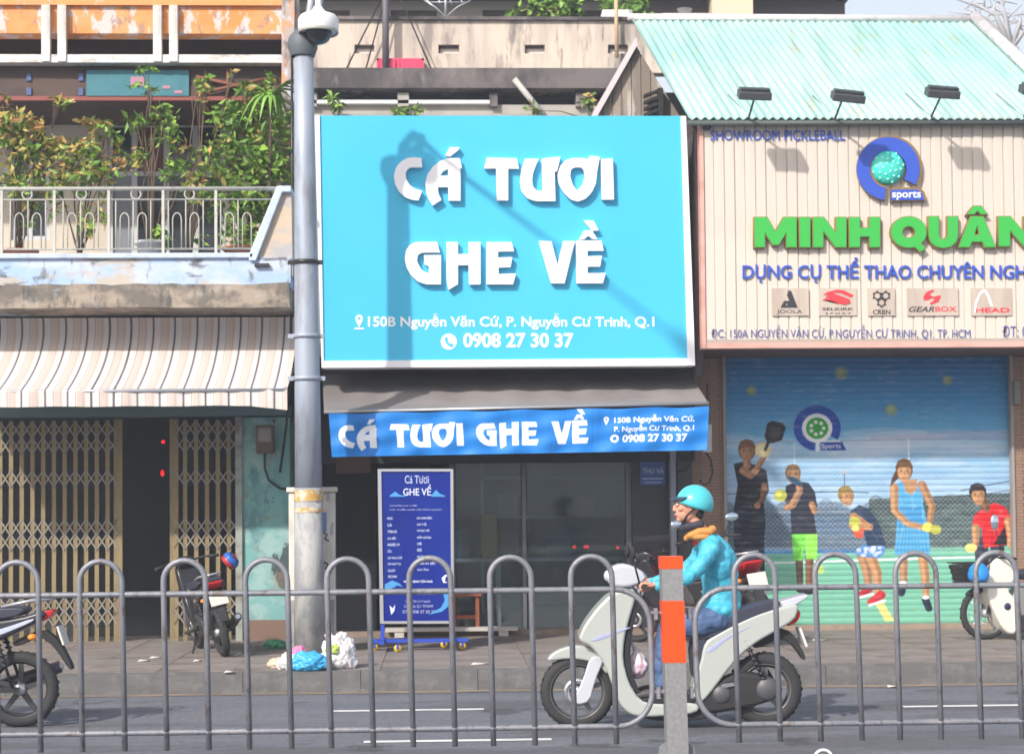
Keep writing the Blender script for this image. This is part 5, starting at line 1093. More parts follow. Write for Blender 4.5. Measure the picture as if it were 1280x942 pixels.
# bare far tree at the right edge
ft = thing('bare_tree', 'bare pale tree branches against the sky at the right edge', 'tree', (at(1262, 100, 34).x, 34, 0))
b = MB(); rnd = random.Random(5); rootp = Vector(ft.location); tp = at(1264, 60, 34); b.tube([rootp, tp], [.25, .16], 8)
b.build('trunk', M('pale_bark', (.4, .4, .42), .9), ft); b = MB()
for (x, y) in ((1205, 10), (1218, 22), (1240, 8), (1232, 40), (1258, 22), (1279, 40), (1276, 18), (1213, 2), (1250, 0)):
    e = at(x, y, 34); mid = tp.lerp(e, .55) + Vector((rnd.uniform(-.2, .2), 0, .15)); b.tube([tp, mid, e], [.07, .045, .015], 5)
    for _ in range(5): b.tube([mid.lerp(e, rnd.random()), e + Vector((rnd.gauss(0, .25), 0, rnd.gauss(0, .25)))], [.02, .007], 4)
b.build('branch', MATS['pale_bark'], ft)
far = thing('far_building', 'pale distant building just visible behind the roof at the right edge', 'building', (at(1262, 100, 60).x, 60, 0))
x0, z0_, x1, z1_ = rect(1238, 95, 1500, 500, 60)
b = MB(); b.box(x0, 60, 0, x1, 70, z1_); b.build('wall', M('far_wall', (.45, .47, .5), .9), far)
b = MB(); b.box(x0 - .3, 59.7, z1_, x1, 70.2, z1_ + .4); b.build('roof', M('far_roof', (.3, .3, .33), .9), far)

# ------------------------------------------------------------------ LAMP POST + CAMERA
base = on_ground(386, 817, ZG); PYY = base.y
lp = thing('street_lamp', 'tall galvanised lamp post wrapped in poster residue and ochre paint', 'lamp post', tuple(base))
def pp(py, w_, cx):
    v = at(cx, py, PYY); return v, w_ / 2 / FPX * PYY
prof = [(60, 24, 379.5), (200, 26.5, 381), (330, 29, 382.5), (470, 31.5, 384), (610, 34, 385.5)]
pts = []; rr = []
for py, w_, cx in prof: v, r_ = pp(py, w_, cx); pts.append(v); rr.append(r_)
b = MB(); b.tube(pts[::-1], rr[::-1], 12); b.build('pole', galv, lp)
v2, r2 = pp(800, 37.5, 387); b = MB(); b.tube([Vector((v2.x, PYY, ZG)), pts[-1] + Vector((0, 0, .002))], [r2 + .002, rr[-1] + .003], 12); b.build('pole_foot', pole_low, lp)
for (pa, pc_) in ((612, 626), (634, 640)):
    va, ra = pp(pa, 34.4, 385.6); vb, rb = pp(pc_, 34.8, 385.8); b = MB(); b.tube([vb, va], [rb + .006, ra + .006], 12, cap=False); b.build('paint_band', rustpaint, lp)
for py, w_ in ((328, 29.5), (420, 31), (473, 32)):
    v, r_ = pp(py, w_, 382.5 + (py - 330) * .01); b = MB(); b.lathe([(r_ + .004, -.02), (r_ + .012, -.02), (r_ + .012, .02), (r_ + .004, .02)], v, 16).box(v.x - r_ - .06, PYY - .02, v.z - .02, v.x - r_, PYY + .02, v.z + .02).box(v.x + r_, PYY - .02, v.z - .02, v.x + r_ + .05, PYY + .02, v.z + .02); b.build('clamp', black if py < 400 else galv, lp)
b = MB(); v, r_ = pp(58, 30, 378.5); b.lathe([(r_, -.1), (r_ * 1.25, -.02), (r_ * 1.2, .08), (r_ * .6, .16), (0, .16)], v, 12); b.build('pole_cap', M('cap_grey', (.1, .12, .14), .6), lp)
b = MB(); tpv = at(380, 60, PYY); b.tube([tpv, at(386, 20, PYY), at(391, -12, PYY - .1)], .035, 8).tube([tpv + Vector((.05, 0, .05)), at(403, -10, PYY - .1)], .03, 8); b.build('bracket', alum, lp)
b = MB(); ax_ = at(391, -12, PYY - .1).x; b.tube([at(391, -12, PYY - .1), (ax_, PYY - .6, 6.62), (ax_ - .02, 14.6, 7.15), (ax_ - .02, 13.0, 7.6)], [.035, .03, .028, .025], 8); b.build('lamp_arm', galv, lp)
b = MB(); b.ball((ax_ - .02, 12.7, 7.66), (.14, .35, .07), 14, 8); b.build('lamp_head', alum, lp)
b = MB(); b.quadbox([(358, 600), (366, 600), (370, 640), (362, 640)], PYY - .2, PYY - .195)
sc_ = thing('dome_camera', 'white dome security camera with a dark globe on the lamp post', 'camera', tuple(at(398, 30, PYY - .12)))
c = at(398, 33, PYY - .12)
b = MB(); b.lathe([(.185, -.055), (.195, -.02), (.195, .06), (.17, .1), (.07, .14), (.03, .2), (.03, .33), (0, .33)], c, 24).lathe([(0, -.05), (.185, -.055)], c, 24); b.build('housing', M('camera_white', (.8, .8, .82), .4), sc_)
b = MB(); b.ball(c + Vector((0, 0, -.06)), (.13, .13, .12), 18, 10); b.build('globe', M('camera_globe', (.03, .035, .05), .1), sc_)
b = MB(); b.lathe([(.17, -.06), (.188, -.075), (.194, -.06), (.19, -.04)], c, 24); b.build('trim_ring', M('ring_grey', (.4, .4, .36), .5), sc_)
# pale board column behind the post
wc = thing('utility_cabinet', 'chipped white slab cabinet with black scribbles right behind the lamp post', 'cabinet', (at(390, 700, PYY + .3).x, PYY + .3, ZG))
x0 = at(361, 700, PYY + .28).x; x1 = at(419, 700, PYY + .28).x; ztp = at(390, 615, PYY + .28).z
wcm = M('chipped_white', (.62, .6, .56), .7, layers=[((.4, .37, .33), (4, 4, 1.5), .5, .66, .7), ((.16, .16, .18), (5, 5, 2), .66, .7, .6)])
b = MB(); b.box(x0, PYY + .28, ZG, x1, PYY + .42, ztp); b.build('body', wcm, wc, bevel=.015)
b = MB(); b.box(x0 - .02, PYY + .26, ztp, x1 + .02, PYY + .44, ztp + .05); b.build('cap', wcm, wc, bevel=.01)
b = MB(); b.box(x0 + .01, PYY + .268, ZG + .001, x1 - .01, PYY + .279, ZG + .5); b.build('grey_foot', M('grey_foot', (.36, .35, .34), .8, layers=[((.2, .19, .18), 6, .5, .7, .8)]), wc)
for (x, y) in ((408, 668), (409, 705)):
    b = MB(); b.tube([at(x - 4, y - 3, PYY + .276), at(x + 1, y, PYY + .276), at(x - 2, y + 5, PYY + .276), at(x + 3, y + 8, PYY + .276)], .009, 5); b.build('scribble', black, wc)
b = MB(); b.pbox(404, 640, 408, 664, PYY + .272, PYY + .279); b.build('blue_sticker', M('sticker_blue', (.12, .2, .45), .6), wc)
# litter
def crumple(name, label, cat, px, py, r, mat, seed, hgt=1.0, grp='litter round the lamp post', n=2):
    p = on_ground(px, py, ZG); rnd = random.Random(seed); me = bpy.data.meshes.new(name); bm = bmesh.new(); bmesh.ops.create_icosphere(bm, subdivisions=5, radius=1)
    from mathutils import noise
    for v in bm.verts:
        q = v.co * 1.6 + Vector((seed, 0, 0)); k = 1 + .3 * noise.noise(q) + .25 * abs(noise.noise(q * 2.4)) - .16 * abs(noise.noise(q * 5.5)) - .07 * abs(noise.noise(q * 11))
        v.co = Vector((v.co.x * r[0] * k, v.co.y * r[1] * k, max(-.7, v.co.z * k) * r[2]))
    zm_ = min(v.co.z for v in bm.verts)
    for v in bm.verts: v.co.z -= zm_
    bm.to_mesh(me); bm.free(); me.materials.append(mat); me.polygons.foreach_set('use_smooth', [True] * len(me.polygons)); me.update()
    o = link(name, me, None, p); tag(o, label, cat, grp); return o
bagw = M('bag_white', (.75, .74, .76), .35, layers=[((.7, .4, .45), 5, .6, .7, .5)])
bag = thing('plastic_bag', 'knotted white carrier bag with green rubbish inside, right of the lamp post', 'bag', tuple(on_ground(423, 834, ZG)), 0, 'litter round the lamp post')
o = crumple('bag_body', None, None, 423, 834, (.16, .13, .17), bagw, 3); o.parent = bag; o.location = (0, 0, 0)
for k in ('group',): del o[k]
o = crumple('green_waste', None, None, 418, 834, (.06, .05, .05), M('green_waste', (.4, .5, .12), .6), 5); o.parent = bag; o.location = (-.04, -.1, .13); del o['group']
b = MB(); b.tube([(-.08, 0, .2), (-.11, 0, .29), (-.07, 0, .31), (-.04, 0, .22)], .012, 6); b.build('handle', bagw, bag, world=False)
crumple('plastic_bag', 'bright blue crumpled plastic bag at the foot of the lamp post', 'bag', 386, 837, (.17, .1, .09), M('bag_blue', (.05, .38, .72), .35), 8)
crumple('plastic_bag', 'small pale crumpled bag left of the blue bag', 'bag', 366, 836, (.14, .09, .08), M('bag_pale', (.7, .68, .68), .4), 12)
crumple('food_wrapper', 'cream coloured crumpled wrapper lying furthest left in the litter pile', 'litter', 347, 834, (.09, .06, .05), M('wrap_cream', (.62, .48, .36), .6), 15)
crumple('food_wrapper', 'small pink wrapper on top of the litter pile', 'litter', 373, 828, (.07, .05, .09), M('wrap_pink', (.75, .2, .4), .5), 18)
crumple('plastic_bag', 'dark green crumpled bag by the teal pilaster', 'bag', 343, 810, (.11, .07, .05), M('bag_green', (.05, .28, .16), .4), 21)
for (x, y, lab) in ((470, 860, 'small scrap of pale paper on the road edge below the menu board'),):
    p = on_ground(457, 863, .004); o = crumple('paper_scrap', lab, 'litter', 457, 864, (.09, .04, .03), M('scrap', (.5, .45, .42), .7), 23); o.location = p; del o['group']
rnd = random.Random(9)
lit = [(195, 822, 'leftmost'), (180, 826, ''), (287, 840, ''), (600, 830, ''), (247, 826, ''), (1000, 796, ''), (1025, 800, ''), (1115, 858, '')]
labsl = ['flat white scrap on the pavement left of the parked motorcycle', 'thin white scrap lying before the dark doorway', 'small round white scrap on the pavement near the kerb', 'flat white scrap on the pavement right of the menu board', 'grey white scrap beneath the parked black motorcycle', 'white scrap near the shutter sill, left one of two', 'white scrap near the shutter sill, right one of two', 'small white scrap lying at the kerb on the right']
for (x, y, _), lb in zip(lit, labsl):
    p = on_ground(x, y, ZG if y < 850 else .006); b = MB(); w_ = rnd.uniform(.04, .09); b.add([p + Vector((-w_, -.03, .001)), p + Vector((w_ * .8, -.045, .012)), p + Vector((w_, .03, .002)), p + Vector((-w_ * .7, .04, .015))], [(0, 1, 2, 3)])
    b.add([p + Vector((-w_, -.03, .0)), p + Vector((w_ * .8, -.045, .009)), p + Vector((w_, .03, .0)), p + Vector((-w_ * .7, .04, .012))], [(3, 2, 1, 0)])
    tag(b.build('paper_scrap', M('paper', (.7, .68, .64), .7)), lb, 'litter', 'paper scraps on the pavement')

# ------------------------------------------------------------------ vehicles
def chaikin(p, n=2):
    for _ in range(n):
        q = []
        for i in range(len(p)):
            a, b_ = p[i], p[(i + 1) % len(p)]; q += [(a[0] * .78 + b_[0] * .22, a[1] * .78 + b_[1] * .22), (a[0] * .22 + b_[0] * .78, a[1] * .22 + b_[1] * .78)]
        p = q
    return p
def panel(name, pts, hw, mat, parent, bevel=.02, y=0.0, rnd=1, seg=3):
    m = MB(); m.prism(chaikin(pts, rnd) if rnd else pts, y - hw, y + hw)
    return m.build(name, mat, parent, world=False, bevel=min(bevel, hw * .95), seg=seg)
def wheel(t, cx, cz, r, tw, kind, rim_mat, name='wheel', disc=None, y=0.0):
    m = MB(); pr = []
    ri = r - tw * .95
    for a in np.linspace(-2.3, 2.3, 13): pr.append(((r - tw / 2 * 1.05) + tw / 2 * 1.05 * math.cos(a), tw / 2 * math.sin(a)))
    m.lathe(pr, (cx, y, cz), 40, 'y')
    # tread blocks
    for i in range(36):
        a = 2 * math.pi * i / 36; s_ = 1 if i % 2 else -1
        c = Vector((cx + math.cos(a) * (r - .002), y + s_ * tw * .16, cz + math.sin(a) * (r - .002))); tg = Vector((-math.sin(a), 0, math.cos(a))); n_ = Vector((math.cos(a), 0, math.sin(a)))
        u, v = tg * .012, Vector((0, tw * .13, 0)); m.add([c - u - v, c + u - v, c + u + v, c - u + v, c - u - v + n_ * .005, c + u - v + n_ * .005, c + u + v + n_ * .005, c - u + v + n_ * .005], [(4, 5, 6, 7), (0, 1, 5, 4), (1, 2, 6, 5), (2, 3, 7, 6), (3, 0, 4, 7)])
    o = m.build(name, rubber, t, world=False, fix=True)
    m = MB(); m.lathe([(ri + .004, -tw * .36), (ri + .012, -tw * .42), (ri + .016, -tw * .38), (ri - .008, -tw * .2), (ri - .008, tw * .2), (ri + .016, tw * .38), (ri + .012, tw * .42), (ri + .004, tw * .36), (ri + .016, 0), (ri + .004, -tw * .36)], (cx, y, cz), 40, 'y'); m.build('rim', rim_mat, o, world=False, fix=True)
    m = MB()
    if kind == 'alloy':
        for i in range(5):
            a = 2 * math.pi * i / 5 + .3; d = Vector((math.cos(a), 0, math.sin(a))); p = Vector((-math.sin(a), 0, math.cos(a))); c0 = Vector((cx, y, cz)) + d * .04; c1 = Vector((cx, y, cz)) + d * (ri + .004); yv = Vector((0, .014, 0))
            m.add([c0 - p * .022 - yv, c0 + p * .022 - yv, c1 + p * .014 - yv, c1 - p * .014 - yv, c0 - p * .022 + yv, c0 + p * .022 + yv, c1 + p * .014 + yv, c1 - p * .014 + yv], [(0, 1, 2, 3), (7, 6, 5, 4), (0, 4, 5, 1), (1, 5, 6, 2), (2, 6, 7, 3), (3, 7, 4, 0)])
    else:
        for i in range(28):
            a = 2 * math.pi * i / 28; a2 = a + (.5 if i % 2 else -.5); s_ = .03 if i % 4 < 2 else -.03
            m.tube([(cx + .035 * math.cos(a2), y + s_, cz + .035 * math.sin(a2)), (cx + ri * math.cos(a), y, cz + ri * math.sin(a))], .0022, 4)
    m.build('spoke', rim_mat if kind == 'alloy' else chrome, o, world=False, fix=True, kind='stuff')
    m = MB(); m.lathe([(0, -.05), (.03, -.05), (.045, -.03), (.045, .03), (.03, .05), (0, .05)], (cx, y, cz), 18, 'y')
    m.build('hub', alum, o, world=False, fix=True)
    if disc:
        m = MB(); m.lathe([(.06, -.062), (disc, -.062), (disc, -.057), (.06, -.057), (.06, -.062)], (cx, y, cz), 28, 'y'); m.build('brake_disc', chrome, o, world=False, fix=True)
    return o

# ---- the white scooter ridden past
sg = on_ground(840, 908, 0); SPX = FPX / (sg.dot(fw) - CAM.z * fw.z)
scoot = thing('scooter', 'pearl white motor scooter being ridden left past the shops', 'scooter', tuple(sg), R(-2))
lx = lambda px, py: ((px - 840) / SPX, (908 - py) / SPX)
LL = lambda *p: [lx(a, b_) for a, b_ in p]
pearl = M('pearl_white', (.44, .47, .45), .22, metal=.1); pearl2 = M('silver_white', (.5, .51, .58), .25)
seatm = M('seat_vinyl', (.03, .035, .06), .5); redl = M('tail_red', (.5, .015, .02), .2); amber = M('amber_lens', (.8, .25, .03), .3)
fwc, rwc = lx(722, 862), lx(957, 860)
wheel(scoot, fwc[0], fwc[1] - .003, .262, .085, 'alloy', M('rim_dark', (.16, .16, .17), .4, metal=.5), disc=.1); wheel(scoot, rwc[0], rwc[1] - .01, .262, .1, 'alloy', MATS['rim_dark'])
panel('front_fender', LL((682, 825), (690, 814), (705, 807), (724, 804), (742, 808), (758, 818), (768, 834), (760, 842), (748, 830), (735, 824), (712, 821)), .062, pearl, scoot, .03)
for y in (-.075, .075): panel('fork_cover', LL((738, 818), (757, 818), (744, 848), (737, 874), (722, 878), (716, 872), (728, 848)), .014, pearl2, scoot, .012, y)
sh = panel('leg_shield', LL((762, 741), (778, 735), (795, 735), (794, 748), (787, 770), (780, 795), (778, 822), (785, 850), (797, 870), (815, 876), (870, 874), (872, 888), (820, 892), (798, 892), (784, 888), (772, 875), (764, 852), (755, 826), (738, 804), (722, 797), (730, 778), (746, 757)), .17, pearl, scoot, .06, seg=4)
panel('shield_crease', LL((737, 796), (776, 783), (790, 781), (778, 786), (742, 799)), .174, M('crease_blue', (.35, .38, .6), .3), scoot, .004)
panel('inner_shield', LL((796, 738), (800, 740), (793, 772), (788, 800), (787, 825), (793, 850), (803, 868), (798, 869), (785, 850), (779, 822), (781, 795), (788, 770)), .14, black, scoot, .01)
cw = panel('handlebar_cowl', LL((758, 719), (764, 708), (778, 703), (792, 706), (806, 714), (811, 721), (803, 729), (785, 733), (764, 731)), .1, pearl2, scoot, .045)
m = MB(); m.ball((lx(760, 719)[0] + .01, 0, lx(760, 719)[1]), (.03, .07, .04)); m.build('headlight', M('headlight_lens', (.6, .62, .65), .1), cw, world=False)
hg = lx(803, 731)
m = MB(); m.tube([(hg[0] - .02, -.16, hg[1] + .01), (hg[0], -.34, hg[1])], .011, 8).tube([(hg[0] - .02, .16, hg[1] + .01), (hg[0], .34, hg[1])], .011, 8).tube([(hg[0] - .02, -.16, hg[1] + .01), (hg[0] - .02, .16, hg[1] + .01)], .014, 8); m.build('handlebar', blackm, scoot, world=False)
for s_ in (-1, 1):
    m = MB(); m.tube([(hg[0], s_ * .22, hg[1]), (hg[0], s_ * .35, hg[1])], .017, 12); m.build('grip', rubber, scoot, world=False)
    m = MB(); m.tube([(hg[0] - .03, s_ * .19, hg[1] + .005), (hg[0] - .06, s_ * .27, hg[1]), (hg[0] - .055, s_ * .34, hg[1] - .005)], .006, 6); m.build('brake_lever', alum, scoot, world=False)
    mx, mz = lx(790, 690); m = MB(); m.tube([(hg[0] - .02, s_ * .18, hg[1] + .01), (mx, s_ * .25, mz - .03)], .007, 6); q = m.build('mirror', blackm, scoot, world=False)
    m = MB(); m.ball((mx, s_ * .28, mz), (.02, .075, .05), 16, 10); m.build('mirror_head', blackm, q, world=False)
panel('floorboard', LL((798, 868), (868, 866), (868, 876), (802, 878)), .16, black, scoot, .01)
panel('under_cowl', LL((790, 889), (880, 886), (900, 892), (860, 899), (810, 897)), .12, blackm, scoot, .02)
panel('rear_body', LL((862, 868), (866, 848), (874, 826), (878, 806), (884, 797), (913, 781), (942, 768), (968, 760), (996, 754), (997, 762), (992, 775), (968, 789), (946, 801), (925, 817), (908, 836), (893, 856), (878, 874), (866, 880)), .135, pearl, scoot, .05, seg=4)
panel('body_crease', LL((880, 812), (910, 792), (938, 781), (934, 784), (908, 797), (886, 815)), .138, MATS['crease_blue'], scoot, .003)
panel('seat_post_cover', LL((862, 800), (884, 790), (884, 806), (874, 835), (866, 852)), .12, seatm, scoot, .02)
panel('seat', LL((858, 782), (862, 770), (878, 766), (896, 767), (915, 763), (940, 757), (966, 750), (976, 752), (970, 760), (945, 769), (915, 782), (885, 798), (864, 796)), .13, seatm, scoot, .05, seg=4)
panel('grab_rail', LL((940, 771), (955, 760), (972, 753), (1008, 743), (1012, 746), (996, 756), (972, 767), (945, 774)), .1, pearl2, scoot, .02)
panel('tail_light', LL((984, 770), (997, 761), (1001, 767), (996, 778), (982, 784)), .1, redl, scoot, .02)
panel('rear_fender', LL((940, 804), (975, 786), (990, 790), (1003, 812), (1008, 824), (1004, 826), (994, 810), (978, 797), (945, 812)), .05, blackm, scoot, .01)
pl = panel('licence_plate', LL((998, 786), (1001, 785), (1009, 808), (1006, 809)), .09, M('plate_white', (.6, .6, .6), .5), scoot, .002, rnd=0)
panel('engine_case', LL((868, 884), (880, 862), (900, 848), (925, 838), (950, 842), (974, 852), (978, 866), (955, 878), (915, 886), (885, 890)), .085, blackm, scoot, .03, y=-.03)
m = MB(); m.lathe([(0, -.13), (.06, -.13), (.085, -.11), (.085, -.07), (0, -.07)], (rwc[0], 0, rwc[1]), 22, 'y').lathe([(0, -.13), (.05, -.13), (.07, -.11), (.07, -.07), (0, -.07)], (lx(900, 866)[0], 0, lx(900, 866)[1]), 20, 'y'); m.build('transmission_cover', M('case_grey', (.1, .1, .11), .5, metal=.4), scoot, world=False, kind='stuff')
a, c_ = lx(900, 872), lx(968, 846); m = MB(); m.tube([(a[0], .11, a[1]), (a[0] + .12, .13, a[1]), (c_[0], .14, c_[1] + .0)], [.03, .045, .05], 12); m.build('exhaust', blackm, scoot, world=False)
m = MB(); a, c_ = lx(930, 800), lx(955, 852)
for k in range(9): p = Vector((a[0], -.11, a[1])).lerp(Vector((c_[0], -.11, c_[1])), k / 9); m.lathe([(.018, -.008), (.028, 0), (.018, .008)], p, 10)
m.tube([(a[0], -.11, a[1]), (c_[0], -.11, c_[1])], .013, 8); m.build('shock_absorber', black, scoot, world=False, kind='stuff')
panel('chrome_strip', LL((899, 853), (918, 851), (919, 855), (901, 858)), .004, chrome, scoot, .001, y=-.125)
m = MB(); a, c_ = lx(880, 890), lx(905, 900); m.tube([(a[0], -.1, a[1]), (c_[0], -.13, c_[1]), (c_[0] + .06, -.13, c_[1] + .03)], .009, 6); m.build('side_stand', blackm, scoot, world=False)

# ---- rider
def organic(name, mat, parts, parent, vox=.007, smooth=3):
    m = MB()
    for p in parts:
        if p[0] == 'c':       # chain of (point, radius)
            pts = [Vector(q[0]) for q in p[1]]; rr = [q[1] for q in p[1]]
            m.tube(pts, rr, 14)
            for q, r_ in zip(pts, rr): m.ball(q, r_ * 1.0, 14, 9)
        else: m.ball(p[1], p[2], 18, 12)
    o = m.build(name, mat, parent, world=False, fix=True)
    md = o.modifiers.new('r', 'REMESH'); md.mode = 'VOXEL'; md.voxel_size = vox; md.use_smooth_shade = True
    if smooth: s_ = o.modifiers.new('s', 'SMOOTH'); s_.iterations = smooth; s_.factor = .5
    if name in ('jacket', 'trousers'):
        for ns_, st_ in ((.13, .024), (.05, .008)):
            tx = bpy.data.textures.new('cloth_folds', 'CLOUDS'); tx.noise_scale = ns_; tx.noise_depth = 1; tx.noise_type = 'HARD_NOISE' if ns_ > .1 else 'SOFT_NOISE'
            d_ = o.modifiers.new('folds', 'DISPLACE'); d_.texture = tx; d_.strength = st_; d_.mid_level = .45; d_.texture_coords = 'LOCAL'
    return o
person = thing('person', 'rider in turquoise helmet and jacket with orange collar, blue jeans, steering the white scooter', 'person', tuple(sg), R(-2))
def B(px, py, dy): a = lx(px, py); return Vector((a[0], dy, a[1]))
HC = B(864, 634, 0)
parts = [('c', [(B(898, 758, 0), .08), (B(900, 735, 0), .08), (B(896, 700, 0), .085), (B(888, 678, 0), .06), (B(874, 657, 0), .052), (B(867, 645, 0), .052)]),
         ('b', HC + Vector((.012, 0, .02)), (.098, .078, .105)), ('b', HC + Vector((-.03, 0, -.045)), (.06, .056, .06)), ('b', HC + Vector((-.062, 0, -.085)), (.026, .026, .022)),
         ('c', [(HC + Vector((-.082, 0, .03)), .012), (HC + Vector((-.098, 0, .002)), .013), (HC + Vector((-.101, 0, -.016)), .0135)]),
         ('b', HC + Vector((-.095, .012, -.022)), .009), ('b', HC + Vector((-.095, -.012, -.022)), .009),
         ('b', HC + Vector((-.088, 0, -.05)), (.014, .024, .007)), ('b', HC + Vector((-.084, 0, -.06)), (.014, .02, .007)),
         ('b', HC + Vector((-.076, .032, .038)), (.02, .03, .008)), ('b', HC + Vector((-.076, -.032, .038)), (.02, .03, .008)),
         ('b', HC + Vector((-.058, .045, -.01)), (.025, .02, .02)), ('b', HC + Vector((-.058, -.045, -.01)), (.025, .02, .02))]
for s_ in (-1, 1):
    parts.append(('b', HC + Vector((.012, s_ * .078, -.005)), (.018, .01, .03)))
    parts.append(('c', [(B(888, 680, s_ * .1), .05), (B(888, 684, s_ * .17), .045), (B(872, 708, s_ * .25), .035), (B(856, 721, s_ * .275), .034), (B(838, 725, s_ * .285), .03), (B(824, 729, s_ * .29), .026)]))
    # hand: palm behind the grip, four fingers over it, thumb under it
    gx, gz = hg; hy = s_ * .29
    wr = B(824, 729, s_ * .29); palm = Vector((gx + .05, hy, gz + .012))
    parts.append(('c', [(wr, .026), (Vector((gx + .075, hy, gz + .014)), .024)]))
    parts.append(('b', palm, (.042, .042, .017)))
    for k, (ln, rad) in enumerate(((2.75, .0088), (3.0, .0095), (2.85, .0092), (2.45, .0078))):
        yy_ = hy + (k - 1.5) * .0215 * (-s_); ch = [(Vector((gx + .045, yy_, gz + .022)), rad * 1.1)]
        for q in range(1, 7):
            a = math.pi * .42 + ln * q / 6; ch.append((Vector((gx + .0285 * math.cos(a), yy_, gz + .0285 * math.sin(a))), rad * (1.08 - .05 * q)))
        parts.append(('c', ch))
    parts.append(('c', [(Vector((gx + .06, hy - s_ * .03, gz + .004)), .013), (Vector((gx + .035, hy - s_ * .046, gz - .014)), .0115), (Vector((gx + .004, hy - s_ * .05, gz - .028)), .0095), (Vector((gx - .018, hy - s_ * .048, gz - .024)), .0085)]))
    parts.append(('c', [(B(896, 768, s_ * .07), .06), (B(834, 788, s_ * .13), .045), (B(826, 850, s_ * .12), .035)]))
organic('body', skin, parts, person, .0045, 2)
jk = M('turquoise_jacket', (.05, .42, .58), .55, layers=[((.04, .33, .5), (6, 6, 3), .45, .65, .7), ((.1, .48, .64), (14, 14, 4), .5, .65, .5)], bump=1.0, bscale=7)
jp = [('c', [(B(900, 764, 0), .14), (B(903, 735, 0), .135), (B(900, 704, 0), .145), (B(893, 684, 0), .105)]), ('b', B(900, 705, 0), (.14, .185, .17)), ('b', B(900, 765, 0), (.145, .17, .08)), ('b', B(892, 683, 0), (.09, .17, .07)), ('c', [(B(908, 745, 0), .12), (B(904, 770, 0), .125)]), ('b', B(902, 762, 0), (.15, .185, .1))]
for s_ in (-1, 1):
    jp.append(('c', [(B(890, 682, s_ * .15), .075), (B(888, 686, s_ * .19), .072), (B(872, 708, s_ * .25), .06), (B(856, 721, s_ * .275), .054), (B(838, 725, s_ * .285), .045), (B(821, 729, s_ * .29), .037)]))
o = organic('jacket', jk, jp, person, .009, 2)
o = organic('collar', M('orange_collar', (.6, .26, .07), .8, bump=.3, bscale=40), [('c', [(B(890, 664, .055), .028), (B(877, 664, .062), .026), (B(865, 669, .035), .024), (B(861, 673, .0), .022), (B(865, 669, -.035), .024), (B(877, 664, -.062), .026), (B(890, 664, -.055), .028)]), ('c', [(B(893, 662, -.04), .03), (B(894, 662, .04), .03)]), ('b', B(879, 671, 0), (.09, .085, .035))], person, .006, 4)
o = organic('neck_scarf', M('dark_scarf', (.03, .03, .05), .7), [('c', [(B(862, 658, .03), .03), (B(857, 660, 0), .032), (B(862, 658, -.03), .03)]), ('c', [(B(878, 655, -.04), .03), (B(862, 658, -.03), .03)]), ('c', [(B(878, 655, .04), .03), (B(862, 658, .03), .03)])], person, .008, 2)
jn = M('blue_jeans', (.07, .13, .26), .75, layers=[((.04, .08, .18), 9, .45, .65, .7)], bump=.2)
tp_ = [('b', B(900, 772, 0), (.15, .165, .1))]
for s_ in (-1, 1): tp_.append(('c', [(B(896, 772, s_ * .08), .105), (B(862, 780, s_ * .11), .088), (B(834, 788, s_ * .13), .07), (B(828, 820, s_ * .125), .062), (B(826, 852, s_ * .12), .052)]))
organic('trousers', jn, tp_, person, .009, 2)
for s_ in (-1, 1):
    organic('shoe', M('shoe_dark', (.05, .045, .05), .6), [('c', [(B(828, 857, s_ * .12), .038), (B(826, 862, s_ * .12), .04), (B(808, 864, s_ * .12), .034), (B(797, 866, s_ * .12), .026)])], person, .006, 2)
# helmet shell with brim
hm = M('helmet_turquoise', (.08, .52, .6), .25)
hc = B(872, 629, 0); m = MB(); n = 28; rows = []
for j in range(13):
    ph = j / 12 * R(108); ring_ = []
    for k in range(n):
        th = 2 * math.pi * k / n; back = max(0, math.cos(th)) * R(14) * j / 12; front = max(0, -math.cos(th)) * R(-22) * j / 12
        p = ph + back + front; ring_.append(hc + Vector((.135 * math.sin(p) * math.cos(th), .122 * math.sin(p) * math.sin(th), .132 * math.cos(p))))
    rows.append(ring_)
for sc2 in (1.0, .93):
    b0 = len(m.v)
    for r_ in rows: m.v += [tuple(hc + (q - hc) * sc2) for q in r_]
    for j in range(12):
        for k in range(n):
            f = (b0 + j * n + k, b0 + (j + 1) * n + k, b0 + (j + 1) * n + (k + 1) % n, b0 + j * n + (k + 1) % n); m.f.append(f if sc2 == 1 else f[::-1]); m.sm.append(True)
for k in range(n):
    a, b_ = 12 * n + k, 12 * n + (k + 1) % n; c_, d_ = 13 * n + 12 * n + k, 13 * n + 12 * n + (k + 1) % n; m.f.append((a, c_, d_, b_)); m.sm.append(False)
hel = m.build('helmet', hm, person, world=False)
m = MB(); nb_ = 12; vs = []
for k in range(nb_ + 1):
    th = math.pi - R(62) + R(124) * k / nb_; q = rows[11][0]
    e = hc + Vector((.128 * math.cos(th), .116 * math.sin(th), .045)); f_ = hc + Vector((.175 * math.cos(th) - .012, .115 * math.sin(th), .028)); vs += [e, f_, e - Vector((0, 0, .007)), f_ - Vector((0, 0, .006))]
fs = []
for k in range(nb_): a = 4 * k; fs += [(a, a + 4, a + 5, a + 1), (a + 2, a + 3, a + 7, a + 6), (a + 1, a + 5, a + 7, a + 3)]
m.add(vs, fs, True); m.build('visor', M('visor_dark', (.03, .05, .09), .3), hel, world=False)
m = MB()
for s_ in (-1, 1): m.tube([hc + Vector((.0, s_ * .11, -.02)), HC + Vector((-.02, s_ * .078, -.06)), HC + Vector((-.045, s_ * .03, -.115)), HC + Vector((-.045, 0, -.12))], .007, 6)
m.build('chin_strap', blackm, hel, world=False)
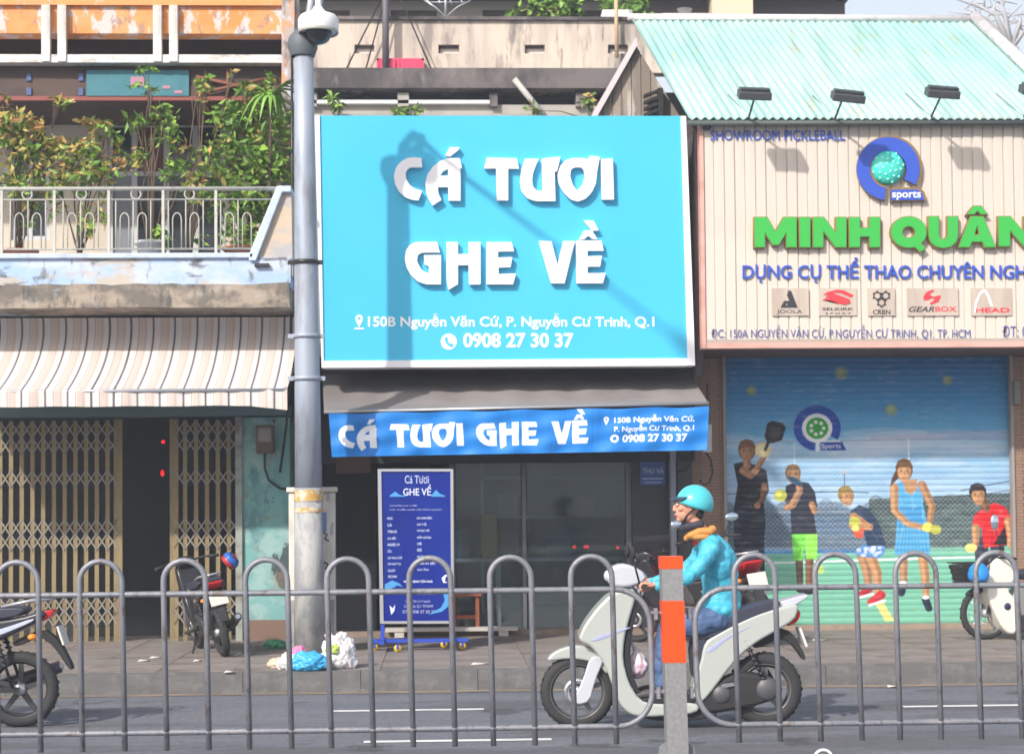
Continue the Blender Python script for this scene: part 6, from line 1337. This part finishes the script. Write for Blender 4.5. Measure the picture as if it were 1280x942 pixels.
for s_ in (-1, 1):
    m = MB(); m.ball(HC + Vector((-.083, s_ * .032, .02)), (.012, .016, .009), 12, 8); e = m.build('eye', M('eye_white', (.7, .68, .65), .2), person, world=False)
    m = MB(); m.ball(HC + Vector((-.091, s_ * .032, .02)), (.006, .007, .007), 10, 6); m.build('iris', blackm, e, world=False)
    m = MB(); m.tube([HC + Vector((-.084, s_ * .05, .037)), HC + Vector((-.093, s_ * .032, .043)), HC + Vector((-.095, s_ * .016, .038))], .0035, 5); m.build('eyebrow', M('brow', (.03, .02, .02), .8), person, world=False)
m = MB(); m.ball(HC + Vector((-.093, 0, -.054)), (.013, .021, .008), 12, 8); m.build('lips', M('lips', (.5, .08, .07), .4), person, world=False)
m = MB(); m.ball(HC + Vector((.07, 0, -.045)), (.04, .062, .05), 14, 9); m.build('hair', M('hair_black', (.02, .015, .015), .6), person, world=False)
# pink bag hanging in the footwell
from mathutils import noise
def bagmesh(name, size, mat, parent, loc, seed):
    bm = bmesh.new(); bmesh.ops.create_icosphere(bm, subdivisions=4, radius=1)
    for v in bm.verts:
        k = 1 + .3 * noise.noise(v.co * 2 + Vector((seed, 0, 0))) + .12 * noise.noise(v.co * 6 + Vector((seed, 3, 0))); pinch = 1 - .65 * max(0, v.co.z) ** 1.3
        v.co = Vector((v.co.x * size[0] * k * pinch, v.co.y * size[1] * k * pinch, v.co.z * size[2]))
    me = bpy.data.meshes.new(name); bm.to_mesh(me); bm.free(); me.materials.append(mat); me.polygons.foreach_set('use_smooth', [True] * len(me.polygons)); o = link(name, me, parent); o.location = loc; return o
fb = thing('carrier_bag', 'pink and white carrier bag hanging in the footwell of the white scooter', 'bag', tuple(sg + B(797, 860, 0)))
bagmesh('bag_body', (.075, .08, .11), M('bag_pink', (.55, .2, .4), .5, layers=[((.75, .68, .7), 9, .42, .55, .9)]), fb, Vector((0, 0, .18)), 4)
m = MB(); m.tube([(-.02, 0, .27), (-.05, 0, .37), (-.01, 0, .28)], .008, 6); m.build('handle', MATS['bag_pink'], fb, world=False)

# ---- underbone motorcycles
def motorbike(t, body, accent, seatc, cargo=None, plate_col=(.6, .58, .54), top=True):
    bm_ = M('paint_%d%d%d' % tuple(int(c * 99) for c in body), body, .25); am = M('paint_%d%d%d' % tuple(int(c * 99) for c in accent), accent, .3)
    rim = M('rim_black', (.05, .05, .055), .4, metal=.3)
    wheel(t, -.61, .275, .275, .07, 'alloy', rim, disc=.1); wheel(t, .61, .275, .275, .085, 'alloy', rim)
    panel('front_fender', [(-.86, .42), (-.78, .53), (-.64, .575), (-.5, .545), (-.4, .44), (-.46, .45), (-.56, .52), (-.66, .53), (-.78, .47)], .055, bm_, t, .025)
    for y in (-.085, .085):
        m = MB(); m.tube([(-.61, y, .275), (-.52, y, .62), (-.44, y * .9, .88)], [.022, .022, .026], 8); m.build('fork_leg', alum, t, world=False)
    panel('leg_shield', [(-.5, .98), (-.4, 1.0), (-.33, .86), (-.26, .6), (-.12, .44), (.06, .36), (.04, .3), (-.14, .31), (-.34, .42), (-.46, .62), (-.52, .82)], .12, bm_, t, .04)
    panel('backbone_cover', [(-.3, .66), (-.14, .6), (.02, .66), (.1, .74), (.02, .76), (-.16, .68), (-.3, .78)], .07, am, t, .02)
    cw_ = panel('handlebar_cowl', [(-.58, .98), (-.53, 1.07), (-.42, 1.1), (-.34, 1.05), (-.34, .99), (-.44, .94)], .1, bm_, t, .04)
    m = MB(); m.ball((-.56, 0, 1.0), (.035, .08, .05)); m.build('headlight', MATS['headlight_lens'], cw_, world=False)
    m = MB(); m.tube([(-.3, -.35, 1.03), (-.36, -.2, 1.05), (-.42, 0, 1.03), (-.36, .2, 1.05), (-.3, .35, 1.03)], .012, 8); m.build('handlebar', blackm, t, world=False)
    for s_ in (-1, 1):
        m = MB(); m.tube([(-.34, s_ * .24, 1.045), (-.3, s_ * .36, 1.03)], .018, 10); m.build('grip', rubber, t, world=False)
        m = MB(); m.tube([(-.36, s_ * .2, 1.05), (-.35, s_ * .27, 1.2)], .006, 6); q = m.build('mirror', blackm, t, world=False)
        m = MB(); m.ball((-.35, s_ * .3, 1.23), (.014, .075, .045), 16, 10); m.build('mirror_head', M('mirror_glass', (.5, .6, .7), .08, metal=.8), q, world=False)
        m = MB(); m.ball((.72, s_ * .12, .66), (.035, .035, .025), 10, 7); m.build('indicator', amber, t, world=False)
        m = MB(); m.tube([(.44, s_ * .13, .72), (.58, s_ * .13, .3)], .012, 6)
        for k in range(7): m.lathe([(.018, -.01), (.03, 0), (.018, .01)], Vector((.45, s_ * .13, .68)).lerp(Vector((.54, s_ * .13, .42)), k / 7), 8)
        m.build('shock_absorber', black, t, world=False, kind='stuff')
        m = MB(); m.tube([(.05, s_ * .1, .3), (.05, s_ * .26, .29)], .018, 8); m.build('foot_peg', rubber, t, world=False)
    panel('seat', [(-.04, .77), (.02, .83), (.2, .84), (.4, .87), (.64, .88), (.68, .85), (.6, .8), (.3, .77), (.1, .74)], .13, seatc, t, .045, seg=4)
    panel('side_cover', [(.02, .74), (.3, .76), (.62, .8), (.82, .86), (.8, .79), (.62, .7), (.4, .6), (.2, .5), (.12, .56)], .125, bm_, t, .045, seg=4)
    panel('side_stripe', [(.2, .64), (.5, .72), (.74, .8), (.72, .77), (.5, .68), (.26, .6)], .128, am, t, .003)
    panel('tail_light', [(.76, .76), (.84, .8), (.87, .85), (.8, .85), (.76, .8)], .085, redl, t, .02)
    m = MB(); m.tube([(.5, -.12, .88), (.7, -.12, .92), (.84, -.06, .93), (.84, .06, .93), (.7, .12, .92), (.5, .12, .88)], .012, 8); m.build('grab_rail', alum, t, world=False)
    panel('rear_fender', [(.55, .62), (.78, .72), (.9, .62), (1.0, .42), (.97, .41), (.86, .58), (.76, .66), (.58, .58)], .045, blackm, t, .008)
    panel('licence_plate', [(.885, .73), (.9, .735), (.945, .6), (.93, .595)], .095, M('plate_pale', plate_col, .5), t, .002, rnd=0)
    panel('engine', [(-.16, .28), (-.2, .36), (-.12, .46), (.05, .46), (.22, .44), (.28, .34), (.22, .22), (.02, .19), (-.1, .22)], .1, M('engine_dark', (.06, .06, .065), .5, metal=.4), t, .03)
    m = MB()
    for k in range(6): m.box(-.26 + k * .022, -.07, .31, -.25 + k * .022, .07, .43)
    m.build('cylinder_fins', MATS['engine_dark'], t, world=False, kind='stuff')
    m = MB(); m.tube([(-.2, .06, .32), (-.12, .12, .2), (.15, .13, .2), (.35, .14, .26), (.62, .16, .34), (.86, .17, .42)], [.018, .02, .022, .045, .052, .045], 14); ex = m.build('exhaust', M('exhaust_dark', (.06, .06, .07), .4, metal=.5), t, world=False)
    m = MB(); m.tube([(.84, .17, .413), (.875, .17, .425)], .026, 12); m.build('exhaust_tip', chrome, ex, world=False)
    m = MB(); m.box(.15, -.115, .26, .62, -.085, .3).box(.2, .085, .25, .62, .11, .29); m.build('swing_arm', black, t, world=False, kind='stuff')
    m = MB(); m.tube([(.0, -.12, .24), (.1, -.24, .03), (.15, -.25, .012)], .011, 6); m.build('side_stand', blackm, t, world=False)
def copy_bike(src, name, label, loc, rot, group=None):
    t = src.copy(); COL.objects.link(t); t.name = name; t.location = loc; t.rotation_euler = rot; t['label'] = label
    for ch in src.children:
        k = ch.copy(); COL.objects.link(k); k.parent = t
        for g2 in ch.children: q = g2.copy(); COL.objects.link(q); q.parent = k
    return t
# passing motorcycle cut by the left edge
p = on_ground(26, 908, 0); lm = thing('motorcycle', 'rear half of a dark motorcycle with red tail light leaving at the left edge', 'motorcycle', (p.x - .61, p.y, 0), 0)
motorbike(lm, (.035, .035, .05), (.45, .5, .62), seatm)
# parked at the gate, seen from behind
p = on_ground(281, 820, ZG); f_ = Vector((-.34, .94)); 
pk_ = thing('motorcycle', 'parked black motorcycle seen from behind, leaning beside the lattice gate', 'motorcycle', (0, 0, 0), 0)
motorbike(pk_, (.02, .02, .025), (.25, .22, .2), seatm)
th = math.atan2(-f_.y, -f_.x); [bpy.data.objects.remove(c_) for m_ in [c for c in pk_.children if c.name.startswith('mirror')] for c_ in (*m_.children, m_)]
pk_.rotation_euler = (R(12), 0, th)
pk_.rotation_mode = 'XYZ'; pk_.location = (p.x + f_.x * .54, p.y + f_.y * .54, ZG); pk_.scale = (.89, .89, .86)
rp = on_ground(938, 806, ZG); f2 = Vector((-.2, .98)); rb = thing('motorcycle', 'parked red motorcycle half hidden behind the scooter rider', 'motorcycle', (0, 0, 0), 0)
motorbike(rb, (.42, .015, .02), (.05, .05, .05), seatm, plate_col=(.7, .66, .6)); rb.rotation_euler = (R(7), 0, math.atan2(-f2.y, -f2.x)); rb.location = (rp.x + f2.x * .5, rp.y + f2.y * .5, ZG)
rp = on_ground(864, 806, ZG); f3 = Vector((-.9, .43))
copy_bike(pk_, 'motorcycle', 'black motorcycle parked in the shade before the dark shop glass', (rp.x, rp.y + .25, ZG), (R(6), 0, math.atan2(-f3.y, -f3.x)))
# helmet hanging on the parked bike
hp = at(286, 702, p.y + .9); p0 = at(287, 701, pk_.location.y - .1)
hh_ = thing('helmet', 'red and blue helmet hanging on the parked motorcycle', 'helmet', tuple(p0))
m = MB(); m.lathe([(0, .1), (.05, .09), (.09, .05), (.105, 0), (.1, -.05), (.09, -.055), (.085, 0), (.07, .05), (0, .08)], (0, 0, 0), 20); o = m.build('shell', M('helmet_red', (.4, .03, .04), .3), hh_, world=False, fix=True); o.rotation_euler = (0, R(50), 0); hh_.scale = (.8, .8, .8)
m = MB(); m.lathe([(.108, .0), (.104, .035), (.07, .078), (.074, .084), (.109, .04), (.113, 0), (.108, 0)], (0, 0, 0), 20); o2 = m.build('blue_band', M('helmet_blue', (.03, .12, .45), .3), o, world=False, fix=True)
# white moped at the right
mp0 = on_ground(1232, 799, ZG); MS = FPX / (mp0.dot(fw) - CAM.z * fw.z)
mo = thing('moped', 'white old moped with spoked wheel and black front basket at the right edge', 'moped', tuple(mp0), R(8))
mx_ = lambda a, b_: ((a - 1232) / MS, (799 - b_) / MS)
ML = lambda *q: [mx_(a, b_) for a, b_ in q]
wheel(mo, 0, .268, .268, .06, 'spoke', chrome); wheel(mo, 1.15, .268, .268, .06, 'spoke', chrome)
cream = M('moped_white', (.72, .7, .64), .3)
sh_ = panel('leg_shield', ML((1250, 694), (1240, 699), (1231, 709), (1225, 735), (1236, 764), (1246, 783), (1255, 792), (1271, 791), (1272, 763), (1267, 750), (1254, 736), (1264, 726), (1268, 710), (1262, 698)), .15, cream, mo, .03)
m = MB(); o_ = mx_(1253, 757); m.lathe([(0, -.163), (.028, -.163), (.036, -.156), (.036, -.149), (0, -.149)], (o_[0], 0, o_[1]), 18, 'y'); m.build('shield_vent', M('vent_blue', (.02, .03, .1), .4), sh_, world=False, fix=True)
for y in (-.07, .07):
    m = MB(); a, c_ = mx_(1233, 762), mx_(1238, 712); m.tube([(0, y, .268), (a[0] + .02, y, .38), (c_[0] + .02, y, c_[1])], .02, 8); m.build('fork_leg', black, mo, world=False)
panel('front_fender', ML((1206, 744), (1214, 736), (1230, 732), (1244, 738), (1250, 746), (1244, 744), (1230, 738), (1216, 742)), .05, black, mo, .015)
bk_ = blackm
x0, z0_ = mx_(1190, 728); x1, z1_ = mx_(1230, 703)
m = MB(); 
def basket(m, x0, z0, x1, z1, w):
    for k in range(5): z = z0 + (z1 - z0) * k / 4; m.box(x0 + .06 * (1 - k / 4), -w, z - .006, x1, -w + .008, z + .006).box(x0 + .06 * (1 - k / 4), w - .008, z - .006, x1, w, z + .006).box(x0 + .06 * (1 - k / 4), -w, z - .006, x0 + .06 * (1 - k / 4) + .008, w, z + .006)
    for k in range(9): x = x0 + .06 + (x1 - x0 - .06) * k / 8; m.box(x - .004, -w - .001, z0, x + .004, -w + .004, z1).box(x - .004, w - .004, z0, x + .004, w + .001, z1)
    m.box(x0 + .06, -w, z0 - .01, x1, w, z0)
basket(m, x0, z0_, x1, z1_, .14); bko = m.build('basket', bk_, mo, world=False, kind='stuff')
m = MB(); m.add([(x0 + .07, -.125, z0_), (x1 - .01, -.125, z0_), (x1 - .01, -.125, z1_ - .01), (x0 + .01, -.125, z1_ - .02), (x0 + .07, .125, z0_), (x1 - .01, .125, z0_), (x1 - .01, .125, z1_ - .01), (x0 + .01, .125, z1_ - .02)], [(0, 1, 2, 3), (7, 6, 5, 4), (0, 4, 5, 1), (0, 3, 7, 4), (1, 5, 6, 2)]); m.build('basket_liner', M('liner_dark', (.03, .035, .04), .8), mo, world=False)
m = MB(); a, c_ = mx_(1248, 700), mx_(1236, 703); m.tube([(a[0] + .04, -.32, a[1] + .02), (a[0] - .03, -.16, a[1] + .03), (a[0] - .02, 0, a[1]), (a[0] - .03, .16, a[1] + .03), (a[0] + .04, .32, a[1] + .02)], .012, 8); m.build('handlebar', blackm, mo, world=False)
panel('headlight_housing', ML((1234, 708), (1232, 700), (1238, 694), (1250, 694), (1254, 702), (1248, 710), (1240, 711)), .08, black, mo, .03)
for s_ in (-1, 1):
    m = MB(); m.tube([(a[0], s_ * .26, a[1] + .03), (a[0] + .03, s_ * .36, a[1] + .02)], .018, 10); m.build('grip', rubber, mo, world=False)
mm = mx_(1234, 652); m = MB(); m.tube([(a[0] - .02, -.2, a[1] + .03), (mm[0], -.22, mm[1] - .04)], .006, 6); q = m.build('mirror', blackm, mo, world=False)
m = MB(); m.ball((mm[0], -.22, mm[1]), (.045, .015, .075), 14, 9); m.build('mirror_head', MATS['mirror_glass'], q, world=False)
panel('seat', ML((1270, 718), (1278, 712), (1340, 712), (1360, 718), (1350, 726), (1275, 726)), .12, seatm, mo, .03)
panel('frame_body', ML((1262, 745), (1280, 728), (1350, 724), (1372, 734), (1350, 750), (1300, 760), (1285, 782), (1262, 786)), .09, M('moped_frame', (.3, .3, .3), .4, metal=.4), mo, .03)
panel('engine', ML((1262, 770), (1300, 765), (1320, 780), (1300, 790), (1266, 790)), .1, MATS['engine_dark'], mo, .02)
m = MB(); a = mx_(1266, 790); m.tube([(a[0], -.1, a[1]), (a[0] - .03, -.2, .03), (a[0] - .06, -.21, .01)], .01, 6).tube([(a[0] - .02, -.25, a[1] + .01), (a[0] - .02, .25, a[1] + .01)], .012, 8); m.build('foot_rest', blackm, mo, world=False)
m = MB(); bp_ = mx_(1214, 716); bh = thing('helmet', 'glossy blue round helmet hanging on the side of the moped basket', 'helmet', tuple(mp0 + Vector((bp_[0], -.26, bp_[1] + .01))))
m = MB(); m.lathe([(0, .105), (.05, .097), (.09, .055), (.108, .0), (.104, -.045), (.09, -.08), (.08, -.075), (.09, -.04), (.095, 0), (.0, .09)], (0, -.02, 0), 24); m.build('shell', M('helmet_bright_blue', (.02, .25, .7), .2), bh, world=False, fix=True)
m = MB(); m.tube([(-.07, -.06, -.07), (-.02, -.08, -.11), (.05, -.06, -.07)], .006, 6); m.build('chin_strap', blackm, bh, world=False)

# ------------------------------------------------------------------ road fence in the foreground
FY = 7.6; g0 = at(640, 820, FY)
def shear(m, zr_=g0.z): m.v = [(x + (zr_ - z) * .021, y, z) for x, y, z in m.v]; return m
med = MB(); med.box(-60, FY - .35, 0, 60, FY + .35, .2); tag(med.build('median', kerbm), kind='structure')
Z = lambda py: at(640, py, FY).z
zt_, zb_, ztop_, zend = Z(737.5), Z(909), Z(692) - .014, Z(931)
hr = .0895; tr = .0127
def fence_panel(label, x0, x1, centres, endR, endL):
    t = thing('road_fence', label, 'fence', ((x0 + x1) / 2, FY, .2), 0, 'steel hoop fence panels along the road median')
    R_ = .15; pts = []
    def corner(cx, cz, a0):
        return [(cx + R_ * math.cos(a0 + k * math.pi / 16), FY, cz + R_ * math.sin(a0 + k * math.pi / 16)) for k in range(9)]
    pts = corner(x1 - R_, zt_ - R_, 0) + corner(x0 + R_, zt_ - R_, math.pi / 2) + corner(x0 + R_, zb_ + R_, math.pi) + corner(x1 - R_, zb_ + R_, math.pi * 1.5)
    pts = [(x, y, z) for x, y, z in pts]
    m = MB(); m.tube(pts, tr, 12, closed=True); shear(m).build('rail_frame', steel, t)
    for c in centres:
        x = at(c, 820, FY).x; m = MB(); q = [(x - hr, FY - .006, zend)] + [(x - hr, FY - .006, ztop_ - hr)] + [(x - hr * math.cos(a), FY - .006, ztop_ - hr + hr * math.sin(a)) for a in np.linspace(0, math.pi, 15)[1:-1]] + [(x + hr, FY - .006, ztop_ - hr), (x + hr, FY - .006, zend)]
        m.tube(q, tr * .98, 12)
        for sx in (-hr, hr):
            for zw in (zt_, zb_): m.ball((x + sx, FY - .004, zw), (tr * 1.25, tr * 1.2, tr * 1.1), 10, 7)
        ln = random.uniform(-.006, .006); m.v = [(a_ + (b2 and 0) + (c_2 - zb_) * ln, b2, c_2) for a_, b2, c_2 in m.v]
        shear(m).build('hoop', steel, t)
    return t
post_x = at(842, 820, FY).x
L = at(814, 820, FY).x; Rr = at(870, 820, FY).x
sl = lambda c: c + 2.8
fence_panel('steel hoop fence panel left of the orange banded post', at(-250, 820, FY).x, L, [sl(c) for c in (-188, -84, 20, 125, 230, 333, 435, 537, 637, 738.5)], 1, 0)
fence_panel('steel hoop fence panel right of the orange banded post', Rr, at(1480, 820, FY).x, [sl(c) for c in (943, 1045, 1144, 1245, 1347, 1430)], 0, 1)
fp = thing('fence_post', 'square grey fence post with two bright orange reflective bands', 'post', (post_x, FY, .2))
hw = .0455
m = MB(); m.box(post_x - hw, FY - hw, .2, post_x + hw, FY + hw, Z(697)); shear(m).build('post', post_grey, fp)
for ya, yb in ((697.5, 712), (752, 829)):
    m = MB(); m.box(post_x - hw - .002, FY - hw - .002, Z(yb), post_x + hw + .002, FY + hw + .002, Z(ya) + (.003 if ya < 700 else 0)); shear(m).build('orange_band', orange_r, fp)
for s_ in (-1, 1):
    for py in (767, 866):
        z = Z(py); m = MB(); m.box(post_x + s_ * hw, FY - .006, z - .006, post_x + s_ * .105, FY + .006, z + .006).box(post_x + s_ * .065, FY - .016, z - .03, post_x + s_ * .08, FY + .016, z + .018); shear(m).build('bracket', steel, fp)
    m = MB(); m.prism([(post_x + s_ * hw, .2), (post_x + s_ * (hw + .07), .2), (post_x + s_ * (hw + .03), Z(936)), (post_x + s_ * hw, Z(930))], FY - .01, FY + .01); shear(m).build('gusset', steel, fp)

# ------------------------------------------------------------------ haze
hz = MB(); hz.box(-45, -3, -1.2, 45, 75, 16); hm_ = bpy.data.materials.new('haze'); hm_.use_nodes = True; n_ = hm_.node_tree.nodes
n_.remove(n_['Principled BSDF']); pv = n_.new('ShaderNodeVolumePrincipled'); pv.inputs['Color'].default_value = (.78, .86, 1, 1); pv.inputs['Density'].default_value = .0026; pv.inputs['Anisotropy'].default_value = .0
hm_.node_tree.links.new(pv.outputs[0], n_['Material Output'].inputs['Volume']); hzo = hz.build('haze', hm_); hzo['kind'] = 'stuff'

hp_ = thing('wire_hoop', 'tip of a small white hoop just peeking up at the bottom edge of the photo', 'hoop', (at(1029, 935, 7.4).x, 7.4, .2))
x_, z_ = at(1029, 935, 7.4).x, at(1029, 935, 7.4).z
m = MB(); m.tube([(x_ - .04, 7.4, .2), (x_ - .04, 7.4, z_ - .045)] + [(x_ - .04 * math.cos(a), 7.4, z_ - .045 + .04 * math.sin(a)) for a in np.linspace(0, math.pi, 9)[1:-1]] + [(x_ + .04, 7.4, z_ - .045), (x_ + .04, 7.4, .2)], .006, 8); m.build('hoop', white_p, hp_)
